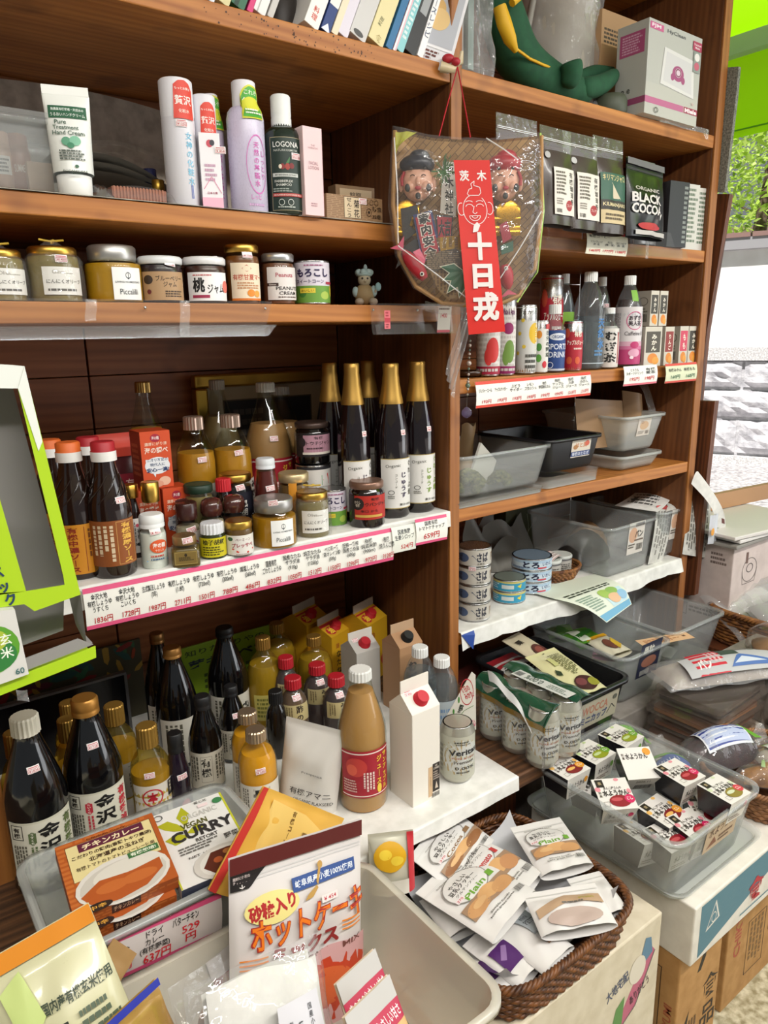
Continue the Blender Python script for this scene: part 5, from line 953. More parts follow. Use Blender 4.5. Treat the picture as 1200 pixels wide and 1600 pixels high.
# the green and white dispenser carton at the left edge
Yd = .97
tl, tr, br_, bl_ = W(-150, 558, Y=Yd), W(38, 572, Y=Yd), W(148, 1022, Y=Yd), W(-8, 1086, Y=Yd)
r = T('dispenser_carton', 'tall lime green and white cardboard dispenser with a window at the left edge', 'carton', (0, Yd, 0))
def q3(px, py, dy=0): p = W(px, py, Y=Yd); return Vector((p.x, dy, p.z))
LIM, GRY, WHI = mat('#a9cc1e', .45), mat('#8d8a88', .7), mat('#dfe2dc', .5)
mb = MB()
def face(pts, m, dy=0, th=.002):
    P = [q3(*p, dy) for p in pts]; n = len(P); B = [p+Vector((0, th, 0)) for p in P]
    mb.add(P+B, [tuple(range(n)), tuple(range(2*n-1, n-1, -1))]+[(i, (i+1) % n, n+(i+1) % n, n+i)[::-1] for i in range(n)], m)
# frame round the window
face([(28, 607), (38, 572), (126, 929), (101, 914), (99, 900)], LIM); face([(-150, 560), (38, 572), (28, 607), (-150, 605)], WHI); face([(-150, 937), (41, 924), (96, 915), (101, 914), (126, 929), (54, 955), (38, 944), (-150, 970)], LIM)
face([(-60, 770), (-3, 770), (41, 924), (-60, 937)], LIM); face([(-150, 600), (-128, 600), (-118, 950), (-150, 955)], LIM); mb.build('front_panel', r)
mb = MB(); face([(28, 607), (38, 572), (66, 690), (60, 705)], WHI, -.001, .0008); mb.build('window_edge', r)
mb = MB(); face([(-150, 600), (36, 600), (122, 930), (120, 1010), (-150, 1115)], GRY, .07); mb.build('back_panel', r)
mb = MB(); P = [q3(38, 572), q3(126, 931), q3(126, 931, .07), q3(38, 572, .07)]; mb.add(P, [(0, 1, 2, 3)], GRY); P = [q3(-150, 560), q3(38, 572), q3(38, 572, .07), q3(-150, 560, .07)]; mb.add(P, [(0, 1, 2, 3)], WHI); mb.build('side_panel', r)
mb = MB(); P = [q3(126, 931), q3(136, 1010), q3(148, 1008, .01), q3(140, 1000, .07), q3(126, 940, .07)]; mb.add(P, [(0, 1, 2, 3, 4)], GRY); mb.build('tray_side', r)
mb = MB(); face([(148, 1008), (149, 1026), (-140, 1140), (-140, 1120)], LIM, -.004); face([(146, 1007), (-140, 1118), (-150, 1100), (122, 998)], GRY, .0); P = [q3(149, 1026), q3(-140, 1140), q3(-140, 1140, .07), q3(149, 1026, .07)]; mb.add(P, [(0, 1, 2, 3)], LIM); mb.build('tray', r)
dec(r, 'lettering', plane(tuple(q3(-22, 905))[0:1]+(-.0012, q3(-22, 935).z), (1, 0, 0), Vector((-.12, 0, 1)).normalized()), .06, .075, [('t', vt('できるパック'), .72, .5, 1.4, .26, '#1f3a5a', .22, .03), ('t', vt('だれでも'), .3, .5, 1.3, .22, '#1f3a5a', .22, .03)], nu=1)
mb = MB(); P = [q3(-60, 955, -.012), q3(20, 948, -.012), q3(42, 1048, -.012), q3(-60, 1085, -.012)]; B = [p+Vector((0, .05, 0)) for p in P]
mb.add(P+B, [(0, 1, 2, 3), (7, 6, 5, 4), (0, 4, 5, 1), (1, 5, 6, 2), (2, 6, 7, 3), (3, 7, 4, 0)], '#d4d2ce'); mb.build('inner_pack', r)
c = q3(-2, 1008); dec(r, 'pack_print', plane((c.x, -.0125, c.z-.04), (1, 0, 0), (0, 0, 1)), .08, .08, [('e', .35, .5, .42, .4, '#5a9a2c'), ('e', .38, .38, .34, .26, '#2f7a3a'), ('e', .32, .64, .3, .2, '#a8b83a'), ('t', vt('玄米'), .58, .52, .4, None, '#e8efe0'), ('t', '60', .72, .06, .1, None, '#3a6a6a')])
mb = MB(); mb.grid(lambda u, v: q3(23+18*u+3*v, 1075+18*v, -.006-.003*math.sin(3*u+4*v)), 4, 4, FILMW); mb.build('tape', r)
# ------------------------------------------------------------------ right bay, top shelf
def rx(px, dy, z): return px_x(px, D+dy, z)
# clear bag hanging at the divider side with a pale folder in it
a = W(727, 112, Y=D+.012)
r = T('plastic_bag', 'crumpled clear plastic bag with papers standing next to the divider on the top shelf', 'bag', (a.x, D+.01, ZS1+.002))
xw = W(768, 60, Y=D+.012).x-a.x
mb = MB(); mb.box(.01, xw*.55, .05, .056, .03, .24, '#c9c8c6'); mb.build('papers', r); mb = MB(); mb.box(xw*.6, xw*.82, .04, .06, .02, .24, '#8aa09a'); mb.build('folder', r)
mb = MB(); mb.grid(lambda u, v: (xw*u*(1+.06*math.sin(9*v))+.002, .012+.012*math.sin(11*u+7*v)*math.sin(9*v)-.012*(1-v)*(u > .1), -.022*(u > .3)*(v == 0)+.26*v), 14, 16, FILMW); mb.grid(lambda u, v: (xw+.004*math.sin(20*v+9*u), .01+.08*u, .26*v), 6, 12, FILMW); mb.build('film', r)
# green stuffed toy with a yellow band, lying on its front
GRN = speckle('green_cloth', '#1a4a30', '#1e5335', 60, .85); YELB = mat('#d8a814', .6)
gx = lambda px, py, y: W(px, py, Y=y)
r = T('stuffed_toy', 'dark green stuffed cloth toy with a yellow band lying on the top right shelf', 'toy', (0, 0, 0))
def skin(name, pts, rad, m, root, sub=2):
    me = bpy.data.meshes.new(name); me.from_pydata([tuple(p) for p in pts], [(i, i+1) for i in range(len(pts)-1)], []); me.materials.append(m)
    o = bpy.data.objects.new(name, me); COL.objects.link(o); o.parent = root
    s = o.modifiers.new('skin', 'SKIN'); s.use_smooth_shade = True
    for i, v in enumerate(me.skin_vertices[0].data):
        q = rad[i] if isinstance(rad[i], tuple) else (rad[i], rad[i]); v.radius = q; v.use_root = (i == 0)
    b = o.modifiers.new('sub', 'SUBSURF'); b.levels = sub; b.render_levels = sub; return o
yt = D+.085
skin('body', [gx(760, -40, yt), gx(790, 40, yt), gx(805, 95, yt), gx(850, 125, yt-.005), gx(895, 143, yt-.02), gx(925, 148, yt-.03)], [.05, .052, .055, .048, .036, .03], GRN, r)
skin('foot', [gx(885, 140, yt-.055), gx(895, 118, yt-.065), gx(893, 100, yt-.068), gx(892, 94, yt-.068)], [.02, .026, .027, .022], GRN, r)
skin('foot', [gx(905, 140, yt-.04), gx(935, 135, yt-.035), gx(955, 122, yt-.03), gx(964, 112, yt-.03)], [.026, .026, .02, .012], GRN, r)
skin('tail', [gx(870, 138, yt+.01), gx(930, 112, yt+.02), gx(960, 112, yt+.02)], [.02, .018, .012], GRN, r, 1)
mb = MB(); cps = [gx(780, 10, yt-.065), gx(787, 36, yt-.068), gx(797, 62, yt-.07), gx(806, 80, yt-.066)]; mb.tube(cps, [.014, .016, .014, .006], YELB, 7); mb.tube([gx(800, 5, yt-.06), gx(810, -5, yt-.06), gx(818, -20, yt-.05)], [.008, .009, .008], YELB, 7); mb.build('yellow_band', r)
mb = MB(); mb.tube([gx(806, 76, yt-.05), gx(828, 92, yt-.05), gx(850, 102, yt-.05), gx(862, 106, yt-.045)], .003, YELB, 6); mb.build('yellow_piping', r)
# white roll in film, handle and clear canister behind the toy
c = gx(868, 100, D+.23)
r = T('wrapped_roll', 'big white cylinder wrapped in crinkled film behind the green toy', 'roll', (c.x, D+.23, ZS1+.001))
mb = MB(); mb.lathe([(.095, 0), (.098, .004), (.098, .33), (.092, .335)], mat('#b9b2a4', .6), 30); mb.build('roll', r)
mb = MB()
def fm(u, v):
    a_ = 2*pi*u; q = .108+.012*math.sin(5*a_+9*v)*math.sin(13*v)+.006*math.sin(23*a_); return (q*math.cos(a_), q*math.sin(a_), .004+.36*v)
mb.grid(fm, 48, 22, FILMW); mb.build('film', r)
mb = MB(); mb.grid(lambda u, v: (.09+.12*u+.01*math.sin(9*v+5*u), -.07+.03*math.sin(7*u)+.05*v, .12*(1-u)+.06*v+.02*math.sin(13*u+5*v)), 16, 10, FILMW); mb.build('loose_film', r)
mb = MB(); mb.tube([(-.105, -.02, .12), (-.14, -.03, .2), (-.12, -.03, .28)], .008, '#9a968c', 8); mb.build('handle', r)
c = gx(955, 60, D+.24); r = T('canister', 'transparent rounded canister with a steel sheen beside the wrapped roll', 'canister', (rx(962, .24, ZS1), D+.24, ZS1+.001))
mb = MB(); mb.lathe([(.05, 0), (.052, .01), (.052, .22), (.048, .25), (.035, .265), (.001, .27)], clear('canister_plastic', '#e6e6ea', .3, .06, '#c4c4c8', .3), 26); mb.build('canister', r)
# cardboard behind and a grey-green thing in front of the boxes
p = boxpose((978, 170), (1042, 190), 28, ZS1); p[0].y += .13; p[0].x += .08
carton('parcel_box', 'plain brown cardboard parcel behind the vacuum bag box', 'box', (p[0], .2, .265, 0), .05, '#b58f66', [('b', .05, .72, .5, .86, 4, '#4a3a2c')])
r = T('cloth_bundle', 'clear film bundle with a lime green corner at the foot of the toy', 'bundle', (rx(938, .07, ZS1), D+.06, ZS1+.001))
mb = MB(); mb.grid(lambda u, v: (-.08+.14*u, -.02+.09*v+.01*math.sin(9*u), .055*math.sin(pi*u)**.7*math.sin(pi*v)**.5+.006*math.sin(13*u+9*v)), 20, 14, FILMW); mb.build('film', r); mb = MB(); mb.box(.035, .055, .02, .05, .01, .05, '#b8dc20'); mb.build('green_corner', r)
r = T('dark_case', 'dark grey-green rounded case at the shelf edge left of the vacuum bag box', 'case', (rx(962, .03, ZS1), D+.05, ZS1+.001))
mb = MB(); mb.lathe([(.038, 0), (.042, .006), (.042, .03), (.036, .042), (.001, .045)], mat('#4a5040', .55), 22); mb.build('case', r)
# vacuum bag box
p = boxpose((1006, 176), (1087, 199), 27, ZS1)
MIE = [('r', 0, 0, 1, 1, '#b9b8b0'), ('r', 0, .34, 1, 1, '#b4b4ae'), ('r', 0, .12, .72, .19, '#b8648c'), ('r', .73, .12, 1, .19, '#9a2c4c'), ('t', 'Miele', .865, .155, .045, .23, '#f0e4e8', 0, .04), ('r', .02, .9, .26, .97, '#c05a8a'), ('t', 'FJM', .13, .935, .045, .16, '#f0e4ea', 0, .02), ('t', 'HyClean', .5, .93, .05, .34, '#5a5a60'), ('p', [(.25, .36), (.9, .3), (.86, .72), (.3, .76)], '#d6d4d2'), ('p', [(.3, .4), (.85, .34), (.82, .68), (.34, .72)], '#cbc9ca'),
       ('e', .57, .52, .11, .085, '#a04878'), ('e', .47, .47, .035, .04, '#a04878'), ('e', .67, .46, .035, .04, '#a04878'), ('e', .57, .53, .06, .05, '#d8c4d0'), ('o', .57, .53, .055, .045, .3, '#7a2c54'), ('r', .82, .84, .99, .94, '#a83058'), ('t', 'Vacuum\nMiele', .905, .89, .06, .14, '#f0e4e8'), ('r', .84, .6, .98, .83, '#8a908c'), ('e', .91, .77, .05, .045, '#e0dcd8'), ('e', .91, .67, .05, .045, '#c05a74'), ('o', .2, .06, .04, .03, .3, '#6a6a64'), ('t', '10x', .88, .24, .03, None, '#c89a9a')]
carton('vacuum_bag_box', 'white and pink vacuum cleaner bag box on the top right shelf', 'box', p, .085, '#b9b9b2', MIE, left=[('r', 0, .12, 1, .19, '#9a4a70'), ('r', .1, .66, .9, .9, '#b0507c'), ('b', .18, .68, .82, .88, 7, '#d8a8c0'), ('t', 'o e', .35, .28, .05, None, '#4a4a44')], stick=())
rail_ = T('edge_tape', 'clear tape strip along the edge of the top right shelf', 'tape', (rx(1060, 0, ZS1), D, ZS1))
mb = MB(); mb.grid(lambda u, v: (-.09+.22*u, -.006-.002*math.sin(9*u), -.006*(1-v)+.006*v-.012*(u > .9)*(1-v)), 16, 2, FILMW); mb.build('strip', rail_)
# ------------------------------------------------------------------ right bay, second shelf: coffee pouches
def stand_pouch(label, bl, br, ty, col, items, seed, d=.03, zc='#d8d8d6', lean=-.06, name='coffee_pouch', cat='pouch', yo=0, group=None, ct=None):
    c, w_, h, rz = boxpose(bl, br, ty, ZR2); M_ = Matrix.Translation((c.x-w_/2*math.cos(rz), c.y-w_/2*math.sin(rz)+yo, ZR2+.002)) @ Matrix.Rotation(rz, 4, 'Z') @ Matrix.Rotation(lean, 4, 'X')
    return pouch(name, label, cat, M_, w_, h, d, col, items, group, .16, zc, seed=seed, ctop=ct)
CLB = lambda c: [('r', 0, .80, 1, 1, '#8f8f8c'), ('r', .02, .77, .98, .8, '#b9b9b6')]
LBW = [('r', .22, .1, .92, .58, '#ddd6cc'), ('t', vt('有機珈琲粉'), .78, .38, .34, None, '#2f2a22', 0, .02), ('e', .68, .2, .1, .055, '#a0282c'), ('t', 'フレンチ', .68, .2, .03, .14, '#e8d4cc'), ('b', .27, .3, .6, .55, 7, '#6a6458'), ('q', .27, .12, .45, .16, '#3a362e'), ('b', .27, .2, .5, .27, 3, '#8a8478')]
COFF = mat('#3f342e', .3, coat=.15)
stand_pouch('clear-topped coffee pouch behind the charm basket, leftmost of the pouches', (776, 345), (838, 352), 175, COFF, LBW, 1, lean=-.03, yo=.0, ct=.72)
stand_pouch('coffee pouch with white label and red oval, second from the left', (846, 352), (893, 358), 193, COFF, [('e', .12, .70, .07, .035, '#a8a8a6')]+LBW, 2, ct=.76)
stand_pouch('coffee pouch with white label and red oval, third from the left', (888, 358), (940, 364), 200, COFF, [('e', .2, .70, .07, .035, '#b8b8b6')]+LBW, 3, yo=.012, ct=.76)
KIL = [('r', .1, .1, .92, .62, '#c8b48a'), ('r', .1, .34, .92, .62, '#2f5a48'), ('p', [(.15, .36), (.4, .52), (.7, .36)], '#c8bca0'), ('t', 'キリマンジャロ', .5, .57, .07, .7, '#d8c48a'), ('r', .1, .24, .92, .34, '#2a241e'), ('t', 'KILIMANJARO', .52, .29, .05, .76, '#e0cfa0'), ('b', .2, .13, .85, .21, 2, '#5a4a30')]
rr = stand_pouch('coffee pouch with a green and tan picture label, fourth from the left', (938, 364), (984, 369), 206, COFF, KIL, 4, yo=.02, ct=.78)
stand_pouch('black cocoa pouch with white and red lettering beside the black books', (984, 369), (1040, 378), 243, mat('#141214', .32, coat=.12), [('t', 'ORGANIC', .42, .62, .05, .6, '#c8c0bc'), ('t', 'BLACK', .4, .5, .12, .7, '#d8d2ce', 0, .03), ('t', 'COCOA', .4, .36, .12, .7, '#d8d2ce', 0, .03), ('e', .45, .14, .3, .05, '#b02a30'), ('r', .1, .02, .9, .08, '#b8b4b0'), ('p', [(.72, .3), (.8, .34), (.74, .24)], '#e8e4e0'), ('r', .0, .92, 1, 1, '#6a686a')], 5, zc='#4a484a', name='cocoa_pouch', yo=.01)
r = stand_pouch('grey silver pouch leaning behind the cocoa pouch', (1030, 378), (1060, 382), 238, mat('#8a8888', .3, .6), [], 6, yo=.07, name='foil_pouch')
for lb, a, b, ty, c, dx in (('black paperback box with pale side lettering right of the cocoa', (1046, 385), (1066, 388), 281, '#17171a', 0), ('black box with a white and green edge, middle of the three', (1064, 389), (1082, 391), 286, '#1c1e1e', .006), ('thin pale edged black box against the side panel', (1081, 391), (1096, 393), 292, '#2a2c2a', .01)):
    p = boxpose(a, b, ty, ZR2); p[0].x += dx
    carton('tea_box', lb, 'box', (p[0], p[1], p[2], -.12), .10, c, [('r', 0, 0, 1, 1, '#c9c6be'), ('b', .1, .1, .9, .95, 12, '#5a6a54')] if dx else [('r', 0, 0, .7, 1, c), ('b', .75, .05, .95, .95, 12, '#8a908a')], left=[('c', .2, .3, .8, .9, 4, '#8a8a8c'), ('r', .3, .45, .7, .47, '#9a9a9c')])
r = rail('clear acrylic rail on the coffee shelf edge with a price card', rx(842, 0, ZR2), rx(1064, 0, ZR2), D, ZR2+.035, .064)
strip('price_tag', 'hand-written coffee price card with red top border', (916, 360), (980, 366), (917, 396), D-.028, [('t', '有機コーヒー', .3, .78, .12, .5, K), ('t', 'ソフトブレンド\n(微・豆)', .22, .48, .22, .28, K), ('t', 'モカ\n(微・豆)', .54, .48, .22, .22, K), ('t', 'コロンビア\n(微・豆)', .82, .48, .22, .26, K), ('t', '1469円', .2, .16, .13, .25, R_), ('t', '1777円', .52, .16, .13, .25, R_), ('t', '1188円', .83, .16, .13, .25, R_)], 0, '#c8303c', bot=False, cat='price tag', paper='#ddd9c4')
mb = MB(); mb.grid(lambda u, v: (.105+.012*u, -.012, -.07+.06*v), 2, 4, FILMW); mb.build('tape', r)
# ------------------------------------------------------------------ right bay, third shelf: drinks
def d3(label, p, labs, **k): return can(label, p, ZR3+.001, labs, **k)
SLIM = [(.9, 0), (1, .03), (1, .94), (.9, .98), (.9, 1)]
SOD = lambda t, c, f: [('r', 0, 0, 1, 1, '#d8d4d0'), ('b', .0, .02, 1, .7, 12, '#c4bcb8'), ('r', 0, 0, 1, .09, c), ('t', t, .5, .74, .1, .5, '#6a2a5a', 0, .03), ('e', .5, .55, .2, .07, c), ('e', .55, .27, .2, .14, f), ('e', .42, .2, .12, .1, f), ('r', 0, .93, 1, 1, c)]
for lb, b, ty, k, t, c, f in (('slim soda can with a red apple left of the white grape can', (762, 586), 440, 37, 'サイダー', '#a01c3a', '#c8302c'), ('slim soda can with green grapes beside the ribbon', (789, 586), 452, 30, 'White & Apple', '#8a1c5a', '#6a8a3a')):
    d3(lb, stand(*b, ty, k, ZR3), [(16, .02, .97, 165, SOD(t, c, f))], prof=SLIM, name='drink_can')
d3('slim lemon soda can, silver with yellow lemons', stand(820, 583, 478, 33, ZR3), [(16, .02, .97, 165, [('r', 0, 0, 1, 1, '#c9c8c4'), ('e', .72, .6, .22, .16, '#d8b020'), ('e', .3, .8, .06, .03, '#d8b83a'), ('e', .2, .6, .06, .03, '#d8b83a'), ('e', .35, .4, .06, .03, '#d8b83a'), ('e', .15, .3, .05, .03, '#c8a83a'), ('t', vt('レモンスカッシュ'), .78, .55, .5, None, '#f0ecd8', 0, .03), ('b', .4, .05, .9, .3, 3, '#4a4a44'), ('t', 'ヒカリ', .5, .92, .06, .4, '#5a5a54')])], prof=SLIM, name='drink_can')
d3('short vegetable juice can with green and red dots', stand(844, 580, 502, 22, ZR3), [(16, .02, .97, 165, [('r', 0, 0, 1, 1, '#dcdad4'), ('e', .3, .75, .14, .08, '#d88a2a'), ('e', .3, .5, .14, .08, '#4a8a3a'), ('e', .3, .28, .14, .08, '#5a9a3a'), ('e', .6, .15, .12, .07, '#c8303c'), ('t', vt('一日分の野菜'), .75, .6, .6, None, '#2a3a2a', 0, .02), ('r', .62, .86, .95, .96, '#c03a3a')])], prof=SLIM, name='drink_can')
def pet(label, p, labs, liq, capc='#e4e4e2', prof=None, lv=.8, c0=.90, cr=.42, body=None, stick=()):
    return rnd('drink_bottle', label, 'bottle', p, ZR3+.001, prof or [(.92, 0), (1, .04), (1, .58), (.96, .66), (.72, .78), (.46, .87), (.38, .9), (.38, 1)], body or PET, (c0, cr, capc, 'ribbed'), (liq, lv) if liq else None, labs, stick)
WAT = clear('water', '#cdd6da', .14, .05, '#9aa4a8')
SQP = [(.95, 0), (1, .04), (1, .6), (.95, .66), (.6, .74), (.5, .78), (.5, 1)]
pet('blue sports drink bottle with white cap in front of the red apple can', stand(864, 578, 477, 34, ZR3), [(16, .02, .62, 165, [('r', 0, 0, 1, 1, '#1f3f7c'), ('e', .55, .84, .3, .09, '#d8dce4'), ('t', 'ORGANIC', .55, .84, .08, .4, '#1f3f7c', 0, .02), ('t', 'SPORTS\nDRINK', .55, .5, .34, .7, '#d8dce8', 0, .02), ('o', .3, .14, .1, .08, .2, '#d8dce8'), ('r', .0, .0, 1, .05, '#c8ccd4')])], mat('#24406f', .3), prof=SQP, lv=.6, c0=.86, cr=.58)
APC = [('r', 0, 0, 1, 1, '#b02030'), ('p', [(0, 0), (1, 0), (1, .46), (0, .34)], '#c88478'), ('e', .3, .2, .1, .08, '#d05a34'), ('e', .6, .2, .1, .08, '#d05a34'), ('e', .2, .78, .1, .1, '#c8503a'), ('t', '有機', .6, .76, .12, .3, '#f4ecdc', 0, .03), ('t', 'アップルジュース', .55, .58, .1, .7, '#f4ecdc', 0, .03), ('b', .45, .42, .8, .48, 1, '#e8d4c8'), ('t', 'ヒカリ', .6, .93, .05, .34, '#e8d0c4')]
d3('red apple juice can in the front row between blue bottle and clear bottle', stand(893, 573, 503, 30, ZR3), [(16, .02, .97, 165, APC)], prof=SLIM, name='drink_can')
bp = W(862, 560, Y=D+.10)
d3('red apple juice can standing taller at the back, next to the ribbon', at(D+.13, 863, 432, 36, ZR3), [(14, .02, .97, 165, APC)], prof=SLIM, name='drink_can')
pet('large clear sparkling water bottle with blue print', stand(917, 573, 426, 48, ZR3), [(16, .06, .56, 160, [('t', vt('天然水'), .72, .62, .6, None, '#3a7ab8', 0, .03), ('b', .55, .15, .85, .3, 2, '#5a8ab8'), ('r', 0, 0, 1, .02, '#b8c4cc')])], WAT, lv=.55)
pet('clear bottle with green label end behind the big clear one', at(D+.13, 884, 429, 30, ZR3), [(20, .3, .6, 120, [('r', 0, 0, 1, 1, '#8ab83a')])], WAT)
pet('white barley tea bottle with dark brush lettering', stand(949, 569, 482, 30, ZR3), [(12, .02, .66, 165, [('r', 0, 0, 1, 1, '#d8d2cc'), ('t', vt('むぎ茶'), .5, .52, .78, .44, '#26221e', 0, .04), ('c', .04, .1, .24, .9, 3, '#8a8478'), ('r', .78, .1, .84, .9, '#a83a3a')])], mat('#b9b2aa', .4), prof=SQP, lv=.7, c0=.9, cr=.5)
pet('dark bottle with white cap behind the barley tea', at(D+.12, 942, 434, 30, ZR3), [(10, .1, .5, 120, [('r', 0, 0, 1, 1, '#8a9a90')])], mat('#1c1a1c', .2), stick=[(30, .66, '¥')])
pet('pink and white adzuki bean tea bottle with circle emblem', stand(977, 567, 432, 42, ZR3), [(14, .03, .66, 168, [('r', 0, 0, 1, 1, '#d4ced0'), ('r', 0, 0, 1, .26, '#b83a70'), ('r', 0, .26, 1, .32, '#c86a92'), ('r', 0, .32, 1, .4, '#d0a0b4'), ('o', .6, .76, .22, .16, .08, '#c84a80'), ('t', 'あずき\n美人茶', .6, .76, .18, .34, '#3a2c34', 0, .02), ('t', 'Caffeine 0', .6, .54, .07, .5, '#5a5458'), ('e', .62, .34, .12, .06, '#b8346a'), ('e', .62, .2, .16, .07, '#d8a0b8'), ('e', .55, .12, .05, .03, '#f0d8e0'), ('c', .05, .4, .25, .9, 4, '#a09a9c')]), (34, .72, .84, 40, [('r', 0, 0, 1, 1, '#7ab03a')])], mat('#33201f', .25), lv=.74)
JB = lambda c, t: [('r', 0, 0, 1, 1, '#c9c2b4'), ('r', .08, .35, .92, .88, c), ('t', vt(t), .55, .6, .4, .3, '#ece4d4', 0, .03), ('e', .5, .2, .3, .13, '#d8842a'), ('e', .68, .14, .2, .1, '#e09a3a')]
JBL = [('r', 0, 0, 1, 1, '#a49c90'), ('o', .5, .7, .32, .12, .15, '#5a5448'), ('q', .2, .12, .8, .34, '#3a362e'), ('b', .15, .38, .85, .52, 2, '#6a6458')]
def jbox(label, bl, br, ty, z, c, t, dep=.045, dy=0, dx=0):
    cc, w_, h, rz = boxpose(bl, br, ty, z); cc.y += dy; cc.x += dx
    rt, w1, h1 = carton('juice_pack', label, 'carton', (cc, w_, h, rz), dep, '#bdb5a8', JB(c, t), left=JBL); return cc, w_, h
c1 = jbox('lower orange juice pack nearest the tea bottle', (1005, 568), (1031, 568), 511, ZR3, '#4a4438', 'みかん')
c2 = jbox('lower red apple juice pack second from the left', (1036, 567), (1050, 567), 511, ZR3, '#8a2a24', 'りんご')
c3 = jbox('lower pink peach juice pack third from the left', (1059, 565), (1072, 564), 510, ZR3, '#c8405a', 'もも')
c4 = jbox('lower orange juice pack at the right end by the side panel', (1073, 564), (1087, 563), 510, ZR3, '#3a362c', 'みかん')
UPZ = c1[2]+.002
for lb, cc, dx in (('upper juice pack stacked on the lower row, nearest the tea bottle', c1, .004), ('upper juice pack stacked on the lower row, nearer the side panel', c1, .046)):
    carton('juice_pack', lb, 'carton', (Vector((cc[0].x+dx, cc[0].y+.006, ZR3+UPZ)), .036, W(1040, 455, Y=cc[0].y+.006).z-ZR3-UPZ, 0), .045, '#bdb5a8', JB('#3a362c', 'みかん'), left=JBL)
r = T('glass_dish', 'dark amber glass rim peeping out under the slim soda cans', 'dish', (rx(735, .05, ZR3), D+.06, ZR3+.001)); mb = MB(); mb.lathe([(.02, 0), (.034, .004), (.036, .014), (.033, .014), (.03, .006)], mat('#3a2416', .2), 22); mb.build('dish', r)
strip('price_strip', 'hand-written drinks price strip with orange top under the soda cans', (742, 597), (922, 578), (747, 637), D-.012, [c for i, (n, pr) in enumerate([('ジンジャーエール', '193円'), ('アップルサイダー', '193円'), ('ぶどう\nサイダー', '193円'), ('レモン\nスカッシュ', '193円'), ('有機\n野菜飲むなら', '199円'), ('有機\nアップル\nジュース', '199円'), ('有機\n人参\nジュース', '213円'), ('有機\nみかん\nジュース', '213円')]) for c in (('t', n, .07+i*.122, .64, .16+.12*n.count('\n'), .10, K), ('t', pr, .08+i*.122, .22, .15, .07, R_))], .1, '#d8402c')
strip('price_tag', 'hand-written price card under the adzuki tea, pink lower border', (974, 573), (1026, 569), (979, 601), D-.010, [('t', 'ミネラル\nスポーツドリンク', .3, .7, .32, .5, K), ('t', '有機\n麦茶', .78, .7, .32, .3, K), ('t', '195円', .3, .32, .2, .28, R_), ('t', '198円', .75, .32, .2, .28, R_)], .1, '#d86a78', top=False, cat='price tag')
strip('price_tag', 'hand-written price card under the juice packs at the right end', (1039, 569), (1088, 565), (1047, 593), D-.010, [('t', '有機みかん', .28, .66, .18, .4, K), ('t', '有機もも', .74, .66, .18, .36, K), ('t', '160円', .3, .3, .2, .28, '#3a6a4a'), ('t', '160円', .78, .3, .2, .28, '#3a6a4a')], .1, '#d04a3c', cat='price tag', paper='#d4d8b8')
# ------------------------------------------------------------------ right bay, fourth shelf: bins
def rbin(label, px0, px1, dy, z, dep, h, m, card=None, dw=.03, name='storage_bin', dz=.0, wtop=None):
    x0, x1 = px_x(px0, D+dy, z), px_x(px1, D+dy, z); wt = x1-x0
    return bin_(name, label, ((x0+x1)/2, D+dy+dep/2-.005, z+.001+dz), 0, wt, dep, wt-dw, dep-dw, h, m, card=card), (x0+x1)/2, wt
zA = ZR4
# 1: clear bin of broccoli-like dried herbs and paper bags
def lid_under(label, px0, px1, dy, dep, z=None, m=BIN, hh=.012, extra=0):
    z = ZR4 if z is None else z; x0, x1 = px_x(px0, D+dy, z), px_x(px1, D+dy, z)
    r = T('bin_lid', label, 'lid', ((x0+x1)/2, D+dy+dep/2, z+.0012)); w_ = (x1-x0)/2; mb = MB()
    mb.rbox(-w_, w_, -dep/2, dep/2, 0, .003, m, .02); mb.build('plate', r)
    mb = MB(); n = 40; o = [];
    for cx, cy, a0 in ((w_-.02, dep/2-.02, 0), (-w_+.02, dep/2-.02, pi/2), (-w_+.02, -dep/2+.02, pi), (w_-.02, -dep/2+.02, 1.5*pi)):
        o += [Vector((cx+.02*math.cos(a0+pi/2*k/5), cy+.02*math.sin(a0+pi/2*k/5), 0)) for k in range(6)]
    k = len(o); vs = o+[p*1.02+Vector((0, 0, hh)) for p in o]+[p*1.035+Vector((0, 0, hh)) for p in o]
    mb.add(vs, [(i*k+j, i*k+(j+1) % k, (i+1)*k+(j+1) % k, (i+1)*k+j) for i in range(2) for j in range(k)], m, True); mb.build('rim', r); return r
lid_under('clear lid lying under the herb bin', 712, 850, .0, .29)
b1, bx, bw = rbin('clear bin of green herbs and paper bags beside the divider', 716, 856, .012, ZR4, .27, W(850, 695, Y=D+.012).z-ZR4-.016, BINC, dz=.015)
HERB = speckle('dried_herb', '#3a4420', '#8a8a4a', 120, .95, .8, .004)
for lb, q, s in (('leafy green bundle at the left of the herb bin', (-.06, -.07), .05), ('small leafy bundle at the right of the herb bin', (.045, -.075), .034)):
    r = T('herb_bundle', lb, 'herbs', (bx+q[0], D+.15+q[1], ZR4+.022)); mb = MB(); rs = random.Random(int(s*1000))
    for k in range(70): a_, b_ = rs.random()*6.28, rs.random(); mb.ball((s*.9*b_*math.cos(a_), s*.7*b_*math.sin(a_), s*.7*(1-b_*b_)+.004*rs.random()), s*.26, HERB, 7, 5, (1, 1, .8))
    mb.build('leaves', r)
r = T('paper_packet', 'folded brown paper packet with white edge standing in the herb bin', 'packet', (bx+.01, D+.11, ZR4+.022), .3); mb = MB(); mb.box(-.05, .05, 0, .006, 0, .085, '#c9c6bc', Matrix.Rotation(.6, 4, 'Y')); mb.build('packet', r)
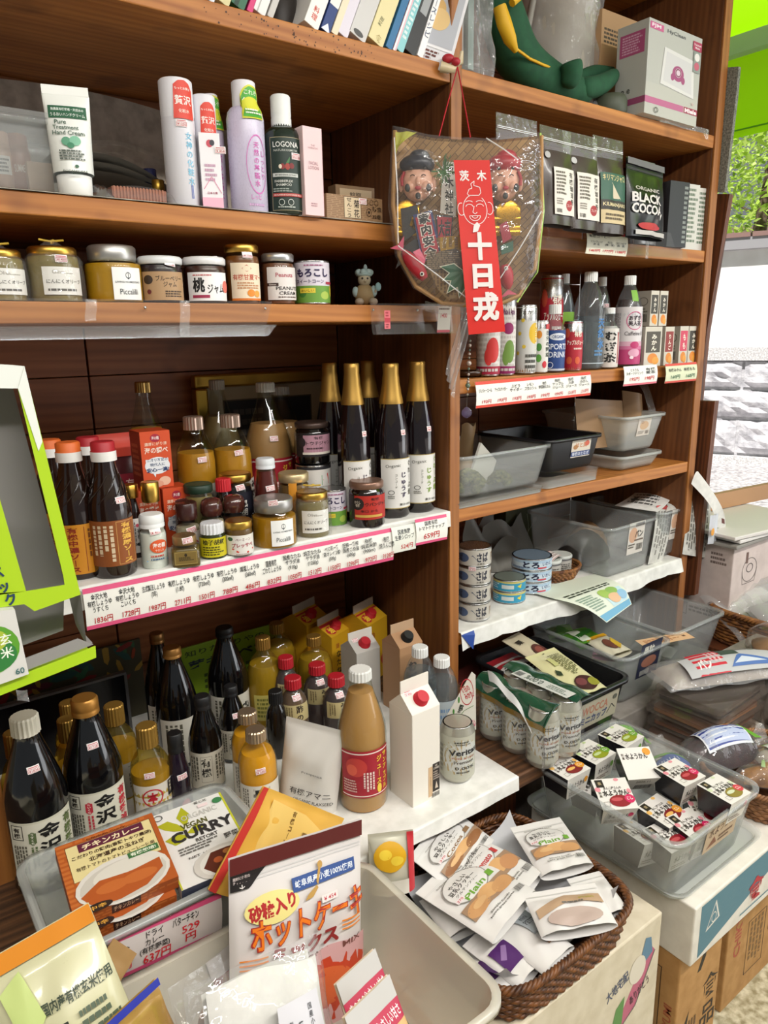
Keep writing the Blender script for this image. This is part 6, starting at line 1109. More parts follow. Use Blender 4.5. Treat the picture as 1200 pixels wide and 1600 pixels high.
for lb, dx, w_, h_, c, rot in (('tan paper bag at the back of the herb bin', -.01, .10, .15, '#a8845a', 0), ('open brown paper bag at the right of the herb bin', .06, .05, .13, '#b8966a', .15), ('creased tan paper bag leaning at the divider side of the herb bin', -.085, .05, .12, '#b0905f', -.3)):
    r = T('paper_bag', lb, 'bag', (bx+dx, D+.22, ZR4+.022), 0); mb = MB(); mb.grid(lambda u, v: (-w_/2+w_*u+rot*.1*v, -.02*math.sin(pi*u)*(1-v*.5)-.003*math.sin(9*v), h_*v+.006*math.sin(7*u)), 8, 8, c); mb.grid(lambda u, v: (-w_/2+w_*u+rot*.1*v, .02*math.sin(pi*u)*(1-v*.5), h_*v), 8, 8, c); mb.build('bag', r)
# 2: black bin with printed card
lid_under('clear tray lid under the black bin on the bin shelf', 852, 936, .012, .26, hh=.03)
BREAD = [('r', 0, 0, 1, 1, '#d4cabc'), ('t', 'はと麦', .5, .7, .3, .6, '#c08a6a', 0, .04), ('r', .0, .05, 1, .34, '#3a4a7a'), ('t', '有機はとむぎ', .5, .2, .2, .9, '#d8dce8', 0, .02), ('e', .8, .76, .12, .16, '#c8604a'), ('e', .2, .6, .12, .14, '#a8784a')]
b2, bx2, bw2 = rbin('black bin with a beige and blue printed card beside the herb bin', 852, 934, .022, ZR4, .25, .085, mat('#1a1a1e', .35), dz=.034, card=(.075, .045, .12, .38, BREAD), dw=.02)
# 3: two stacked translucent bins at the right
b3, bx3, bw3 = rbin('lower shallow translucent bin at the right of the bin shelf', 968, 1030, .03, ZR4, .30, .04, BIN, dz=.001, dw=.02)
b4, bx4, bw4 = rbin('upper translucent bin nested on the shallow one, with small printed card', 970, 1032, .04, ZR4, .30, .10, BIN, dz=.048, dw=.035, card=(.06, .05, .0, .42, [('r', 0, 0, 1, 1, '#cfc6bc'), ('e', .5, .6, .34, .25, '#c8a888'), ('t', 'パン', .3, .8, .18, .3, '#8a6a5a', 0, .02), ('b', .1, .1, .6, .3, 3, '#8a8278'), ('q', .66, .1, .94, .3, '#6a625a')]))
for lb, dx, w_, h_ in (('long kraft paper bag lying over the upper translucent bin', -.06, .22, .14), ('short kraft bag with clear window in the upper translucent bin', .09, .09, .15)):
    r = T('paper_bag', lb, 'bag', (bx4+dx, D+.13, ZR4+.06)); mb = MB(); mb.grid(lambda u, v: (-w_/2+w_*u, -.03*math.sin(pi*u)-.1*u*0+.02*v, h_*v-.02*u*v), 8, 8, '#9a7a58'); mb.grid(lambda u, v: (-w_/2+w_*u, .03*math.sin(pi*u)+.02*v, h_*v-.02*u*v), 8, 8, '#9a7a58'); mb.build('bag', r)
    if w_ < .1: mb = MB(); mb.grid(lambda u, v: (.03+.03*u, -.032+.05*v, .06+.1*math.sin(v*1.5)+.01*u), 8, 8, FILMW); mb.build('window', r)
# ------------------------------------------------------------------ right bay, fifth shelf: tins, tray, bread bins, papers
SAB = [('r', 0, 0, 1, 1, '#bdb8ae'), ('t', 'さば', .62, .55, .6, .24, '#2a2c3a', 0, .05), ('t', 'JTY', .9, .5, .5, .14, '#8a6a4a', 0, .02), ('e', .2, .5, .14, .3, '#4a5a7a'), ('p', [(.3, .5), (.42, .7), (.5, .4)], '#3a4a6a'), ('t', '水煮缶', .58, .13, .14, .16, '#5a5650'), ('t', 'さば', .12, .5, .5, .16, '#3a3e4e', 0, .04)]
p0 = stand(740, 974, 930, 50, ZR5); hcan = .048
hcan = (W(742, 853, Y=p0[1]).z-ZR5)/4
for i, lb in enumerate(('lowest mackerel tin of the stack of four', 'second lowest mackerel tin of the stack of four', 'second highest mackerel tin of the stack of four', 'topmost mackerel tin of the stack of four')):
    can(lb, (p0[0]+.001*(i % 2), p0[1], hcan-.001, p0[3]), ZR5+.003+i*hcan, [(8, .08, .92, 175, SAB)], 'tab' if i == 3 else None, stick=[(-6, .84, '¥ 470')] if i == 2 else (), name='mackerel_tin', cat='tin')
TORO = [('r', 0, 0, 1, 1, '#a9c0d4'), ('r', 0, .3, 1, .7, '#c4d2dc'), ('t', 'とろ', .45, .55, .6, .26, '#1f2440', 0, .05), ('t', 'いわし', .74, .6, .4, .2, '#3a4a7a', 0, .02), ('r', .56, .14, .72, .3, '#c04a54'), ('b', .1, .1, .4, .3, 2, '#5a6a8a')]
p1 = stand(829, 931, 905, 61, ZR5); h1_ = (W(829, 868, Y=p1[1]).z-ZR5)/3
for i, lb in enumerate(('bottom blue sardine tin of the stack of three', 'middle blue sardine tin of the stack of three', 'top blue sardine tin of the stack of three')):
    can(lb, (p1[0], p1[1], h1_-.001, p1[3]), ZR5+.003+i*h1_, [(8, .08, .92, 175, TORO)], 'tab' if i == 2 else None, name='sardine_tin', cat='tin', col=mat('#8fa6bc', .35, .6))
TUN = [('r', 0, 0, 1, 1, '#2f8fb0'), ('r', 0, .82, 1, 1, '#c8bc6a'), ('r', .3, .25, .55, .65, '#c8d0cc'), ('p', [(.62, .5), (.72, .75), (.88, .7), (.95, .45), (.85, .25), (.7, .28)], '#d8c82a'), ('b', .05, .2, .25, .8, 3, '#b8d4dc')]
p2 = stand(795, 946, 920, 50, ZR5); h2_ = (W(795, 902, Y=p2[1]).z-ZR5)/2
for i, lb in enumerate(('lower turquoise tuna tin with yellow fish', 'upper turquoise tuna tin with yellow fish')):
    can(lb, (p2[0], p2[1], h2_-.001, p2[3]), ZR5+.003+i*h2_, [(8, .08, .92, 175, TUN)], 'tab' if i else None, name='tuna_tin', cat='tin', col=mat('#8f9a90', .35, .6))
# woven tray with jars
WICK = speckle('wicker', '#4a2a14', '#8a5a2c', 60, .6); WICK2 = speckle('wicker_red', '#5a3420', '#a06a34', 50, .6)
def woven(root, a, b, h, m, rows=7, stakes=34, sq=0, flare=.12, base=True, rim=.006, strand=.0028):
    """oval or squarish woven basket: horizontal strands in and out of stakes, plaited rim"""
    def rad(t, z):
        c, d = math.cos(t), math.sin(t); q = 1/((abs(c)**sq+abs(d)**sq)**(1/sq)) if sq else 1; k = 1+flare*(z/h-1)
        return a*k*q*c, b*k*q*d
    mb = MB(); n = stakes*4
    for j in range(rows):
        z = h*(j+.5)/rows; pts = []
        for i in range(n):
            t = 2*pi*i/n; x, y = rad(t, z); w_ = .0022*math.sin(stakes/2*t*2+pi*(j % 2)); l = math.hypot(x, y); pts.append((x*(1+w_/l), y*(1+w_/l), z))
        mb.tube(pts, h/rows*.52, m, 5, True)
    mb.build('woven_wall', root)
    mb = MB()
    for i in range(stakes):
        t = 2*pi*i/stakes; mb.tube([rad(t, 0)+(0,), rad(t, h*.5)+(h*.5,), rad(t, h)+(h,)], strand*.8, m, 4)
    k = mb.build('stakes', root); k['kind'] = 'stuff'
    mb = MB()
    for s in range(3):
        pts = []
        for i in range(n*2):
            t = 2*pi*i/(n*2); x, y = rad(t, h); l = math.hypot(x, y); ph = stakes*.45*t*2+s*2*pi/3; q = rim*.7*math.cos(ph); pts.append((x*(1+q/l), y*(1+q/l), h+rim*.7*math.sin(ph)+rim*.6))
        mb.tube(pts, rim*.62, m, 5, True)
    mb.build('plaited_rim', root)
    if base: mb = MB(); mb.prism([(rad(2*pi*i/40, 0)[0], rad(2*pi*i/40, 0)[1]) for i in range(40)], 0, .003, m); mb.build('base', root)
wt0 = W(888, 912, Z=ZR5); tw = .5*52*2*PR(wt0)[2]/F*.9; tx, ty_ = wt0.x+.01, wt0.y+.055
r = T('wicker_tray', 'small reddish woven tray holding two flat jars', 'tray', (tx, ty_, ZR5+.003)); woven(r, .078, .058, .032, WICK2, 5, 30, 0, .25, True, .004)
for i, (lb, dx, dy, dz) in enumerate((('flat jar with printed paper cap on the left in the woven tray', -.026, .0, 0), ('flat jar with white paper lid on the right in the woven tray', .034, .012, .0))):
    rnd('spread_jar', lb, 'jar', (tx+dx, ty_+dy, .055, .031), ZR5+.0075, [(1, 0), (1, 1)], mat('#8a8a8c', .3, .5), (.82, 1.04, '#c9ccc6', 'lid'), None, [(10, .1, .75, 150, [('r', 0, 0, 1, 1, '#b8b4ac'), ('b', .1, .2, .9, .8, 4, '#4a4844')])])
r = T('leaflet', 'red framed folded leaflet lying across the jars in the woven tray', 'leaflet', M=Matrix.Translation((tx-.03, ty_-.03, ZR5+.066)) @ Matrix.Rotation(.25, 4, 'Z') @ Matrix.Rotation(-1.35, 4, 'X'))
mb = MB(); sf = lambda u, v, off=0: Vector((u, -off-.012*math.sin(pi*(u/.085+.5)), v)); mb.grid(lambda u, v: sf((u-.5)*.085, v*.035), 10, 3, '#ddd8d4'); draw(mb, sf, .085, .035, [('f', .02, .04, .98, .96, .0012, '#b83a44'), ('t', 'Konjac', .5, .6, .2, .4, '#6a3a3a'), ('b', .15, .2, .85, .42, 2, '#8a6a64')]); mb.build('sheet', r)
# green-toned leaflet hanging over the edge
p_ = [W(862, 921, Z=ZR5+.006), W(952, 893, Z=ZR5+.006)]; ed = [W(867, 923, Y=D-.004), W(955, 897, Y=D-.004)]; lo_ = [W(947, 974, Y=D-.05), W(987, 943, Y=D-.05)]
sheetpts = lambda u, v: (p_[0].lerp(p_[1], u) if False else None)
L0 = Vector((px_x(862, D-.002, ZR5), D+.085, ZR5+.0075)); L1 = Vector((px_x(958, D-.002, ZR5), D+.06, ZR5+.0075)); L2, L3 = W(948, 973, Y=D-.075), W(987, 944, Y=D-.06); L4, L5 = W(868, 924, Y=D-.004), W(957, 893, Y=D-.004); L4.z = L5.z = ZR5+.008
def leaf(u, v):
    if v > .5: return L4.lerp(L5, u).lerp(L0.lerp(L1, u), (v-.5)*2)
    q = v*2; p = L2.lerp(L3, u).lerp(L4.lerp(L5, u), q); p.z += .012*math.sin(pi*q); p.y -= .008*math.sin(pi*q); return p
def leafs(u, v, off=0):
    p = leaf(u, v); return Vector((p.x-off*.3, p.y-off*1.5, p.z+off))
mb = MB(); mb.grid(lambda u, v: leaf(u, v), 6, 16, '#d6dccc'); draw(mb, lambda u, v, off=0: leafs(min(1, max(0, u+.5)), min(1, max(0, v)), off), 1, 1, [('r', .02, .01, .98, .09, '#6aa8c8'), ('r', .5, .1, .95, .34, '#b8d4dc'), ('e', .6, .3, .12, .09, '#9ab85a'), ('e', .76, .32, .1, .07, '#8ab05a'), ('e', .68, .2, .13, .08, '#d8b08a'), ('e', .88, .2, .1, .08, '#8ab4d0'), ('b', .1, .42, .95, .5, 2, '#3a4034'), ('b', .08, .14, .42, .38, 7, '#8aa090')], nu=8, nv=12)
tag(mb.build('leaflet'), 'pale green leaflet with a small map picture drooping over the tin shelf edge', 'leaflet')
r = T('blue_slip', 'bit of blue card under the paper at the divider corner of the tin shelf', 'slip', (DX1+.003, D-.006, ZR5-.046)); mb = MB(); mb.add([(0, 0, .044), (.035, -.004, .0), (.04, -.004, .036), (.04, 0, .046)], [(0, 1, 2, 3)], '#2a4a9a'); mb.build('slip', r)
# bread bins
PAN = [('r', 0, 0, 1, 1, '#d0cac2'), ('e', .3, .6, .26, .24, '#c8a084'), ('t', 'パン', .66, .62, .22, .5, '#2a2622', 0, .04), ('r', .4, .86, .95, .96, '#4a403a'), ('b', .06, .18, .5, .34, 2, '#5a544c'), ('q', .56, .1, .94, .3, '#3a3630'), ('r', .4, .4, .95, .45, '#6a5a50')]
zb = W(1010, 880, Y=D+.03).z
b5, bx5, bw5 = rbin('left clear lidded bin with a bread card on the tin shelf', 946, 1018, .015, ZR5, .30, W(1000, 808, Y=D+.05).z-ZR5, BINC, dz=.003, dw=.02, card=(.075, .095, .08, .36, PAN))
b6, bx6, bw6 = rbin('right clear bin with a bread card, papers stuffed around it', 1026, 1080, .03, ZR5, .27, W(1060, 790, Y=D+.06).z-ZR5, BINC, dz=.003, dw=.02, card=(.07, .095, -.02, .36, PAN))
for lb, q, c, s in (('dark wrapped loaf seen through the left bread bin', (-.04, -.02), '#2a2826', .07), ('kraft wrapped piece in the left bread bin', (.05, .04), '#8a6a48', .05), ('brown roll bag in the right bread bin', (.0, .0), '#7a5a3c', .045)):
    o_ = bx5 if 'left' in lb else bx6
    r = T('bread_bag', lb, 'bread', (o_+q[0], D+.17+q[1], ZR5+.018)); mb = MB(); mb.grid(lambda u, v: (s*(1.1)*(u-.5)*2+.003*math.sin(9*v), .05*(v-.5)*2, .09*math.sin(pi*u)**.4*math.sin(pi*v)**.4+.004*math.sin(15*u+7*v)), 14, 10, mat(c, .4)); mb.build('bag', r)
# newspapers bulging over the bins
NP = [speckle('newsprint', '#b4b2ac', '#c9c7c0', 60, .9), speckle('newsprint_white', '#d4d2ce', '#e2e0dc', 60, .9)]
def paper(label, pts, m, items=None, bend=.02, name='newspaper'):
    A, B, C_, D_ = pts
    def sf(u, v, off=0):
        p = A.lerp(B, u).lerp(D_.lerp(C_, u), v); p = p+Vector((-.25*off, -off, .1*off)); p.z += bend*math.sin(pi*u)*v; p.y -= bend*math.sin(pi*v)*.8; return p
    mb = MB(); mb.grid(lambda u, v: sf(u, v), 14, 10, m)
    if items: draw(mb, lambda u, v, off=0: sf(min(1, max(0, u+.5)), min(1, max(0, v)), off), 1, 1, items, nu=12, nv=8)
    return tag(mb.build(name), label, 'newspaper')
def Q(*pp): return [W(px, py, Y=D+dy) for px, py, dy in pp]
NT = [('c', .08, .05, .92, .9, 9, '#6a6862'), ('t', vt('川'), .5, .9, .1, None, '#3a3836', 0, .02)]
paper('grey newspaper page hanging down in front of the right bread bin', Q((1066, 866, -.01), (1104, 872, -.01), (1111, 775, .0), (1075, 766, .03)), NP[0], NT, .004)
paper('second newspaper sheet folded over between the two bread bins', Q((1012, 882, .02), (1034, 878, .02), (1052, 795, .05), (1026, 790, .05)), NP[0], [('c', .1, .05, .9, .9, 5, '#7a7872'), ('r', .0, .93, 1, 1, '#a83a3a')], .006)
paper('newspaper sheet spread over the top of the left bread bin', Q((960, 790, .14), (1028, 800, .03), (1052, 770, .08), (1000, 762, .2)), NP[1], [('b', .1, .2, .9, .8, 5, '#5a5a58'), ('r', .15, .3, .25, .5, '#4a4a4a')], .01)
paper('curved newspaper arching up over the right bread bin', Q((1040, 800, .04), (1108, 780, .0), (1090, 748, .08), (1020, 762, .15)), NP[0], [('b', .1, .2, .9, .8, 6, '#6a6a66')], .03)
paper('white curling sheet standing out right beyond the side panel', Q((1118, 824, -.03), (1134, 826, -.03), (1095, 748, -.02), (1080, 756, -.01)), NP[1], [('r', .6, .1, .9, .2, '#6a3a3a')], .03)
r = T('papers_behind', 'crumpled printed papers behind the tins', 'paper', (0, 0, 0))
mb = MB()
for k, (px, py, dy, s) in enumerate(((800, 850, .30, .09), (760, 840, .33, .07), (790, 880, .26, .07))):
    c = W(px, py, Y=D+dy)
    mb.grid(lambda u, v: (c.x-s+2*s*u, c.y+.02*math.sin(5*u+3*v+k)+.03*v, max(ZR5+.004, c.z-s*.7+1.4*s*v+.02*math.sin(7*u+k))), 10, 8, '#7a7872')
mb.build('papers', r)
r = T('gift_carton', 'olive green carton with a white plant drawing behind the tins', 'box', (rx(820, .36, ZR5), D+.36, ZR5+.002)); mb = MB(); mb.box(-.09, .11, 0, .05, 0, .2, '#4a4a2c'); mb.build('carton', r, None, .001); dec(r, 'print', plane((.01, 0, 0), (1, 0, 0), (0, 0, 1)), .2, .2, [('l', [(.5, .1), (.52, .4), (.48, .6)], .0015, '#b8b8a0'), ('l', [(.51, .3), (.65, .45)], .0015, '#b8b8a0'), ('e', .66, .48, .05, .04, '#a8a890'), ('e', .36, .4, .05, .04, '#a8a890'), ('l', [(.51, .25), (.38, .38)], .0015, '#b8b8a0')])
r = T('wood_box', 'dark reddish wooden box lying under the tin shelf by the divider', 'box', (1.20, D+.16, ZC-.06)); mb = MB(); mb.box(-.1, .11, -.1, .1, .0, .055, '#4a1c18'); mb.build('box', r, None, .002)
# ------------------------------------------------------------------ floor cartons carrying the front tubs
GREYC = speckle('grey_card', '#7a746e', '#8c8680', 30, .8); KRAFT = speckle('kraft_card', '#a87c48', '#b98d58', 30, .8); WCARD = speckle('white_card', '#d3cdc2', '#ded9ce', 30, .75)
def fcarton(label, x0, x1, y0, y1, z0, z1, m, front=(), left=(), cat='carton', name='shipping_carton', flap=True):
    r = T(name, label, cat, ((x0+x1)/2, y0, z0+.0006)); w_, h = x1-x0, z1-z0; d = y1-y0
    mb = MB(); mb.box(-w_/2, w_/2, 0, d, 0, h, m); mb.build('box', r, None, .003)
    if flap: mb = MB(); mb.box(-w_/2-.001, w_/2+.001, d/2-.001, d/2+.001, h, h+.0012, '#6a5a48'); mb.box(-w_/2+.02, w_/2-.02, d/2-.025, d/2+.025, h+.0002, h+.0008, '#b8a078'); mb.build('tape', r)
    if front: dec(r, 'front_print', plane((0, 0, 0), (1, 0, 0), (0, 0, 1)), w_, h, front, nu=1)
    if left: dec(r, 'side_print', plane((-w_/2, d/2, 0), (0, -1, 0), (0, 0, 1)), d, h, left, nu=1)
    return r
BLU = '#4f7a8a'
fcarton('long white carton with blue band and red lettering under the tub of dessert boxes', 1.082, 1.93, .553, .938, .425, .55, WCARD,
    [('p', [(.025, .06), (.5, .80), (.64, .95), (.025, .95)], BLU), ('p', [(.05, .42), (.105, .50), (.085, .86)], '#d8d4cc'), ('p', [(.056, .46), (.098, .52), (.083, .80)], BLU), ('o', .08, .58, .01, .09, .2, '#d8d4cc'), ('t', '食・しIの', .38, .42, .40, .30, '#b02a38', .0, .05), ('l', [(.2, .14), (.9, .14)], .003, BLU)])
fcarton('cream carton with a coloured emblem and red letters under the cookie basket', .56, 1.034, .587, .90, .205, .548, speckle('cream_card', '#c9bda4', '#d6cbb4', 30, .75),
    [('p', [(.70, .42), (.86, .54), (.965, .80), (.93, .86)], '#b8607a'), ('p', [(.70, .42), (.78, .48), (.79, .66), (.74, .62)], '#5a8a4a'), ('p', [(.86, .74), (.9, .92), (.935, .9), (.95, .8)], '#5a7f98'), ('e', .86, .76, .05, .08, '#d8d0c0'), ('t', '大地宅配', .74, .76, .07, .13, '#3a4a6a', .25), ('t', 'ありがとう', .88, .62, .06, .12, '#4a2c3a', .3), ('l', [(.70, .42), (.86, .54), (.965, .80)], .002, '#2a3a4a'), ('t', 'CHIKYUMI', .74, .16, .14, .5, '#b03a58', .0, .03), ('e', .45, .14, .03, .04, '#4a6a3a')])
fcarton('brown kraft carton with black arrows standing on the floor under the white carton', 1.085, 1.235, .572, .93, .0, .424, KRAFT,
    [('p', [(.42, .84), (.6, .98), (.6, .9), (.5, .84)], '#1a1410'), ('p', [(.06, .5), (.3, .66), (.26, .54), (.2, .5)], '#1a1410'), ('t', vt('食品'), .78, .62, .3, None, '#2a1a10'), ('c', .3, .1, .5, .6, 3, '#6a4a2c'), ('r', .68, .08, .9, .4, '#9a7040'), ('f', .68, .1, .9, .4, .002, '#4a3420')],
    [('r', .78, .55, .9, .9, '#a88458'), ('f', .78, .55, .9, .9, .002, '#4a3420'), ('b', .8, .58, .88, .88, 9, '#6a4a2c'), ('t', 'CHIKYUMI', .95, .6, None, .3, '#a8563a', pi/2), ('t', '食', .75, .2, .1, None, '#8a3a2a')])
fcarton('kraft carton with red sideways lettering at the right, on the speckled floor', 1.43, 1.90, .65, .94, .0, .40, KRAFT,
    [('t', 'CHIKYUMI', .1, .55, None, .38, '#a84a3a', pi/2, .02), ('f', .2, .12, .38, .5, .002, '#4a3420'), ('c', .22, .14, .36, .48, 4, '#7a5a34'), ('f', .42, .3, .5, .72, .002, '#4a3420'), ('b', .43, .32, .49, .7, 8, '#6a4a2c'), ('f', .3, .84, .34, .9, .0015, '#4a3420'), ('t', vt('地球実'), .62, .5, .4, None, '#6a3a24')])
fcarton('plain kraft carton under the counter edge carrying the pancake tub', .05, .545, .50, .85, .0, .598, KRAFT)
fcarton('plain grey carton in the right bay carrying the black tub', 1.14, 1.42, .96, 1.45, .0, .618, GREYC)
fcarton('plain grey carton in the right bay carrying the clear tubs', 1.43, 1.975, .965, 1.45, .0, .618, GREYC)
# ------------------------------------------------------------------ tub of boxed jelly desserts
def bin_at(label, x0, x1, y0, y1, z0, z1, m, shrink=.03, card=None, name='storage_tub', r=.025, rim=.009):
    return bin_(name, label, ((x0+x1)/2, (y0+y1)/2, z0), 0, x1-x0, y1-y0, x1-x0-shrink, y1-y0-shrink, z1-z0, m, card=card, rim=rim, r=r, cat='tub')
r = T('tub_lid', 'cloudy lid lying under the tub of dessert boxes on the white carton', 'lid', (1.212, .757, .5518)); w_, d_ = .146, .178
mb = MB(); mb.rbox(-w_, w_, -d_, d_, 0, .003, BIN, .03); mb.build('plate', r)
mb = MB(); o = []
for cx, cy, a0 in ((w_-.03, d_-.03, 0), (-w_+.03, d_-.03, pi/2), (-w_+.03, -d_+.03, pi), (w_-.03, -d_+.03, 1.5*pi)): o += [Vector((cx+.03*math.cos(a0+pi/2*k/5), cy+.03*math.sin(a0+pi/2*k/5), 0)) for k in range(6)]
vs = o+[p*1.01+Vector((0, 0, .014)) for p in o]+[p*1.06+Vector((0, 0, .015)) for p in o]; mb.add(vs, [(i*24+j, i*24+(j+1) % 24, (i+1)*24+(j+1) % 24, (i+1)*24+j) for i in range(2) for j in range(24)], BIN, True); mb.build('rim', r)
bin_at('large clear tub full of small boxed jelly desserts', 1.037, 1.315, .572, .895, .557, .69, BINC, .035, card=(.11, .07, .06, .45, [('r', 0, 0, 1, 1, '#b8a084'), ('t', '水ようかん', .5, .6, .3, .8, '#5a3c2c', 0, .02), ('p', [(.1, .1), (.3, .4), (.4, .15)], '#7a4a34'), ('b', .45, .1, .9, .35, 2, '#6a4c38')]), name='dessert_tub')
RED, ORA, GREE, LGR = ('#8a1420', '#c8205a', '#d88a94'), ('#7a1c1c', '#d8922a', '#e0b060'), ('#8a9420', '#6a9a34', '#b8c890'), ('#8a7a34', '#c8404a', '#c8d0b0')
def yok(label, c, z, pal, rz=0, tilt=0, roll=0, face=True, s=.069, hh=.05, date=False):
    p = W(c[0], c[1], Z=z)
    M_ = Matrix.Translation(p) @ Matrix.Rotation(rz, 4, 'Z') @ Matrix.Rotation(tilt, 4, 'X') @ Matrix.Rotation(roll, 4, 'Y')
    r = T('dessert_box', label, 'box', M=M_); k = .8; a, b = s/2, s/2*k
    mb = MB(); mb.add([(-a+.001, -a, -.001), (a-.001, -a, -.001), (a-.001, a, -.001), (-a+.001, a, -.001), (-b, -b, -hh), (b, -b, -hh), (b, b, -hh), (-b, b, -hh)], [(7, 6, 5, 4), (1, 2, 6, 5), (3, 0, 4, 7), (0, 1, 2, 3), (0, 4, 5, 1), (2, 6, 7, 3)], mat('#232124', .25)); mb.build('cup', r)
    mb = MB(); t = .0006
    mb.add([(-a, -a-t, 0), (a, -a-t, 0), (a, a+t, 0), (-a, a+t, 0)], [(0, 1, 2, 3)], '#dcd8d2'); mb.add([(-a, -a-t, 0), (a, -a-t, 0), (b*1.02, -b-t, -hh), (-b*1.02, -b-t, -hh)], [(0, 3, 2, 1)], '#d6d1c9'); mb.add([(-a, a+t, 0), (a, a+t, 0), (b*1.02, b+t, -hh), (-b*1.02, b+t, -hh)], [(0, 1, 2, 3)], '#d6d1c9')
    draw(mb, plane((0, -a, 0), (1, 0, 0), (0, 1, 0)), s, s, [('e', .08, .66, .08, .08, pal[2]), ('e', .7, .95, .07, .05, pal[2]), ('e', .93, .55, .06, .08, pal[2]), ('r', .08, .72, .3, .97, '#2a241c'), ('t', '京', .19, .85, .1, .1, '#c8b48a'), ('t', 'あんこ屋さんの', .5, .68, .09, .5, '#3a302a'), ('t', '水ようかん', .54, .52, .2, .72, '#2c2420', 0, .03), ('t', '和\n菓', .1, .48, .18, .08, '#4a3a30'), ('e', .58, .25, .3, .19, pal[0]), ('e', .5, .3, .16, .06, pal[2] if pal is not RED else '#b84a50'), ('e', .86, .3, .14, .14, pal[1]), ('t', 'こし', .86, .31, .1, .16, '#f4ece4', 0, .03), ('f', .1, .1, .26, .24, .0006, '#6a5a50')] if not date else [('e', .85, .85, .12, .12, pal[1]), ('t', '水ようかん', .5, .72, .2, .66, '#2c2420', 0, .03), ('t', '和\n菓', .1, .72, .2, .08, '#4a3a30')])
    n = Vector((0, -1, 0)); fs = plane((0, -b-t, -hh), (1, 0, 0), Vector((0, -(a-b), hh)).normalized())
    draw(mb, fs, s*.85, hh, [('t', '水ようかん' if not date else '2026.11', .5, .55, .3, .7, '#3a302a', 0, .02), ('e', .9, .6, .09, .14, pal[1]), ('b', .1, .1, .8, .3, 2, '#8a7a70')] if not date else [('t', '2026.11', .5, .75, .16, .5, '#3a302a'), ('q', .3, .1, .9, .45, '#3a302a')]); mb.build('sleeve', r)
    return r
C2 = lambda *q: (sum(p[0] for p in q)/4, sum(p[1] for p in q)/4)
yok('red bean dessert box with an orange tag at the left end of the tub', (884, 1197), .700, ORA, -.02)
yok('green tea dessert box second from the left, before the rearmost green one', (925, 1174), .702, GREE, .02)
yok('rearmost green tea dessert box at the far end of the tub', (970, 1149), .700, GREE, .05)
yok('dessert box turned with its dated side towards the viewer', (998, 1192), .708, ORA, -.55, .45, 0, date=True)
yok('red dessert box lying flattest at the front middle, printed squarely to the viewer', (960, 1240), .692, RED, -.55, .30)
yok('red dessert box with magenta tag, second from the right end of the tub', (1062, 1206), .703, RED, -.05, .06, .05)
yok('pale green dessert box with a red tag at the right end of the tub', (1131, 1232), .704, LGR, -.03, .05, .05)
yok('low dessert box with an orange tag in the middle of the tub', (1036, 1266), .655, ORA, .02, .1)
yok('low dessert box at the near right corner of the tub', (1082, 1288), .650, RED, -.1, .12, .05)
yok('low dessert box with red price sticker at the near edge of the tub', (1046, 1305), .640, RED, -.15, .05)
yok('dessert box pressed against the near wall of the tub, seen through it', (1000, 1300), .628, ORA, -.05, .0, .25)
yok('dessert box half hidden under the pale green one', (1106, 1262), .650, RED, -.6, .3)
yok('green dessert box deep in the tub under the left pair', (925, 1225), .640, GREE, .1)
# ------------------------------------------------------------------ wicker basket of cookie bags
WK = speckle('dark_wicker', '#3a1e0e', '#7a4a22', 70, .5)
r = T('wicker_basket', 'dark brown plaited basket of white cookie bags on the cream carton', 'basket', (.795, .735, .552)); woven(r, .168, .158, .064, WK, 8, 56, 5, .08, True, .0062)
r = T('basket_liner', 'thin white plastic liner in the cookie basket', 'liner', (.795, .735, .556)); mb = MB(); mb.grid(lambda u, v: ((u-.5)*.27, (v-.5)*.25, .008+.012*math.sin(9*u)*math.sin(7*v)+.04*(abs(2*u-1)**6+abs(2*v-1)**6)), 20, 20, mat('#c9c9cc', .4)); mb.build('sheet', r)
PW = mat('#d9d6d3', .42)
def ckb(label, bl, br, tl, item, seed, t=.022, curl=0):
    M_, w_, h_ = pose3(bl, br, tl); return pouch('cookie_bag', label, 'bag', M_, w_, h_, t, PW, item, None, .2, '#cfcdca', True, curl, seed=seed)
def CK(c='#6a9a34', nm='Plain', ck='#c09060'):
    return [('o', .45, .62, .36, .22, .04, '#8a8680'), ('e', .45, .62, .34, .21, '#d9d6d3'), ('t', 'GLUTEN FREE SOYMILK COOKIES', .45, .83, .02, .55, '#6a6660'), ('t', 'やさしい\n豆乳クッキー', .42, .68, .13, .5, '#3a3632', 0, .02), ('t', 'グルテンフリー', .42, .58, .035, .44, '#5a5650'), ('t', nm, .45, .49, .07, .4, c, .05, .02), ('r', .74, .47, .84, .55, c),
            ('r', .06, .24, .94, .43, '#9a7c62'), ('e', .25, .32, .19, .085, ck), ('e', .52, .36, .2, .08, '#cc9e6a'), ('e', .74, .31, .18, .085, ck), ('e', .3, .34, .12, .04, '#d0a674'), ('t', 'Simple foods\nhave great taste', .45, .15, .06, .5, '#4a4642'), ('q', .74, .1, .9, .17, '#2a2622'), ('r', .12, .5, .26, .55, '#e4d8d8'), ('t', '370', .19, .525, .03, .1, '#b83040')]
ckb('foremost plain cookie bag with green lettering and round tan cookies', (770, 1474, .640), (838, 1392, .640), (644, 1400, .650), CK(), 1)
ckb('tomato cookie bag with a small red print just behind the foremost plain one', (800, 1430, .628), (850, 1362, .628), (667, 1342, .645), CK('#b83a3a', 'Tomato', '#b8845a'), 2)
ckb('cookie bag standing highest at the back left, with ring lettering and brown star', (715, 1400, .632), (772, 1312, .632), (640, 1338, .672), CK('#8a6a4a', 'Cocoa', '#8a5a34'), 3)
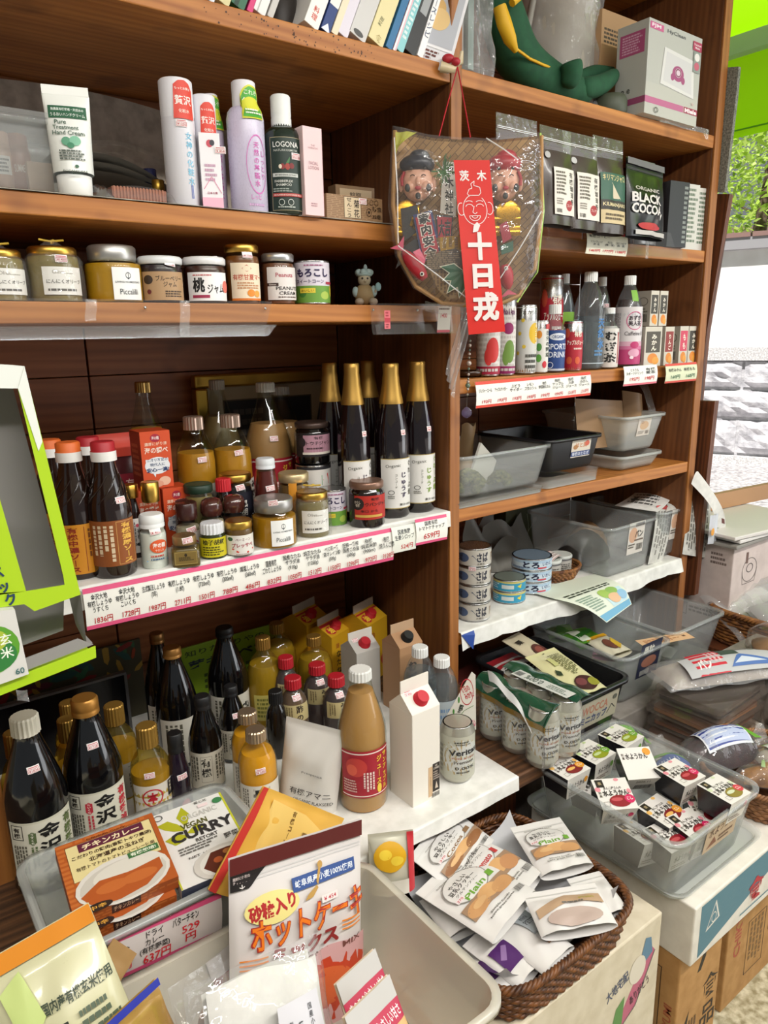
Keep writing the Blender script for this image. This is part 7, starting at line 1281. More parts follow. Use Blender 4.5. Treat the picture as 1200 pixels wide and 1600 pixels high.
ckb('plain cookie bag at the back right whose base gapes open', (845, 1372, .632), (928, 1352, .632), (757, 1302, .645), CK(), 4)
ckb('white cookie bag at the right with a folded hazy window', (846, 1466, .640), (966, 1446, .640), (846, 1392, .650), [('P', [(.05, .3), (.5, .55), (.95, .45), (.95, .7), (.5, .78), (.05, .5)], '#b89a7c'), ('t', 'Plain', .75, .62, .08, .2, '#a8a034'), ('e', .5, .22, .36, .2, '#b8a49a'), ('b', .4, .5, .8, .56, 1, '#6a6660')], 5)
ckb('cookie bag with grey ring print and brown crumbs, under the two front bags', (850, 1525, .612), (898, 1480, .612), (742, 1462, .618), [('r', .5, .45, .95, .85, '#a9b0b4'), ('t', 'mini\nPETIT', .72, .68, .2, .3, '#4a4e52'), ('r', .55, .2, .85, .34, '#7a5230'), ('b', .5, .4, .95, .46, 1, '#8a9094')], 6)
ckb('white bag with a glossy purple window in the lower part of the basket', (810, 1548, .602), (848, 1505, .602), (704, 1496, .612), [('r', .12, .2, .92, .6, '#4a1f60'), ('P', [(.2, .4), (.5, .55), (.6, .5), (.3, .34)], '#8a6a9c')], 7)
ckb('second purple window bag lying lowest beside the pancake tub', (768, 1572, .592), (810, 1535, .592), (690, 1510, .600), [('r', .12, .2, .92, .6, '#3a1a4a')], 8)
ckb('plain white pouch lying at the far right wall of the cookie basket', (930, 1440, .612), (985, 1425, .612), (880, 1375, .620), [], 9)
ckb('white pouch with a green corner lying at the left edge of the basket', (700, 1470, .610), (760, 1440, .610), (650, 1410, .620), [('p', [(.3, .6), (.6, .8), (.4, .5)], '#2f6a4a')], 10)
# ------------------------------------------------------------------ pancake-mix tub and contents (foreground left)
bin_at('cloudy tub of pancake mix and flour bags in the foreground', .075, .548, .508, .815, .6, .752, BINM, .05, name='flour_tub', r=.03)
u_ = W(357, 1342, Y=.795); v_ = W(563, 1279, Y=.785)
def stood(label, tl, tr, lean, h_, t, col, items, name='flour_pouch', seed=0, zipc='#c9c6c4', seal=.12, roll=0, base=True):
    a, b = tl, tr; x = (b-a); w_ = x.length; x.normalize(); up = Vector((0, math.sin(lean), math.cos(lean))); z = (up-x*up.dot(x)).normalized(); y = z.cross(x); o = a-z*h_
    M_ = Matrix(((x.x, y.x, z.x, o.x), (x.y, y.y, z.y, o.y), (x.z, y.z, z.z, o.z), (0, 0, 0, 1)))
    return pouch(name, label, 'pouch', M_, w_, h_, t, col, items, None, seal, zipc, base, seed=seed), w_
HOT = [('r', 0, .915, 1, 1, '#5a1a18'), ('P', [(0, .835), (.13, .835), (.25, .915), (0, .915)], '#1c1818'), ('t', '開封に便利な\nチャック付き', .08, .885, .035, .12, '#d8c8c4'), ('t', '↓', .08, .85, .02, .04, '#e8e0dc'), ('e', .27, .72, .19, .075, '#e6d88a'), ('t', '砂糖入り', .27, .72, .075, .32, '#b02a2c', .12, .05), ('r', .42, .755, .92, .82, '#34508c'), ('t', '岐阜県産小麦100%使用', .67, .787, .034, .46, '#dfe4ec', 0, .02),
       ('P', [(.5, .70), (.56, .705), (.61, .74), (.60, .755), (.53, .725)], '#b8904a'), ('e', .645, .84, .02, .018, '#b8904a'), ('P', [(.61, .75), (.65, .83), (.63, .83), (.6, .77)], '#b8904a'), ('t', 'ホットケーキ', .545, .6, .155, .86, '#a02824', 0, .055), ('t', 'ホットケーキ', .545, .6, .15, .85, '#e87a1c', 0, .016), ('t', 'ミックス', .5, .475, .085, .5, '#8a2424', 0, .05), ('r', .04, .492, .22, .500, '#e8862a'), ('r', .04, .470, .22, .478, '#e8862a'), ('r', .04, .448, .22, .456, '#e8862a'), ('r', .78, .522, .94, .530, '#e8862a'), ('r', .78, .500, .94, .508, '#e8862a'), ('r', .78, .478, .94, .486, '#e8862a'),
       ('P', [(0, .0), (1, .0), (1, .40), (.7, .43), (.3, .38), (0, .33)], '#c89a9a'), ('t', 'PANCAKE  MIX', .62, .405, .032, .64, '#6a3a34'), ('e', .7, .2, .34, .17, '#b83a1c'), ('e', .62, .22, .24, .1, '#c85a2c'), ('r', .62, .665, .75, .70, '#e8dcd8'), ('t', '¥ 454', .685, .682, .02, .1, '#b83040')]
stood('white pancake mix pouch with orange lettering and a maroon top band', u_, v_, .16, .27, .04, mat('#d8d2cf', .4), HOT, 'pancake_pouch', 1)
# curry tub on the counter
bn = bin_at('cloudy shallow tub of curry boxes at the counter front', .112, .425, .842, 1.058, ZC+.004, .812, BIN, .03, name='curry_tub')
CUR = [('r', 0, 0, 1, 1, '#a8521c'), ('b', 0, .0, 1, 1, 16, '#b8642a'), ('r', .08, .42, .95, .93, '#d8c890'), ('f', .08, .42, .95, .93, .0008, '#6a3a1c'), ('r', .2, .80, .86, .92, '#5a1c34'), ('t', 'チキンカレー', .53, .855, .075, .58, '#e8d8b0', 0, .03), ('t', 'Chicken Curry', .5, .945, .03, .4, '#3a1c10', 0), ('t', 'こだわりの鶏肉(香鶏トキワ農園)', .52, .74, .06, .8, '#3a2414', 0, .02), ('t', '北海道産の玉ねぎ', .55, .66, .065, .56, '#3a2414', 0, .02), ('t', '有機トマトのトマトピューレー使用', .52, .575, .055, .78, '#3a2414', 0, .01),
       ('e', .52, .25, .46, .3, '#d0cac2'), ('e', .52, .24, .42, .26, '#bfb8ae'), ('e', .58, .33, .34, .16, '#cfc9be'), ('P', [(.1, .2), (.3, .33), (.6, .3), (.9, .34), (.9, .2), (.7, .05), (.4, .0), (.16, .08)], '#a8501c'), ('e', .4, .2, .16, .07, '#b8622a'), ('e', .66, .2, .18, .07, '#b8622a'), ('r', .62, .46, .93, .54, '#3a6a3a'), ('t', '有機栽培!', .775, .5, .05, .26, '#e0e4d0', 0, .02), ('e', .22, .02, .14, .05, '#2a1810'), ('t', '中辛', .22, .02, .05, .16, '#d8a040')]
EDG = [('r', 0, 0, 1, 1, '#a04c1a'), ('b', 0, 0, 1, 1, 4, '#b8642a'), ('r', .34, .15, .62, .85, '#3a1c14'), ('t', 'チキンカレー', .48, .5, .4, .24, '#d8b08a')]
def flat(label, bl, br, tl, th, col, items, edge=(), name='curry_box', hscale=1):
    M_, w_, h_ = pose3(bl, br, tl); h_ *= hscale; M2 = M_ @ Matrix.Translation((w_/2, 0, 0)); r, a, b = carton(name, label, 'box', None, th, col, items, M=M2, size=(w_, h_))
    if edge: dec(r, 'edge_print', plane((0, th/2, 0), (1, 0, 0), (0, -1, 0)) if False else (lambda u, v, off=0: Vector((u, th-v, -off))), w_, th, edge, nu=1)
    return r, M2, w_, h_
flat('upper orange chicken curry box with a picture of curry and rice', (116, 1437, .842), (279, 1369, .842), (61, 1334, .872), .022, '#a04c1a', CUR, EDG)
flat('lower orange chicken curry box beneath the upper one', (122, 1462, .818), (276, 1398, .818), (63, 1352, .846), .022, '#a04c1a', CUR, EDG)
VEG = [('r', 0, 0, 1, 1, '#dcdad6'), ('r', .97, 0, 1, 1, '#b8b82a'), ('r', 0, 0, .02, .3, '#b8b82a'), ('P', [(.3, .86), (.42, .98), (.48, .86), (.42, .76), (.36, .72)], '#a8a81c'), ('P', [(.02, .84), (.18, .86), (.3, .76), (.34, .66), (.2, .7), (.1, .76)], '#a8a81c'), ('P', [(.05, .62), (.2, .66), (.34, .6), (.3, .54), (.15, .52)], '#a8a81c'), ('P', [(.34, .62), (.5, .7), (.6, .64), (.45, .58)], '#a8a81c'),
       ('t', 'ORGANIC', .6, .82, .07, .5, '#b8b6b0'), ('t', 'VEGAN', .48, .71, .07, .36, '#55541c', 0, .03), ('t', 'CURRY', .55, .60, .13, .84, '#2a2828', 0, .04), ('t', 'RETORT', .56, .49, .045, .3, '#3a3836', 0, .02), ('t', '野菜', .86, .41, .07, .2, '#3a3836'), ('b', .15, .36, .7, .46, 3, '#6a6864'), ('t', 'NET 180g', .4, .3, .035, .34, '#4a4846'), ('e', .9, .9, .07, .04, '#3a7a4a'), ('o', .08, .93, .06, .04, .2, '#3a3a38'), ('t', '風と光', .68, .96, .035, .18, '#3a3a38'), ('r', .62, .88, .76, .92, '#e4d0d0'),
       ('e', .64, .13, .42, .2, '#c9c4bc'), ('e', .66, .13, .36, .17, '#d8d4cc'), ('P', [(.34, .12), (.5, .27), (.75, .27), (.98, .2), (.98, .03), (.7, .0), (.45, .02)], '#5a2412'), ('e', .55, .16, .06, .035, '#b0562a'), ('e', .74, .13, .06, .04, '#b8442c'), ('e', .64, .07, .07, .035, '#b85a30'), ('e', .86, .1, .06, .03, '#b0562a'), ('e', .7, .22, .06, .03, '#a86a34')]
flat('white organic vegan curry box with green leaves beside the chicken curry', (284, 1392, .822), (402, 1342, .822), (213, 1285, .850), .02, '#c9c6c0', VEG, [('r', 0, 0, 1, 1, '#34384a')], 'curry_box')
flat('navy edged retort box lying under the white vegan curry box', (288, 1404, .798), (404, 1356, .798), (218, 1302, .826), .02, '#2a3450', [], [('r', 0, 0, 1, 1, '#1c2848')], 'curry_box')
strip('price_strip', 'crumpled pink bordered price strip on the front of the curry tub', (168, 1470), (345, 1404), (200, 1519), .838, [('t', 'かけ焼', .1, .62, .2, .14, K), ('t', '8円', .12, .3, .24, .12, R_), ('t', 'ドライ\nカレー\n(有機野菜)', .38, .6, .5, .26, K), ('t', '637円', .4, .22, .26, .24, R_), ('t', 'バターチキン', .66, .78, .18, .24, K), ('t', '529\n円', .7, .42, .42, .16, R_)], 0, '#c84a74', paper='#c9c0bc')
# other pouches round the foreground tub
stood('yellow corn grits pouch with red edge behind the pancake mix', W(411, 1228, Y=.842), W(538, 1279, Y=.842), .05, .15, .02, mat('#d8a848', .35), [('P', [(.2, .1), (.95, .1), (.95, .75), (.55, .9), (.15, .93)], '#e0bc68'), ('r', 0, 0, .055, 1, '#c03028'), ('t', vt('有機コーングリッツ使用'), .42, .55, .7, None, '#6a4a14', 0, .02), ('c', .55, .3, .9, .75, 4, '#7a5a24')], 'corn_pouch', 3, None, .04)
M_, w_, h_ = pose3((577, 1395, .72), (640, 1385, .72), (575, 1300, .81))
pouch('chip_pouch', 'shiny yellow and white snack pouch standing right behind the pancake mix', 'pouch', Matrix.Translation(W(578, 1392, Y=.845)) @ Matrix.Rotation(-.5, 4, 'Z') @ Matrix.Rotation(-.1, 4, 'X'), .075, .10, .03, mat('#c9c6b4', .22, .2, .5), [('r', .85, 0, 1, 1, '#c02a34'), ('e', .45, .65, .36, .24, '#d8a414'), ('e', .35, .7, .14, .08, '#e8c83a'), ('e', .6, .6, .14, .08, '#e8c83a'), ('r', 0, .0, .85, .25, '#d8d4c8')], seed=4)
a = W(-40, 1512, Y=.800); b = W(138, 1410, Y=.785)
stood('pale green brown rice pouch with orange top at the lower left corner', a, b, .5, .26, .06, mat('#cdcaa4', .3, 0, .5), [('r', 0, .92, 1, 1, '#d8861c'), ('t', '国内産有機玄米使用', .68, .72, .05, .6, '#2a3a2a', .0, .02), ('b', .64, .5, .97, .66, 4, '#4a5a44'), ('t', vt('有機'), .42, .46, .42, .26, '#232a1c', 0, .03), ('P', [(.1, .85), (.3, .9), (.4, .7), (.2, .6)], '#c0d080'), ('t', '炒飯', .5, .2, .16, .4, '#232a1c', 0, .03)], 'rice_pouch', 2, None)
a = W(150, 1612, Y=.66); b = W(243, 1528, Y=.70)
stood('tan zip bag with a bright blue zipper edge at the bottom of the photo', a, b, .6, .16, .04, mat('#b08a44', .3, .3, .4), [('r', 0, .95, 1, 1, '#1c2a9a'), ('P', [(.2, .3), (.6, .5), (.8, .3), (.5, .1)], '#c8a45c')], 'zip_bag', 5, None)
r_, w__ = stood('clear bag of coarse brown sugar between the zip bag and flour bag', W(262, 1545, Y=.66), W(345, 1490, Y=.69), .6, .16, .05, FILM, [], 'sugar_bag', 6, None)
mb = MB(); rs = random.Random(4); SUG = speckle('brown_sugar', '#8a6038', '#c0946a', 140, .7, .6, .004)
mb.grid(lambda u, v: ((.06+.88*u)*w__, -.018*math.sin(pi*u)*math.sin(pi*min(1, v*1.2+.1))-.002+.003*math.sin(23*u+9*v), .11*v-.012*math.sin(7*u)), 22, 16, SUG); mb.grid(lambda u, v: ((.06+.88*u)*w__, .012*math.sin(pi*u), .11*v-.012*math.sin(7*u)), 10, 4, SUG); mb.build('sugar', r_)
a = W(322, 1506, Y=.803); b = W(404, 1440, Y=.812)
stood('white and red pouch lying behind the clear flour bag', a, b, .1, .15, .03, mat('#c9c4c0', .4), [('r', 0, 0, 1, .82, '#7a1c1c'), ('t', 'ケーキ', .6, .4, .2, .5, '#5a1010')], 'cake_pouch', 7)
pb = stood('kraft packet showing between the rice pouch and price strip', W(178, 1466, Y=.815), W(214, 1490, Y=.815), .2, .14, .02, mat('#a88454', .5), [], 'kraft_pouch', 8, None)
# clear flour bag in front: white powder seen through film
a = W(286, 1545, Y=.620); b = W(492, 1458, Y=.640)
x = (b-a); w_ = x.length; x.normalize(); up = Vector((0, math.sin(.55), math.cos(.55))); z = (up-x*up.dot(x)).normalized(); y = z.cross(x); h_ = .24; o = a-z*h_
r = T('flour_bag', 'clear bag of white flour with a white square label in the foreground', 'bag', M=Matrix(((x.x, y.x, z.x, o.x), (x.y, y.y, z.y, o.y), (x.z, y.z, z.z, o.z), (0, 0, 0, 1))))
def fl(u, v): return -.03*math.sin(pi*u)**.5*min(1, (1.02-v)*5)-.004*math.sin(9*u+6*v)*math.sin(8*v)
mb = MB(); mb.grid(lambda u, v: ((.14+.82*u)*w_, .7*fl(u, v*.95)-.001, .94*h_*v+.006*math.sin(5*u)*v), 20, 16, speckle('flour', '#d2d0ca', '#dedcd6', 40, .9)); mb.grid(lambda u, v: ((.14+.82*u)*w_, .01+.014*math.sin(pi*u), .94*h_*v), 8, 8, '#d8d6d0'); mb.build('flour', r)
mb = MB(); mb.grid(lambda u, v: (u*w_, fl(u, v)-.003-.003*math.sin(14*u+9*v)*math.sin(11*v-3*u), h_*v), 30, 30, FILM); mb.grid(lambda u, v: (u*w_, .016*math.sin(pi*u)*min(1, (1-v)*4)+.001, h_*v), 10, 10, FILM); mb.build('film', r)
mb = MB(); sf = lambda u, v, off=0: Vector((w_*.64+u, fl(.64+u/w_, (h_*.52+v)/h_)-.008-off, h_*.52+v)); mb.grid(lambda u, v: sf((u-.5)*.06, v*.07), 8, 8, '#c9c7cc'); draw(mb, sf, .06, .07, [('t', vt('国産小麦粉'), .72, .62, .5, None, '#2a2a2c'), ('t', vt('薄力粉'), .45, .55, .3, None, '#2a2a2c', 0, .02), ('t', vt('製菓材料'), .25, .6, .3, None, '#4a4a4c'), ('b', .3, .1, .8, .22, 2, '#8a8a8c')]); mb.build('label', r)
# two orange and cream mix pouches
MIX = [('r', 0, .86, 1, 1, '#b9b6b2'), ('r', 0, .74, 1, .86, '#b02a48'), ('t', 'きのこのやさしい甘さ', .5, .8, .07, .86, '#f0dcdc', 0, .02), ('r', 0, 0, 1, .74, '#cfa870'), ('t', 'オーガニック', .5, .56, .14, .9, '#b02038', .0, .06), ('t', 'ミックス', .6, .36, .14, .7, '#b02038', .0, .06), ('e', .6, .12, .24, .11, '#2a6a34'), ('t', '有機', .6, .12, .08, .2, '#e4ecd8', 0, .03), ('P', [(.86, .5), (1, .7), (1, .4)], '#3a7a3a')]
for k, (p, q, lb) in enumerate((((522, 1538), (583, 1482), 'mix pouch with pink caption band standing behind its twin in the foreground tub'), ((535, 1590), (605, 1522), 'front mix pouch with pink caption band and green round mark'))):
    a = W(*p, Y=.60-.05*k); b = W(*q, Y=.625-.05*k); stood(lb, a, b, .6, .17, .03, mat('#c9b49a', .35, 0, .3), MIX, 'mix_pouch', 20+k, None, .14)
# ------------------------------------------------------------------ beer six-pack in torn film
r = T('beer_pack', 'six pack of silver beer cans in torn green and clear film on the brown counter', 'beer', (0, 0, ZC+.0005)); cx, cy, rr_ = 1.027, 1.0, .0325
for i in range(2):
    for j in range(3):
        mb = MB(); P = [(q*rr_, z*.122) for q, z in BEER]; mb.lathe(P, mat('#c2c0b4', .3, .7), 26, M=Matrix.Translation((cx+i*.0665, cy-j*.0665, 0))); c = mb.build('beer_can', r)
        mb = MB(); g = prof_fn(BEER, rr_, .122); a0 = math.radians(-30); q = cyl(g, .122*.12, a0); draw(mb, lambda u, v, off=0: q(u, v, off)+Vector((cx+i*.0665, cy-j*.0665, 0)), rr_*math.radians(160), .122*.72, VER, nu=16); mb.build('print', c)
        mb = MB(); mb.lathe([(.0285, .1215), (.0285, .1235), (.026, .1235), (.025, .12), (.005, .12)], STEEL, 22, M=Matrix.Translation((cx+i*.0665, cy-j*.0665, 0))); mb.build('lid', c)
GF = mat('#1c4a34', .2, 0, .6); GOF = mat('#8a6c2c', .3, .5); CF = FILMW
x0, x1, y0, y1 = cx-rr_-.003, cx+.0665+rr_+.003, cy-.133-rr_-.003, cy+rr_+.003
def wrapw(s, z):
    L = [(x0, y1), (x0, y0), (x1, y0)]; t = s*(y1-y0+x1-x0)
    if t < y1-y0: y_ = y1-t; b_ = .007*abs(math.cos(pi*(t-rr_)/.0665+pi/2)); return Vector((x0+b_*(1-.5*z/.122), y_, z))
    t -= y1-y0; b_ = .007*abs(math.cos(pi*(t-rr_)/.0665+pi/2)); return Vector((x0+t, y0+b_, z))
mb = MB(); mb.grid(lambda u, v: wrapw(u*.98, .006+.098*v)+Vector((.001*math.sin(40*u+8*v), 0, 0)), 60, 8, FILMS); mb.build('clear_wrap', r)
mb = MB(); mb.grid(lambda u, v: wrapw(u*.62, .098+.012*v-.010*u), 40, 2, GOF); mb.build('gold_band', r)
mb = MB()
def topw(u, v):
    p = wrapw(u*.62, .108-.008*u); q = Vector((x0+.040+.01*math.sin(9*u), p.y, .129+.004*math.sin(14*u))); k = p.lerp(q, v); k.z += .012*math.sin(pi*v*.9); return k
mb.grid(topw, 36, 8, GF); mb.grid(lambda u, v: Vector((x1-.045+.05*u, y1-(y1-y0)*v, .127+.006*math.sin(pi*u)+.002*math.sin(18*v))), 8, 30, GF); mb.build('green_film', r)
mb = MB(); sf = lambda u, v, off=0: Vector((x1-.060+.030*v/.03, y1-.03-u-.085, .1325+.002*math.sin(18*u)+off)); draw(mb, sf, .15, .03, [('r', 0, 0, 1, 1, '#c9ccc6'), ('t', '0.00%', .35, .5, .6, .3, '#3a4a40', pi, .02), ('b', .6, .2, .95, .8, 3, '#6a7a70'), ('q', .02, .2, .14, .8, '#3a3a3a')], nu=8); mb.build('film_label', r)
mb = MB(); mb.grid(lambda u, v: Vector((x0+.012*(1-u)-.004+.012*v, cy-.01-.13*u+.018*v, .137-.055*u*u+.014*v+.003*math.sin(11*u))), 20, 4, mat('#c9cac8', .35)); mb.build('torn_flap', r)
# ------------------------------------------------------------------ tubs and packs at the lower right
def tubx(label, x0, x1, y0, y1, z0, z1, m, card=None, name='storage_tub'): return bin_at(label, x0, x1, y0, y1, z0, z1, m, .04, card, name)
tubx('black tub of chestnuts and bean pouches behind the beer pack', 1.184, 1.395, .925, 1.225, .622, .76, mat('#17181a', .3), (.14, .07, .02, .36, [('r', 0, 0, 1, 1, '#a8a08c'), ('t', 'WOCCA', .4, .66, .32, .66, '#a86a54', 0, .02), ('t', 'ミニカップ', .4, .3, .3, .66, '#34406a', 0, .04), ('l', [(.75, .2), (.85, .5), (.95, .3)], .002, '#2a2a2a'), ('e', .9, .75, .06, .1, '#5a5a50')]), 'black_tub')
M_, w_, h_ = pose3((850, 1090, .735), (905, 1062, .735), (757, 1020, .75))
pouch('chestnut_pouch', 'white and red pouch with black brush lettering and chestnuts in the black tub', 'pouch', M_, .11, .19, .03, mat('#c6c3bf', .35), [('r', 0, .72, 1, 1, '#8a1c24'), ('r', 0, .80, 1, .86, '#b9b4b0'), ('t', 'むき甘栗', .5, .5, .2, .86, '#161414', .12, .05), ('e', .3, .14, .24, .1, '#5a1c14'), ('e', .7, .1, .24, .1, '#6a2418'), ('e', .5, .22, .2, .08, '#7a3020'), ('b', .1, .62, .6, .7, 2, '#4a4644')], seed=31)
M_, w_, h_ = pose3((903, 1095, .762), (968, 1068, .762), (835, 1029, .80))
pouch('bean_pouch', 'pale yellow pouch with a dark fig picture lying across the black tub', 'pouch', M_, .098, .17, .02, mat('#cfcb9c', .3, 0, .3), [('e', .5, .93, .03, .012, '#3a3a2c'), ('c', .45, .35, .85, .85, 6, '#6a6a44'), ('p', [(.12, .46), (.2, .55), (.28, .48), (.22, .4)], '#2a3a24'), ('e', .55, .17, .3, .14, '#3a1418'), ('e', .45, .2, .14, .07, '#6a3438'), ('e', .75, .14, .14, .08, '#8a8a2c'), ('r', .3, .6, .44, .78, '#b8b87a')], seed=32)
M_, w_, h_ = pose3((846, 1042, .768), (890, 1015, .768), (803, 996, .80))
pouch('bean_pouch', 'smaller beige pouch with an oval chestnut picture leaning at the back of the black tub', 'pouch', M_, .075, .12, .016, mat('#bfb49a', .35), [('e', .6, .3, .28, .2, '#4a1c18'), ('e', .6, .32, .18, .1, '#7a3a30'), ('t', vt('栗'), .3, .7, .14, None, '#2a2420', 0, .04)], seed=33)
for k, (px, py) in enumerate(((872, 1075), (882, 1083), (890, 1072), (868, 1086), (893, 1088))):
    p = W(px, py, Z=.70); r = T('chestnut', 'one of the loose brown roasted chestnuts in the black tub', 'chestnut', (p.x, p.y, .705+.004*(k % 2)), k, 'roasted chestnuts'); mb = MB(); mb.ball((0, 0, 0), .013, mat('#5a2416', .3, coat=.4), 12, 8, (1, .85, .75)); mb.build('shell', r)
SWT = [('r', 0, 0, 1, 1, '#20243a'), ('t', '黒糖', .4, .8, .2, .5, '#c8c4b8', 0, .03), ('e', .5, .42, .36, .16, '#8a5a4a'), ('r', .15, .05, .6, .2, '#8a8a88')]
tubx('clear tub of green and yellow snack pouches with a navy card', 1.462, 1.66, .985, 1.30, .622, .76, BINC, (.09, .10, .06, .44, SWT), 'snack_tub')
for k, (lb, bl, br, tl, col, it) in enumerate((('green striped snack pouch in the clear tub', (905, 1012, .73), (950, 1000, .73), (893, 985, .735), '#4f8a2a', [('r', .2, .1, .5, .9, '#d4dcc8'), ('P', [(0, .2), (1, .6), (1, .8), (0, .4)], '#2a6a24')]), ('white pouch with yellow top and brown sweets in the clear tub', (955, 1028, .73), (985, 1018, .735), (950, 988, .742), '#d4ceb8', [('r', 0, .84, 1, 1, '#d09a1c'), ('e', .5, .4, .2, .24, '#6a3a2c'), ('P', [(.6, .1), (.9, .3), (.9, .7), (.65, .5)], '#c8a42c')]), ('pink labelled pouch lying low in the clear tub', (925, 1025, .715), (965, 1030, .715), (918, 1008, .72), '#b07a90', [('t', 'mochi', .5, .5, .4, .7, '#6a2c44')]), ('leafy green pouch at the left of the clear tub', (860, 1000, .715), (905, 998, .715), (868, 982, .72), '#7a9a5a', [('P', [(.2, .2), (.5, .8), (.8, .3)], '#4a7a34')]))):
    M_, w_, h_ = pose3(bl, br, tl); pouch('snack_pouch', lb, 'pouch', M_, max(w_, .07), max(h_, .09), .016, mat(col, .35, 0, .3), it, seed=40+k)
tubx('larger clear tub with a few flat packs, right of the snack tub', 1.70, 1.955, 1.0, 1.285, .622, .76, BINC, None, 'pack_tub')
for k in range(3):
    r = T('flat_pack', ('dark flat pack lying on the bottom of the larger clear tub, left', 'silver grey flat pack in the larger clear tub, middle', 'dark flat pack in the larger clear tub, right')[k], 'pack', (1.76+.06*k, 1.1+.03*k, .632+.006*k), .3*k); mb = MB(); mb.grid(lambda u, v: (-.04+.08*u, -.06+.12*v, .012*math.sin(pi*u)**.4*math.sin(pi*v)**.4), 8, 8, mat(('#3a3a34', '#9a9a98', '#4a4640')[k], .25)); mb.build('pack', r)
# clear trays of sweets stacked, long bag with red label on top
CLAM = clear('clamshell', '#f0ece8', .07, .08, '#c8bcb4', .35)
for k in range(4):
    r = T('sweets_tray', ('lowest clear tray of brown sweets in the stack of four', 'second clear tray from the bottom of the stack of four', 'third clear tray from the bottom of the stack of four', 'topmost clear tray of dark sweets in the stack of four')[k], 'tray', (1.632+.008*(k % 2), .868-.004*k, .5515+.036*k), .05*(k % 2))
    mb = MB(); mb.rbox(-.125, .125, -.09, .09, .002, .016, CLAM, .012); mb.build('base', r); mb = MB(); mb.rbox(-.12, .12, -.085, .085, .018, .034, CLAM, .014); mb.build('lid', r)
    mb = MB(); mb.rbox(-.112, .112, -.078, .078, .004, .015, mat(('#8a5a3c', '#7a4a30', '#9a6a44', '#2c2422')[k], .4), .012); mb.build('sweets', r)
r = T('long_bread_bag', 'long clear bread bag with red and blue label lying on the tray stack', 'bread', (1.70, .86, .702), -.42)
mb = MB(); mb.grid(lambda u, v: (-.19+.38*u, -.065+.13*v, .05*math.sin(pi*v)**.5*(math.sin(pi*u)**.35)+.003*math.sin(21*u+7*v)), 28, 12, FILMW); mb.build('film', r)
mb = MB(); mb.grid(lambda u, v: (-.17+.34*u, -.055+.11*v, .042*math.sin(pi*v)**.5*(math.sin(pi*u)**.35)), 20, 10, speckle('pale_bread', '#8a7f76', '#b8aca0', 14, .8)); mb.build('bread', r)
mb = MB(); sf = lambda u, v, off=0: Vector((u, -.068+v, .0515*math.sin(pi*min(.99, max(.01, (v+.003)/.13)))**.5*math.sin(pi*(u/.38+.5))**.35+.004+off)); draw(mb, sf, .26, .09, [('r', 0, .1, 1, .8, '#b4b4b6'), ('r', .10, .1, .42, .95, '#c01f34'), ('t', 'パン', .2, .4, .3, .14, '#f0e4e4', 0, .04), ('c', .27, .3, .4, .85, 3, '#e8c0c4'), ('P', [(.45, .2), (.6, .6), (.9, .35), (.95, .2)], '#4a6aa8'), ('P', [(.5, .28), (.62, .48), (.86, .3)], '#c4ccd8'), ('r', .42, .6, .62, .9, '#3a4a40')], nu=12, nv=5); mb.build('label', r)
r = T('paper_slip', 'orange printed slip lying on the long bread bag', 'slip', (1.66, .985, .752), -.4); mb = MB(); sf = lambda u, v, off=0: Vector((u, v, .004*math.sin(20*u)+off)); mb.grid(lambda u, v: sf((u-.5)*.15, v*.045), 10, 3, '#d8b088'); draw(mb, sf, .15, .045, [('b', .1, .2, .8, .8, 4, '#a86a3a'), ('r', .84, .4, .9, .6, '#6a4a34')], nu=8); mb.build('slip', r)
# bread basket behind the dessert tub
WB2 = speckle('pale_wicker', '#6a4226', '#a07048', 60, .6)
r = T('bread_basket', 'pale wicker basket of wrapped bread between the dessert tub and the trays', 'basket', (1.520, .655, .5515)); woven(r, .135, .098, .062, WB2, 7, 40, 4, .12, True, .006)
def loaf(label, x, y, z, rz, L, w_, h_, col, lab=(), lw=.6, film=True, tail=None, name='wrapped_bread'):
    r = T(name, label, 'bread', (x, y, z), rz)
    mb = MB(); mb.grid(lambda u, v: (-L/2+L*u, (-w_/2+w_*v)*math.sin(pi*min(.97, max(.03, u)))**.3, h_*math.sin(pi*v)**.5*math.sin(pi*u)**.35+.002*math.sin(17*u+9*v)), 20, 12, col); mb.grid(lambda u, v: (-L/2+L*u, (-w_/2+w_*v)*math.sin(pi*min(.97, max(.03, u)))**.3, 0), 4, 4, col); mb.build('bread', r)
    mb = MB(); mb.grid(lambda u, v: (-L*.58+L*1.16*u+.006*math.sin(9*v), (-w_*.56+w_*1.12*v)*(.55+.45*math.sin(pi*u)**.5)+.004*math.sin(15*u), .001+h_*1.1*math.sin(pi*v)**.5*math.sin(pi*u)**.45+.004*math.sin(19*u-11*v)*math.sin(pi*v)), 26, 14, FILM); mb.build('film', r)
    if lab:
        sf = lambda u, v, off=0: Vector((u, -w_*.36+v, 1.13*h_*math.sin(pi*min(.98, max(.02, (v+w_*.14)/w_)))**.5*math.sin(pi*min(.98, max(.02, u/(L*1.1)+.5)))**.45+.004+off)); mb = MB(); draw(mb, sf, L*lw, w_*.72, lab, nu=10, nv=6); mb.build('label', r)
    if tail: mb = MB(); mb.grid(lambda u, v: (L*.45+.06*u, -.025+.05*v+.004*math.sin(9*u), .02+.02*math.sin(5*v+3*u)), 8, 8, FILMW); mb.add([(L*.36, -.03, h_*.8), (L*.52, -.02, h_*.6), (L*.5, .03, h_*.6), (L*.36, .03, h_*.85)], [(0, 1, 2, 3)], tail); mb.build('twisted_end', r)
    return r
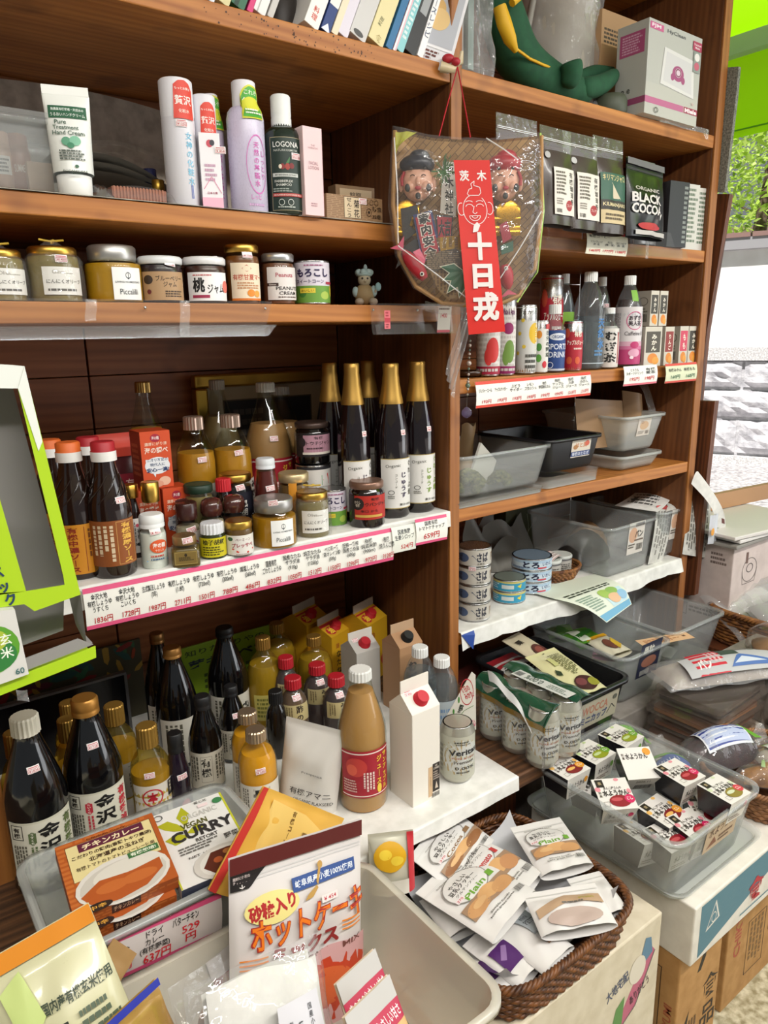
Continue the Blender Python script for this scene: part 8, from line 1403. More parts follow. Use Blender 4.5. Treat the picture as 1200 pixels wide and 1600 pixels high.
BLL = [('r', 0, 0, 1, 1, '#d4d6dc'), ('r', .03, .05, .97, .95, '#2a3a8a'), ('P', [(.03, .1), (.97, .05), (.97, .3), (.6, .5), (.3, .6), (.03, .5)], '#aab4d0'), ('t', 'BREAD', .4, .84, .1, .3, '#d8dcec'), ('e', .68, .72, .09, .12, '#d8902a'), ('e', .9, .7, .03, .05, '#c03040'), ('b', .1, .62, .5, .74, 2, '#c0c8e0')]
loaf('dark rye loaf with a blue label in the pale wicker basket', 1.492, .745, .600, -.30, .20, .10, .062, speckle('rye_crust', '#241014', '#3c2024', 60, .6), BLL, .62, True, '#6aa82c')
loaf('long golden roll in clear film in front of the blue labelled loaf', 1.500, .625, .603, -.55, .15, .06, .035, speckle('gold_crust', '#6a4214', '#b07a34', 30, .5), [('P', [(.0, .3), (.2, .8), (.3, .9), (.1, .2)], '#9ab87a')], .5)
loaf('small roll with a white and green printed label at the right end of the basket', 1.590, .640, .603, -.5, .13, .08, .035, '#b8b0a0', [('r', 0, 0, 1, 1, '#d2d6ca'), ('t', vt('くるみ'), .7, .5, .6, None, '#3a4a2a'), ('b', .1, .1, .5, .9, 5, '#6a7a5a'), ('r', 0, .86, 1, 1, '#8ab04a')], .7)
loaf('brown bun in clear film with a bright green ribbon label behind the dessert tub', 1.375, 1.0-.08, .5515, -.5, .13, .10, .075, speckle('bun_crust', '#4a3020', '#7a5436', 40, .6), [('r', 0, .3, .9, 1, '#7ac02a'), ('P', [(.1, .0), (.6, .0), (.5, .45), (.2, .5)], '#1f7a6a'), ('e', .35, .22, .12, .1, '#d8e0d0')], .5, True, '#8ad034')
loaf('green and blue printed bag of buns nearer the black tub', 1.362, .805-.02, .5535, -.7, .12, .09, .07, speckle('bun_crust2', '#5a4a34', '#8a7450', 40, .6), [('r', 0, .5, 1, 1, '#8ac84a'), ('P', [(0, 0), (1, 0), (1, .4), (.5, .55), (0, .3)], '#34509a'), ('t', 'おいしい', .4, .26, .2, .6, '#d8dce8', .3, .03), ('e', .6, .7, .2, .14, '#4a9a5a')], .66, True, '#6ac05a')
r = T('round_clamshell', 'rounded clear plastic pack at the right edge beside the tray stack', 'pack', (1.80, .715, .556)); mb = MB(); mb.lathe([(.05, 0), (.075, .02), (.08, .05), (.07, .09), (.04, .11), (.001, .115)], CLAM, 24); mb.build('pack', r); mb = MB(); mb.lathe([(.045, .004), (.06, .03), (.05, .05), (.001, .055)], '#8a6a5a', 18); mb.build('sweets', r)
r = T('round_clamshell', 'rounded clear pack on top at the right edge, above the long bread bag', 'pack', (1.90, .83, .70)); mb = MB(); mb.lathe([(.05, 0), (.07, .02), (.065, .06), (.04, .08), (.001, .085)], CLAM, 24); mb.build('pack', r); mb = MB(); mb.lathe([(.045, .004), (.055, .03), (.001, .045)], '#a8845a', 18); mb.build('sweets', r)
fcarton('plain grey carton hidden under the round packs at the right edge', 1.80, 2.02, .745, .935, .552, .698, GREYC, flap=False)
# outer right: low bench, wicker tray of wrapped goods, pink white box with papers
r = T('bench', 'low dark wooden bench beyond the side panel carrying the wicker tray', 'bench', (2.42, .95, 0)); mb = MB(); mb.box(-.38, .5, -.5, .55, .575, .60, SIDEW); mb.build('top', r)
for sx in (-.36, .46):
    for sy in (-.48, .5): mb = MB(); mb.box(sx, sx+.04, sy, sy+.04, 0, .574, SIDEW); mb.build('leg', r)
r = T('goods_basket', 'large reddish wicker tray heaped with clear bags beyond the side panel', 'basket', (2.30, .90, .602)); woven(r, .225, .24, .10, WICK2, 9, 56, 6, .06, True, .009)
for k in range(9):
    q = random.Random(50+k); x_, y_ = -.16+.08*(k % 4)+.02*q.random(), .15-.12*(k//4)-.03*(k % 4)
    r = T('goods_bag', ['clear bag of white goods at the far left corner of the wicker tray', 'clear bag with white backing second in the far row of the wicker tray', 'crinkled clear bag third in the far row of the wicker tray', 'clear bag at the far right corner of the wicker tray', 'clear bag with grey contents at the left middle of the wicker tray', 'dark striped clear bag in the middle of the wicker tray', 'clear bag with tan contents right of the middle of the wicker tray', 'clear bag at the right middle of the wicker tray', 'clear bag at the near left corner of the wicker tray'][k], 'bag', (2.30+x_, .90+y_, .690+.012*(k % 3)), -.5+.2*q.random())
    r.rotation_euler = (.5, -.15, -.45+.2*q.random())
    c = ['#c9c6c4', '#d2d0ce', '#bdbab8', '#c9b8a8', '#9a9896', '#4a4644', '#a88a68', '#c4c0bc', '#b0aca8'][k]
    mb = MB(); mb.grid(lambda u, v: (-.06+.12*u, -.075+.15*v, .02*math.sin(pi*u)**.4*math.sin(pi*v)**.4+.003*math.sin(12*u+5*v)), 10, 10, mat(c, .35)); mb.build('contents', r)
    mb = MB(); mb.grid(lambda u, v: (-.075+.15*u, -.09+.19*v, .027*math.sin(pi*u)**.4*math.sin(pi*v)**.4+.006*math.sin(17*u+7*v+k)*math.sin(9*v-4*u)), 16, 16, FILMW); mb.build('film', r)
p0_, p1_ = W(1143, 905, X=2.115), W(1148, 857, X=2.115)
bx = T('appliance_box', 'pinkish white box with a line drawing behind the wicker tray', 'box', (2.115, p0_.y, .602)); yb = p0_.y; hb = W(1148, 856, X=2.115).z-.602
mb = MB(); mb.box(0, .35, 0, .36, 0, hb, speckle('pink_card', '#c4b4ae', '#d2c2bc', 20, .8)); mb.build('box', bx, None, .003)
dec(bx, 'front_print', plane((.175, 0, 0), (1, 0, 0), (0, 0, 1)), .35, hb, [('o', .3, .7, .13, .13, .06, '#5a504c'), ('o', .3, .72, .06, .05, .2, '#5a504c'), ('r', .22, .78, .26, .9, '#6a5048'), ('l', [(.17, .7), (.19, .56), (.4, .56), (.43, .7)], .002, '#5a504c')])
dec(bx, 'side_print', plane((0, .18, 0), (0, -1, 0), (0, 0, 1)), .36, hb, [('b', .8, .78, .95, .92, 3, '#7a6a64'), ('f', .5, .16, .62, .30, .002, '#5a504c'), ('b', .64, .2, .95, .28, 2, '#7a6a64')])
for k, (lb, dx, dz, c) in enumerate((('grey printed brochure pile lying on the pinkish box', 0, .001, '#8a8680'), ('white sheets lying on the brochures over the pinkish box', .02, .016, '#dcd8d4'), ('topmost white pad on the pinkish box', -.01, .030, '#d6d0cc'))):
    r = T('brochures', lb, 'papers', (2.12+dx, yb-.02, .602+hb+dz), -.06*k); mb = MB(); mb.box(-.03, .40, 0, .30, 0, .012, c); mb.build('sheets', r, None, .003)
r = T('tan_board', 'tan rounded board standing behind the papers on the pinkish box', 'board', (2.42, yb+.19, .602+hb+.045), -.1); mb = MB(); mb.rbox(-.1, .3, 0, .02, 0, .055, '#b0845c', .008); mb.build('board', r)
r = T('carrier_bag', 'small white bag with an orange dot hanging behind the newspaper by the side panel', 'bag', (2.05, 1.12, .935)); mb = MB(); mb.grid(lambda u, v: (.05*u, .004*math.sin(9*u), -.02+.09*v), 6, 6, '#c9ccd4'); mb.build('bag', r); dec(r, 'dot', plane((.012, -.006, 0), (1, 0, 0), (0, 0, 1)), .02, .04, [('e', .5, .5, .45, .3, '#e09a3a')])
# ------------------------------------------------------------------ lucky charm winnowing basket hanging at the divider
CY = 1.065; c0 = W(728, 345, Y=CY); nn = Vector((-c0.x, -c0.y, 0)).normalized(); nn = Matrix.Rotation(.12, 3, 'Z') @ nn; uu = Vector((-nn.y, nn.x, 0)); vv = Vector((0, 0, 1))
CM = Matrix(((uu.x, -nn.x, 0, c0.x), (uu.y, -nn.y, 0, c0.y), (0, 0, 1, c0.z), (0, 0, 0, 1)))
ch = T('lucky_charm_basket', 'woven lucky charm basket with two masks in clear film, hanging from the divider hook', 'charm', M=CM)
def cp(px, py, d=0):                                        # pixel -> charm's own space, d towards the viewer
    q = FW+RT*((px-600)/F)-UP*((py-800)/F); p = CAM+q*((c0+nn*d-CAM).dot(nn)/q.dot(nn))-c0; return Vector((p.dot(uu), -d, p.z))
def cflat(name, pts, d, col, parent=None, items=(), th=.002, dx=0):
    P = [cp(a, b, d) for a, b in pts]; k = len(P); mb = MB(); mb.add(P+[p+Vector((0, th, 0)) for p in P], [tuple(range(k)), tuple(range(2*k-1, k-1, -1))]+[(i, (i+1) % k, k+(i+1) % k, k+i)[::-1] for i in range(k)], col)
    if items:
        x0, x1, z0, z1 = min(p.x for p in P), max(p.x for p in P), min(p.z for p in P), max(p.z for p in P); draw(mb, plane(((x0+x1)/2, P[0].y, z0), (1, 0, 0), (0, 0, 1)), x1-x0, z1-z0, items, nu=1)
    return mb.build(name, parent or ch)
OUT = [(617, 204), (680, 216), (760, 220), (846, 212), (846, 330), (836, 420), (812, 462), (770, 480), (690, 474), (650, 448), (624, 400), (614, 320)]
bw = bpy.data.materials.new('woven_bamboo'); bw.use_nodes = True; nt = bw.node_tree; N = nt.nodes; b = N['Principled BSDF']; b.inputs['Roughness'].default_value = .45
tc = N.new('ShaderNodeTexCoord'); mp = N.new('ShaderNodeMapping'); mp.inputs['Rotation'].default_value = (0, .78, 0); mp.inputs['Scale'].default_value = (55, 1, 55); br = N.new('ShaderNodeTexBrick'); br.inputs['Scale'].default_value = 1; br.inputs['Brick Width'].default_value = 1.6; br.inputs['Row Height'].default_value = .5; br.inputs['Mortar Size'].default_value = .03
br.inputs['Color1'].default_value = lin('#b08850'); br.inputs['Color2'].default_value = lin('#8a6434'); br.inputs['Mortar'].default_value = lin('#5a3c1c')
sx = N.new('ShaderNodeSeparateXYZ'); cx_ = N.new('ShaderNodeCombineXYZ'); nt.links.new(tc.outputs['Object'], mp.inputs[0]); nt.links.new(mp.outputs[0], sx.inputs[0]); nt.links.new(sx.outputs[0], cx_.inputs[0]); nt.links.new(sx.outputs[2], cx_.inputs[1]); nt.links.new(cx_.outputs[0], br.inputs['Vector']); nt.links.new(br.outputs[0], b.inputs['Base Color'])
mb = MB(); ctr = cp(730, 330, -.035); OB = [cp(a, q, -.02) for a, q in OUT]; OF = [cp(a, q, .02) for a, q in OUT]; k = len(OUT); vs = [ctr]+[ctr.lerp(p, .55)+Vector((0, .004, 0)) for p in OB]+OB+OF+[p+Vector((0, .004, 0))-(p-cp(730, 330, .02))*.03 for p in OF]
mb.add(vs, [(0, 1+(i+1) % k, 1+i) for i in range(k)]+[(1+r_*k+i, 1+r_*k+(i+1) % k, 1+(r_+1)*k+(i+1) % k, 1+(r_+1)*k+i) for r_ in range(3) for i in range(k) if not (r_ == 1 and i < 3)], bw); mb.build('woven_tray', ch)
mb = MB(); mb.tube(OF[3:]+OF[:1], .004, '#a87c44', 7); mb.build('bamboo_rim', ch)
SKINC = mat('#d6a288', .4)
def mask(lb, px, py, hat, red):
    o = cp(px, py, .012); mb = MB(); s = .0285
    mb.ball(o, s, SKINC, 22, 14, (1.0, .75, 1.15)); mb.ball(o+Vector((.0, -.021, -.002)), .0055, SKINC, 10, 7, (.9, 1, 1.5)); mb.ball(o+Vector((-.014, -.014, -.010)), .010, SKINC, 10, 7); mb.ball(o+Vector((.014, -.014, -.010)), .010, SKINC, 10, 7); mb.ball(o+Vector((0, -.013, -.024)), .009, SKINC, 10, 7)
    for e in (-1, 1): mb.ball(o+Vector((e*.030, -.002, -.004)), .008, SKINC, 10, 7, (.6, .6, 1.6))
    h = mb.build('mask', ch, lb); mb = MB()
    for e in (-1, 1):
        for a, z, q, c in ((.0125, .0195, .0035, '#1a1614'), (.019, -.017, .0050, '#1f1c1a')): mb.ball(o+Vector((e*a, -.021 if z > 0 else -.0225, z if z > 0 else z+.004)), q, c, 10, 6, (1, .4, 1.4 if z < 0 else .8))
        mb.tube([o+Vector((e*(.006+.002*t), -.0245+.0004*t, .0065+.002*math.sin(pi*t/4))) for t in range(5)], .0009, '#3a2018', 5)
    mb.ball(o+Vector((0, -.0215, -.0265)), .005, '#22201e', 10, 6, (1, .5, 1.2)); mb.ball(o+Vector((0, -.0225, -.0135)), .0045, '#a83038', 10, 6, (1.3, .5, .8)); mb.build('face_paint', h)
    mb = MB(); mb.ball(o+Vector((0, .003, .030)), .029, hat, 20, 10, (1.12, .95, .62)); mb.ball(o+Vector((.004, -.002, .042)), .016, hat, 14, 8, (1.2, .9, .8)); mb.build('hat', h)
    mb = MB(); e = -1 if red else 1
    mb.tube([o+Vector((e*.024, -.012, .016)), o+Vector((e*.029, -.012, .004)), o+Vector((e*.028, -.012, -.008))], .003, '#a01c26', 6); mb.build('red_cord', h)
mask('mask with a black cap', 652, 285, mat('#1c1e2c', .35), True); mask('mask with a red cap', 787, 285, mat('#a8182a', .35), False)
for px, py in ((636, 345), (793, 345)):
    q = cp(px, py, .008); mb = MB(); mb.grid(lambda u, v: (q.x-.024+.048*u, q.y-.002*math.sin(14*v), q.z-.026+.052*v-.0*u), 8, 14, mat('#c8962c', .28, .9)); mb.ball((q.x, q.y, q.z+.012), .025, mat('#c8962c', .28, .9), 20, 6, (1, .1, 1)); mb.build('gold_coin', ch)
cflat('coin_mark', [(626, 326), (652, 320), (654, 332), (644, 338), (640, 352), (652, 362), (630, 378), (628, 350)], .014, '#26221e'); cflat('bow', [(630, 386), (650, 372), (672, 400), (640, 400), (618, 420)], .016, '#2a2420')
# shrine slip, plaques
cflat('shrine_slip', [(692, 252), (716, 254), (712, 338), (688, 332)], .018, '#d2cdc2', None, [('t', vt('茨木神社'), .5, .5, .9, .5, '#2a2622', 0, .02)])
cflat('plaque_border', [(645, 336), (675, 328), (690, 398), (660, 410)], .024, '#2a3468'); cflat('wish_plaque', [(649, 340), (672, 333), (686, 394), (662, 405)], .0265, '#a82030', None, [('t', vt('家内安全'), .5, .52, .98, .52, '#e0d8cc', .2, .09), ('t', vt('家内安全'), .5, .52, .96, .48, '#1a1414', .2, .04)])
cflat('plaque_border', [(680, 335), (708, 337), (706, 376), (682, 378)], .020, '#2a2420'); cflat('great_plaque', [(683, 338), (706, 340), (704, 373), (685, 375)], .0225, '#a82030', None, [('t', '大吉', .5, .5, .7, .8, '#1a1414', 0, .05)])
cflat('small_plaque', [(780, 352), (792, 345), (800, 372), (786, 380)], .020, '#9a2030'); cflat('green_plaque', [(782, 384), (802, 376), (802, 392), (784, 398)], .020, '#2f5a44'); cflat('mallet', [(676, 372), (716, 368), (722, 388), (680, 394)], .024, mat('#a8802c', .35, .7), None, [('c', .1, .1, .9, .9, 4, '#6a4a14')])
# pine sprig
pn = cp(694, 268, .02); mb = MB(); rs = random.Random(9)
for k in range(46): a = rs.random()*6.28; L = .012+.012*rs.random(); mb.tube([pn, pn+Vector((L*math.cos(a), -.008*rs.random(), L*math.sin(a)*1.25))], .0008, '#3a6a2c', 4)
mb.build('pine_sprig', ch)
# crane and turtle fans, big leaf, fish
cflat('turtle', [(664, 418), (676, 400), (690, 392), (712, 388), (726, 398), (722, 414), (700, 418), (680, 424)], .028, '#4a3c2c', None, [('b', .05, .1, .95, .9, 9, '#8a7458')])
cflat('straw_fan', [(670, 420), (724, 412), (728, 462), (700, 468), (684, 452)], .024, '#8a6a3c', None, [('c', .1, .05, .95, .95, 9, '#5a3c1c')])
lf = cp(726, 424, .032)
for a, L, w_ in ((2.95, .048, .011), (3.5, .045, .012), (4.0, .052, .012), (4.5, .050, .011), (5.1, .044, .010)):
    mb = MB(); d = Vector((math.cos(a), 0, math.sin(a))); n_ = Vector((-d.z, 0, d.x))
    mb.add([lf, lf+d*L*.45+n_*w_, lf+d*L+Vector((0, -.003, 0)), lf+d*L*.45-n_*w_], [(0, 1, 2, 3)], '#d8d4bc'); mb.add([p+Vector((0, -.0006, 0)) for p in (lf+d*L*.06, lf+d*L*.46+n_*w_*.82, lf+d*L*.93+Vector((0, -.003, 0)), lf+d*L*.46-n_*w_*.82)], [(0, 1, 2, 3)], '#1f5a38'); mb.build('bamboo_leaf', ch)
def fish(px0, py0, px1, py1, lb):
    a, b = cp(px0, py0, .03), cp(px1, py1, .03); d = b-a; mb = MB(); mb.tube([a+d*t/6 for t in range(7)], [.004, .010, .0125, .0135, .0135, .012, .007], '#a81c2c', 10); f = mb.build('sea_bream', ch, lb); n_ = Vector((-d.z, 0, d.x)).normalized()
    mb = MB(); mb.add([a, a-d*.3+n_*.018, a-d*.22, a-d*.3-n_*.016], [(0, 1, 2, 3)], '#c8506a'); mb.add([a+d*.2+n_*.012+Vector((0, -.004, 0)), a+d*.25+n_*.026, a+d*.6+n_*.022, a+d*.7+n_*.012], [(0, 1, 2, 3)], '#d8607a'); mb.build('fins', f)
    mb = MB(); mb.ball(a+d*.84+Vector((0, -.0125, 0)), .0042, '#e0dcd4', 10, 6, (1, .5, 1)); mb.ball(a+d*.84+Vector((0, -.0145, 0)), .0022, '#1a1614', 8, 5, (1, .5, 1)); mb.build('eye', f)
fish(630, 392, 664, 436, 'red paper sea bream with white eye, head down at the left'); fish(794, 452, 788, 414, None)
# red ribbon with white lettering and smiling face
rb = [cp(709, 250, .062), cp(765, 250, .062), cp(789, 518, .062), cp(732, 523, .062)]
def rsf(u, v, off=0): p = rb[3].lerp(rb[2], u).lerp(rb[0].lerp(rb[1], u), v); return p+Vector((0, -off-.003*math.sin(5*v+1), 0))
rw = (rb[1]-rb[0]).length; rh = (rb[0]-rb[3]).length; mb = MB(); mb.grid(lambda u, v: rsf(u, v), 4, 20, mat('#d8281f', .45)); mb.grid(lambda u, v: rsf(u, v, -.0006), 4, 20, mat('#d8281f', .45))
WH = '#ece6e4'; fc = [(.28, .70), (.22, .66), (.30, .63), (.36, .61)]
arc = lambda cx, cy, rx_, ry_, a, b_, n=12: [(cx+rx_*math.cos(a+(b_-a)*t/n), cy+ry_*math.sin(a+(b_-a)*t/n)) for t in range(n+1)]
LN = lambda p, t=.0011: ('l', p, t, WH)
draw(mb, lambda u, v, off=0: rsf(u/rw+.5, v/rh, off), rw, rh, [('t', '茨', .26, .915, .058, .26, WH, 0, .03), ('t', '木', .74, .915, .058, .26, WH, 0, .03),
    LN(arc(.48, .725, .33, .085, pi*.86, pi*2.14, 20)), LN(arc(.48, .725, .33, .085, pi*.1, pi*.28)), LN(arc(.48, .725, .33, .085, pi*.62, pi*.9)), LN(arc(.1, .73, .1, .035, pi*.4, pi*1.7)), LN(arc(.88, .73, .1, .035, -pi*.7, pi*.6)), LN([(.36, .80), (.30, .815), (.36, .84), (.44, .845), (.42, .87), (.52, .885), (.5, .86), (.66, .85), (.68, .82), (.62, .805)]), LN([(.36, .805), (.62, .805)]),
    LN(arc(.33, .742, .1, .014, 0, pi)), LN(arc(.62, .742, .1, .014, 0, pi)), LN(arc(.33, .765, .1, .01, .3, pi-.3)), LN(arc(.62, .765, .1, .01, .3, pi-.3)), LN([(.46, .745), (.41, .71), (.47, .70), (.53, .71)]), LN(arc(.46, .69, .15, .028, pi, 2*pi)), LN([(.31, .69), (.61, .69)]), LN(arc(.46, .69, .08, .014, pi, 2*pi)), ('P', [(.40, .635), (.5, .655), (.58, .635), (.5, .60), (.36, .595)], WH),
    ('t', '十', .52, .515, .155, .62, WH, -.04, .05), ('t', '日', .52, .34, .135, .5, WH, -.04, .05), ('t', '戎', .54, .16, .165, .66, WH, -.04, .045)], nu=4, nv=12); mb.build('red_ribbon', ch, 'red paper ribbon with white characters and a smiling face')
# clear wrap, glints, green edging and the cords
WO = [(613, 196), (680, 212), (760, 216), (843, 206), (850, 330), (840, 425), (806, 474), (770, 482), (690, 478), (645, 450), (617, 400), (606, 320)]
mb = MB(); wc = cp(728, 345, .056); P0 = [cp(a, q, .022) for a, q in WO]; rs = random.Random(11); k = len(WO)
def wsub(i, t, r_): p = P0[i].lerp(P0[(i+1) % k], t); q = wc.lerp(p, r_); q.y = wc.y+(p.y-wc.y)*r_**5+.0035*math.sin(i*2.1+t*7+r_*9); return q
mb.grid(lambda u, v: wsub(int(min(u*k, k-.001)), u*k-int(min(u*k, k-.001)), .02+.98*v), k*4, 12, FILM); mb.build('clear_wrap', ch)
mb = MB()
for a, b_ in (((846, 330), (778, 440)), ((622, 384), (745, 478)), ((760, 216), (810, 250)), ((616, 215), (622, 380))): mb.tube([cp(*a, .040), cp((a[0]+b_[0])/2+2, (a[1]+b_[1])/2, .058), cp(*b_, .050)], .0012, clear('glint_streak', '#ffffff', .45, .05, '#ffffff', .4), 5)
o = mb.build('film_glints', ch); o['kind'] = 'stuff'  # whitish streaks along the wrap's folds, glints put in as colour
mb = MB(); mb.tube([cp(844, 208, .02), cp(849, 330, .02), cp(839, 425, .02), cp(808, 472, .02)], .0022, '#a8c860', 5); mb.build('green_edging', ch)
mb = MB(); mb.grid(lambda u, v: cp(618+34*u*(1-v), 206+44*v*(1-.5*u), .024)+Vector((0, .004*math.sin(9*u), 0)), 6, 6, mat('#b8b83a', .5)); mb.build('yellow_tissue', ch)
hk = W(704, 106, Y=D-.002)
mb = MB(); hp = CM.inverted() @ Vector((hk.x, D-.022, hk.z-.004)); kk = [cp(686, 213, .02), cp(735, 215, .02)]
for q in kk: mb = MB(); mb.tube([hp, hp.lerp(q, .5)+Vector((.0, .0, .001)), q], .0013, '#b01828', 6); mb.build('red_cord', ch)
mb = MB(); mb.ball(hp+Vector((-.004, -.004, .008)), .009, '#a81828', 10, 7, (1, .8, .8)); mb.ball(hp+Vector((-.018, -.003, .014)), .010, '#a81828', 10, 7, (1.2, .6, .8)); mb.build('cord_knot', ch)
r = T('coat_hook', 'ivory coat hook screwed to the divider at the top shelf', 'hook', (hk.x, D-.0005, hk.z)); mb = MB(); IV = mat('#c9b894', .35); mb.tube([(-.028, -.004, -.004), (-.02, -.010, -.006), (-.004, -.018, -.008), (.008, -.022, .004), (.010, -.022, .024)], [.010, .009, .006, .005, .0035], IV, 9); mb.build('hook', r)
# twisted end of the charm's wrap, hanging free
mb = MB(); pa, pb_ = [cp(721, 488, .01), cp(738, 490, .01)], [cp(697, 585, .01), cp(708, 622, .01)]
mb.grid(lambda u, v: pa[0].lerp(pa[1], u).lerp(pb_[0].lerp(pb_[1], u), v)+Vector((.003*math.sin(20*u+6*v), -.006*math.sin(14*u+4*v)*math.sin(pi*v), 0)), 14, 24, FILMW); mb.build('film_tail', ch)
mb = MB(); mb.grid(lambda u, v: cp(664+76*u, 470+16*v+6*math.sin(3*u), .03-.03*v)+Vector((0, .004*math.sin(16*u), 0)), 16, 6, FILMW); mb.build('film_fold', ch)
# crystal pendant on a bead string
yb_ = D-.025; s0 = W(736, 500, Y=yb_); r = T('crystal_pendant', 'bead string with a faceted clear crystal ball hanging by the divider', 'pendant', (s0.x, yb_, s0.z))
cb = W(729, 645, Y=yb_)-s0
mb = MB(); mb.tube([(0, 0, .01), tuple(cb*.5), tuple(cb+Vector((0, 0, .012)))], .0006, '#4a443c', 4); mb.build('string', r)
for k, t in enumerate((.22, .27, .32, .36, .40, .46, .52, .58, .63, .66, .70, .74, .80)):
    mb = MB(); mb.ball(cb*t, (.0028, .0036, .0024, .003, .0026, .0055, .003, .003, .0026, .0034, .0055, .003, .003)[k], mat(('#8a8478', '#b8a8a0', '#6a7a6a', '#c0b4ac')[k % 4], .2, .2), 8, 6); mb.build('bead', r)
mb = MB(); mb.lathe([(.0005, -.0115), (.006, -.0095), (.0105, -.0045), (.0115, 0), (.0105, .0045), (.006, .0095), (.002, .0125)], clear('crystal', '#e4dcf0', .18, .02, '#a89ac0', .6), 9, M=Matrix.Translation(cb)); o = mb.build('crystal_ball', r)
for pl in o.data.polygons: pl.use_smooth = False
# ------------------------------------------------------------------ outside the shop
def lean_board(label, pts, X, th, m, name='board', cat='board'):
    P = [W(*q, X=X) for q in pts]; r = T(name, label, cat, (X, 0, 0)); mb = MB(); k = len(P)
    mb.add([Vector((0, p.y, p.z)) for p in P]+[Vector((th, p.y, p.z)) for p in P], [tuple(range(k)), tuple(range(2*k-1, k-1, -1))]+[(i, (i+1) % k, k+(i+1) % k, k+i)[::-1] for i in range(k)], m); mb.build('panel', r); return r
lean_board('brown board standing outside behind the side panel at bin height', [(1060, 625), (1117, 627), (1104, 745), (1085, 930), (1050, 930)], 2.06, .022, SIDEW)
lean_board('taller brown board outside, its pale edge catching daylight', [(1100, 303), (1140, 303), (1124, 400), (1104, 520), (1092, 640), (1078, 930), (1050, 930)], 2.10, .02, SIDEW)
r = T('mesh_screen', 'grey mesh roller screen strip hanging outside along the side panel', 'screen', (2.0325, 0, 0)); mesh = speckle('mesh', '#55564e', '#8a8a80', 220, .8); P = [W(*q, X=2.0325) for q in ((1128, 106), (1154, 104), (1150, 150), (1132, 300), (1116, 300))]; mb = MB(); k = 5
mb.add([Vector((0, p.y, p.z)) for p in P]+[Vector((.012, p.y, p.z)) for p in P], [tuple(range(k)), tuple(range(2*k-1, k-1, -1))]+[(i, (i+1) % k, k+(i+1) % k, k+i)[::-1] for i in range(k)], mesh); mb.build('mesh', r)
am = bpy.data.materials.new('awning_cloth'); am.use_nodes = True; nt = am.node_tree; N = nt.nodes; pb = N['Principled BSDF']; pb.inputs['Base Color'].default_value = lin('#9ee010'); pb.inputs['Roughness'].default_value = .7
tl_ = N.new('ShaderNodeBsdfTranslucent'); tl_.inputs[0].default_value = lin('#b8ff10'); mx = N.new('ShaderNodeMixShader'); mx.inputs[0].default_value = .6; nt.links.new(pb.outputs[0], mx.inputs[1]); nt.links.new(tl_.outputs[0], mx.inputs[2]); nt.links.new(mx.outputs[0], N['Material Output'].inputs[0])
r = T('awning', 'bright lime green awning with a hanging valance over the shop front', 'awning', (0, 0, 0)); XA = 3.75; va = [W(1140, 100, X=XA), W(1200, 118, X=XA), W(1200, 232, X=XA), W(1140, 218, X=XA)]
zt, zb_ = va[0].z+.1, va[3].z
mb = MB(); mb.grid(lambda u, v: (XA+.012*math.sin(12*u), -1.5+6.5*u, zb_+(zt-zb_)*v), 60, 6, am); mb.build('valance', r)
mb = MB(); mb.grid(lambda u, v: (XA-1.2*v, -1.5+6.5*u, zt+.42*v+.01*math.sin(25*u)), 40, 6, am); mb.build('canopy', r)
mb = MB(); zr = W(1160, 75, X=XA-.05).z; mb.box(XA-.09, XA-.03, -1.5, 5, zr-.03, zr+.05, mat('#b9bcbc', .4, .4)); mb.build('front_bar', r); mb = MB(); mb.box(2.45, XA-.09, 2.5, 2.55, zr+.1, zr+.16, mat('#8a8d8e', .4, .5)); mb.build('arm', r); mb = MB(); mb.box(XA-.006, XA+.0, -1.5, 5, zb_+.03, zb_+.036, '#5a9a08'); mb.build('hem', r)
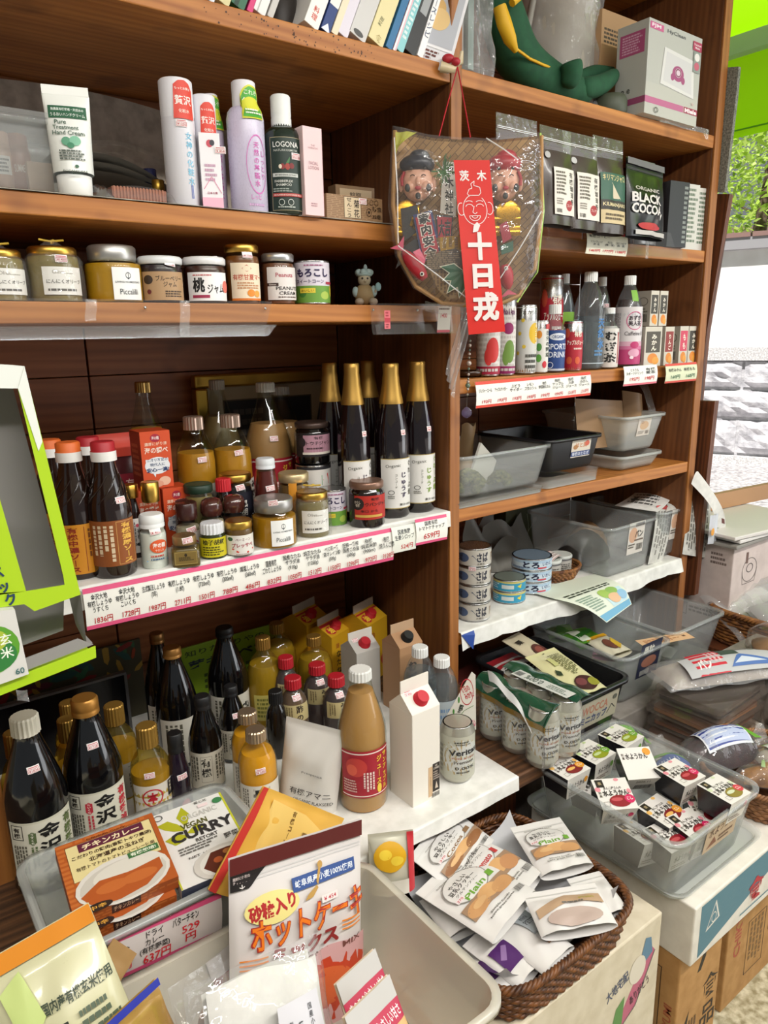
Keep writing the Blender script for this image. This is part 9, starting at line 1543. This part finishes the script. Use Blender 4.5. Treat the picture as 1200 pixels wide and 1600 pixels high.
# tree behind the street wall
LEAFM = []
for i, c in enumerate(('#c0e060', '#dcf28a', '#98b850')):
    m = bpy.data.materials.new('leaf'); m.use_nodes = True; nt = m.node_tree; N = nt.nodes; N['Principled BSDF'].inputs['Base Color'].default_value = lin(c); q = N.new('ShaderNodeBsdfTranslucent'); q.inputs[0].default_value = lin(c); x = N.new('ShaderNodeMixShader'); x.inputs[0].default_value = .5
    nt.links.new(N['Principled BSDF'].outputs[0], x.inputs[1]); nt.links.new(q.outputs[0], x.inputs[2]); nt.links.new(x.outputs[0], N['Material Output'].inputs[0]); LEAFM.append(m)
for tn, (px, py, off, ht, lb) in enumerate(((1165, 350, 2.2, 5.2, 'broad leafy light green tree behind the white street wall'), (1185, 300, 6.6, 6.4, 'taller leafy tree standing farther back behind the first one'))):
    d = FW+RT*((px-600)/F)-UP*((py-800)/F); base = CAM+d*((Vector((wx, wy, 0))-CAM).dot(wn)/d.dot(wn)); base = base-wn*off
    r = T('tree', lb, 'tree', (base.x, base.y, -.02)); bark = speckle('bark%d' % tn, '#4a3a2c', '#7a6a58', 20, .9, .5, .02)
    mb = MB(); mb.tube([(0, 0, 0), (.1, .05, 1.4), (-.05, .1, 2.6), (.1, 0, ht-.8)], [.16, .13, .1, .04], bark, 9); mb.build('trunk', r); rs = random.Random(tn+2)
    for q in range(7):
        a = rs.random()*6.28; z0 = 1.5+rs.random()*1.6; mb = MB(); mb.tube([(0, .05, z0), (.7*math.cos(a), .7*math.sin(a), z0+.5), (1.5*math.cos(a), 1.5*math.sin(a), z0+.7+rs.random()*.6)], [.05, .035, .012], bark, 6); mb.build('branch', r)
    mb = MB(); nl = 9000 if tn == 0 else 5000
    for q in range(nl):
        a, e, R_c = rs.random()*6.28, rs.random()*2-1, (.45+.55*rs.random()**.6)*2.0; s_ = (1-e*e)**.5; c = Vector((R_c*s_*math.cos(a), R_c*s_*math.sin(a), ht*.58+R_c*e*ht*.22))
        if rs.random() < .28: c += Vector((rs.gauss(0, .2),)*3)
        if (c+base-Vector((wx, wy, 0))).dot(wn) > -.4: continue
        x_ = Vector((rs.gauss(0, 1), rs.gauss(0, 1), rs.gauss(0, .5))).normalized(); y_ = x_.cross(Vector((rs.gauss(0, .6), rs.gauss(0, .6), 1))).normalized(); L = .055+.035*rs.random()
        mb.add([c-x_*L, c+y_*L*.4, c+x_*L, c-y_*L*.4], [(0, 1, 2, 3)], LEAFM[0 if rs.random() < .5 else (1 if rs.random() < .6 else 2)])
    mb.build('foliage', r)
r = T('house', 'pale building with dark windows far behind the trees', 'building', (wx+17, wy+12, 0), .3); mb = MB(); mb.box(-5, 5, -9, 9, 0, 3.4, mat('#c9c4bc', .9)); mb.build('wall', r)
for y_ in (-5, -1, 3): mb = MB(); mb.box(-5.05, -4.99, y_, y_+1.6, 1.2, 2.6, mat('#4a5258', .3)); mb.build('window', r)
mb = MB(); mb.add([(-5.4, -9.4, 3.4), (5.4, -9.4, 3.4), (5.4, 9.4, 3.4), (-5.4, 9.4, 3.4), (0, -8, 5), (0, 8, 5)], [(0, 1, 4), (1, 2, 5, 4), (2, 3, 5), (3, 0, 4, 5), (3, 2, 1, 0)], mat('#6a5450', .8)); mb.build('roof', r)
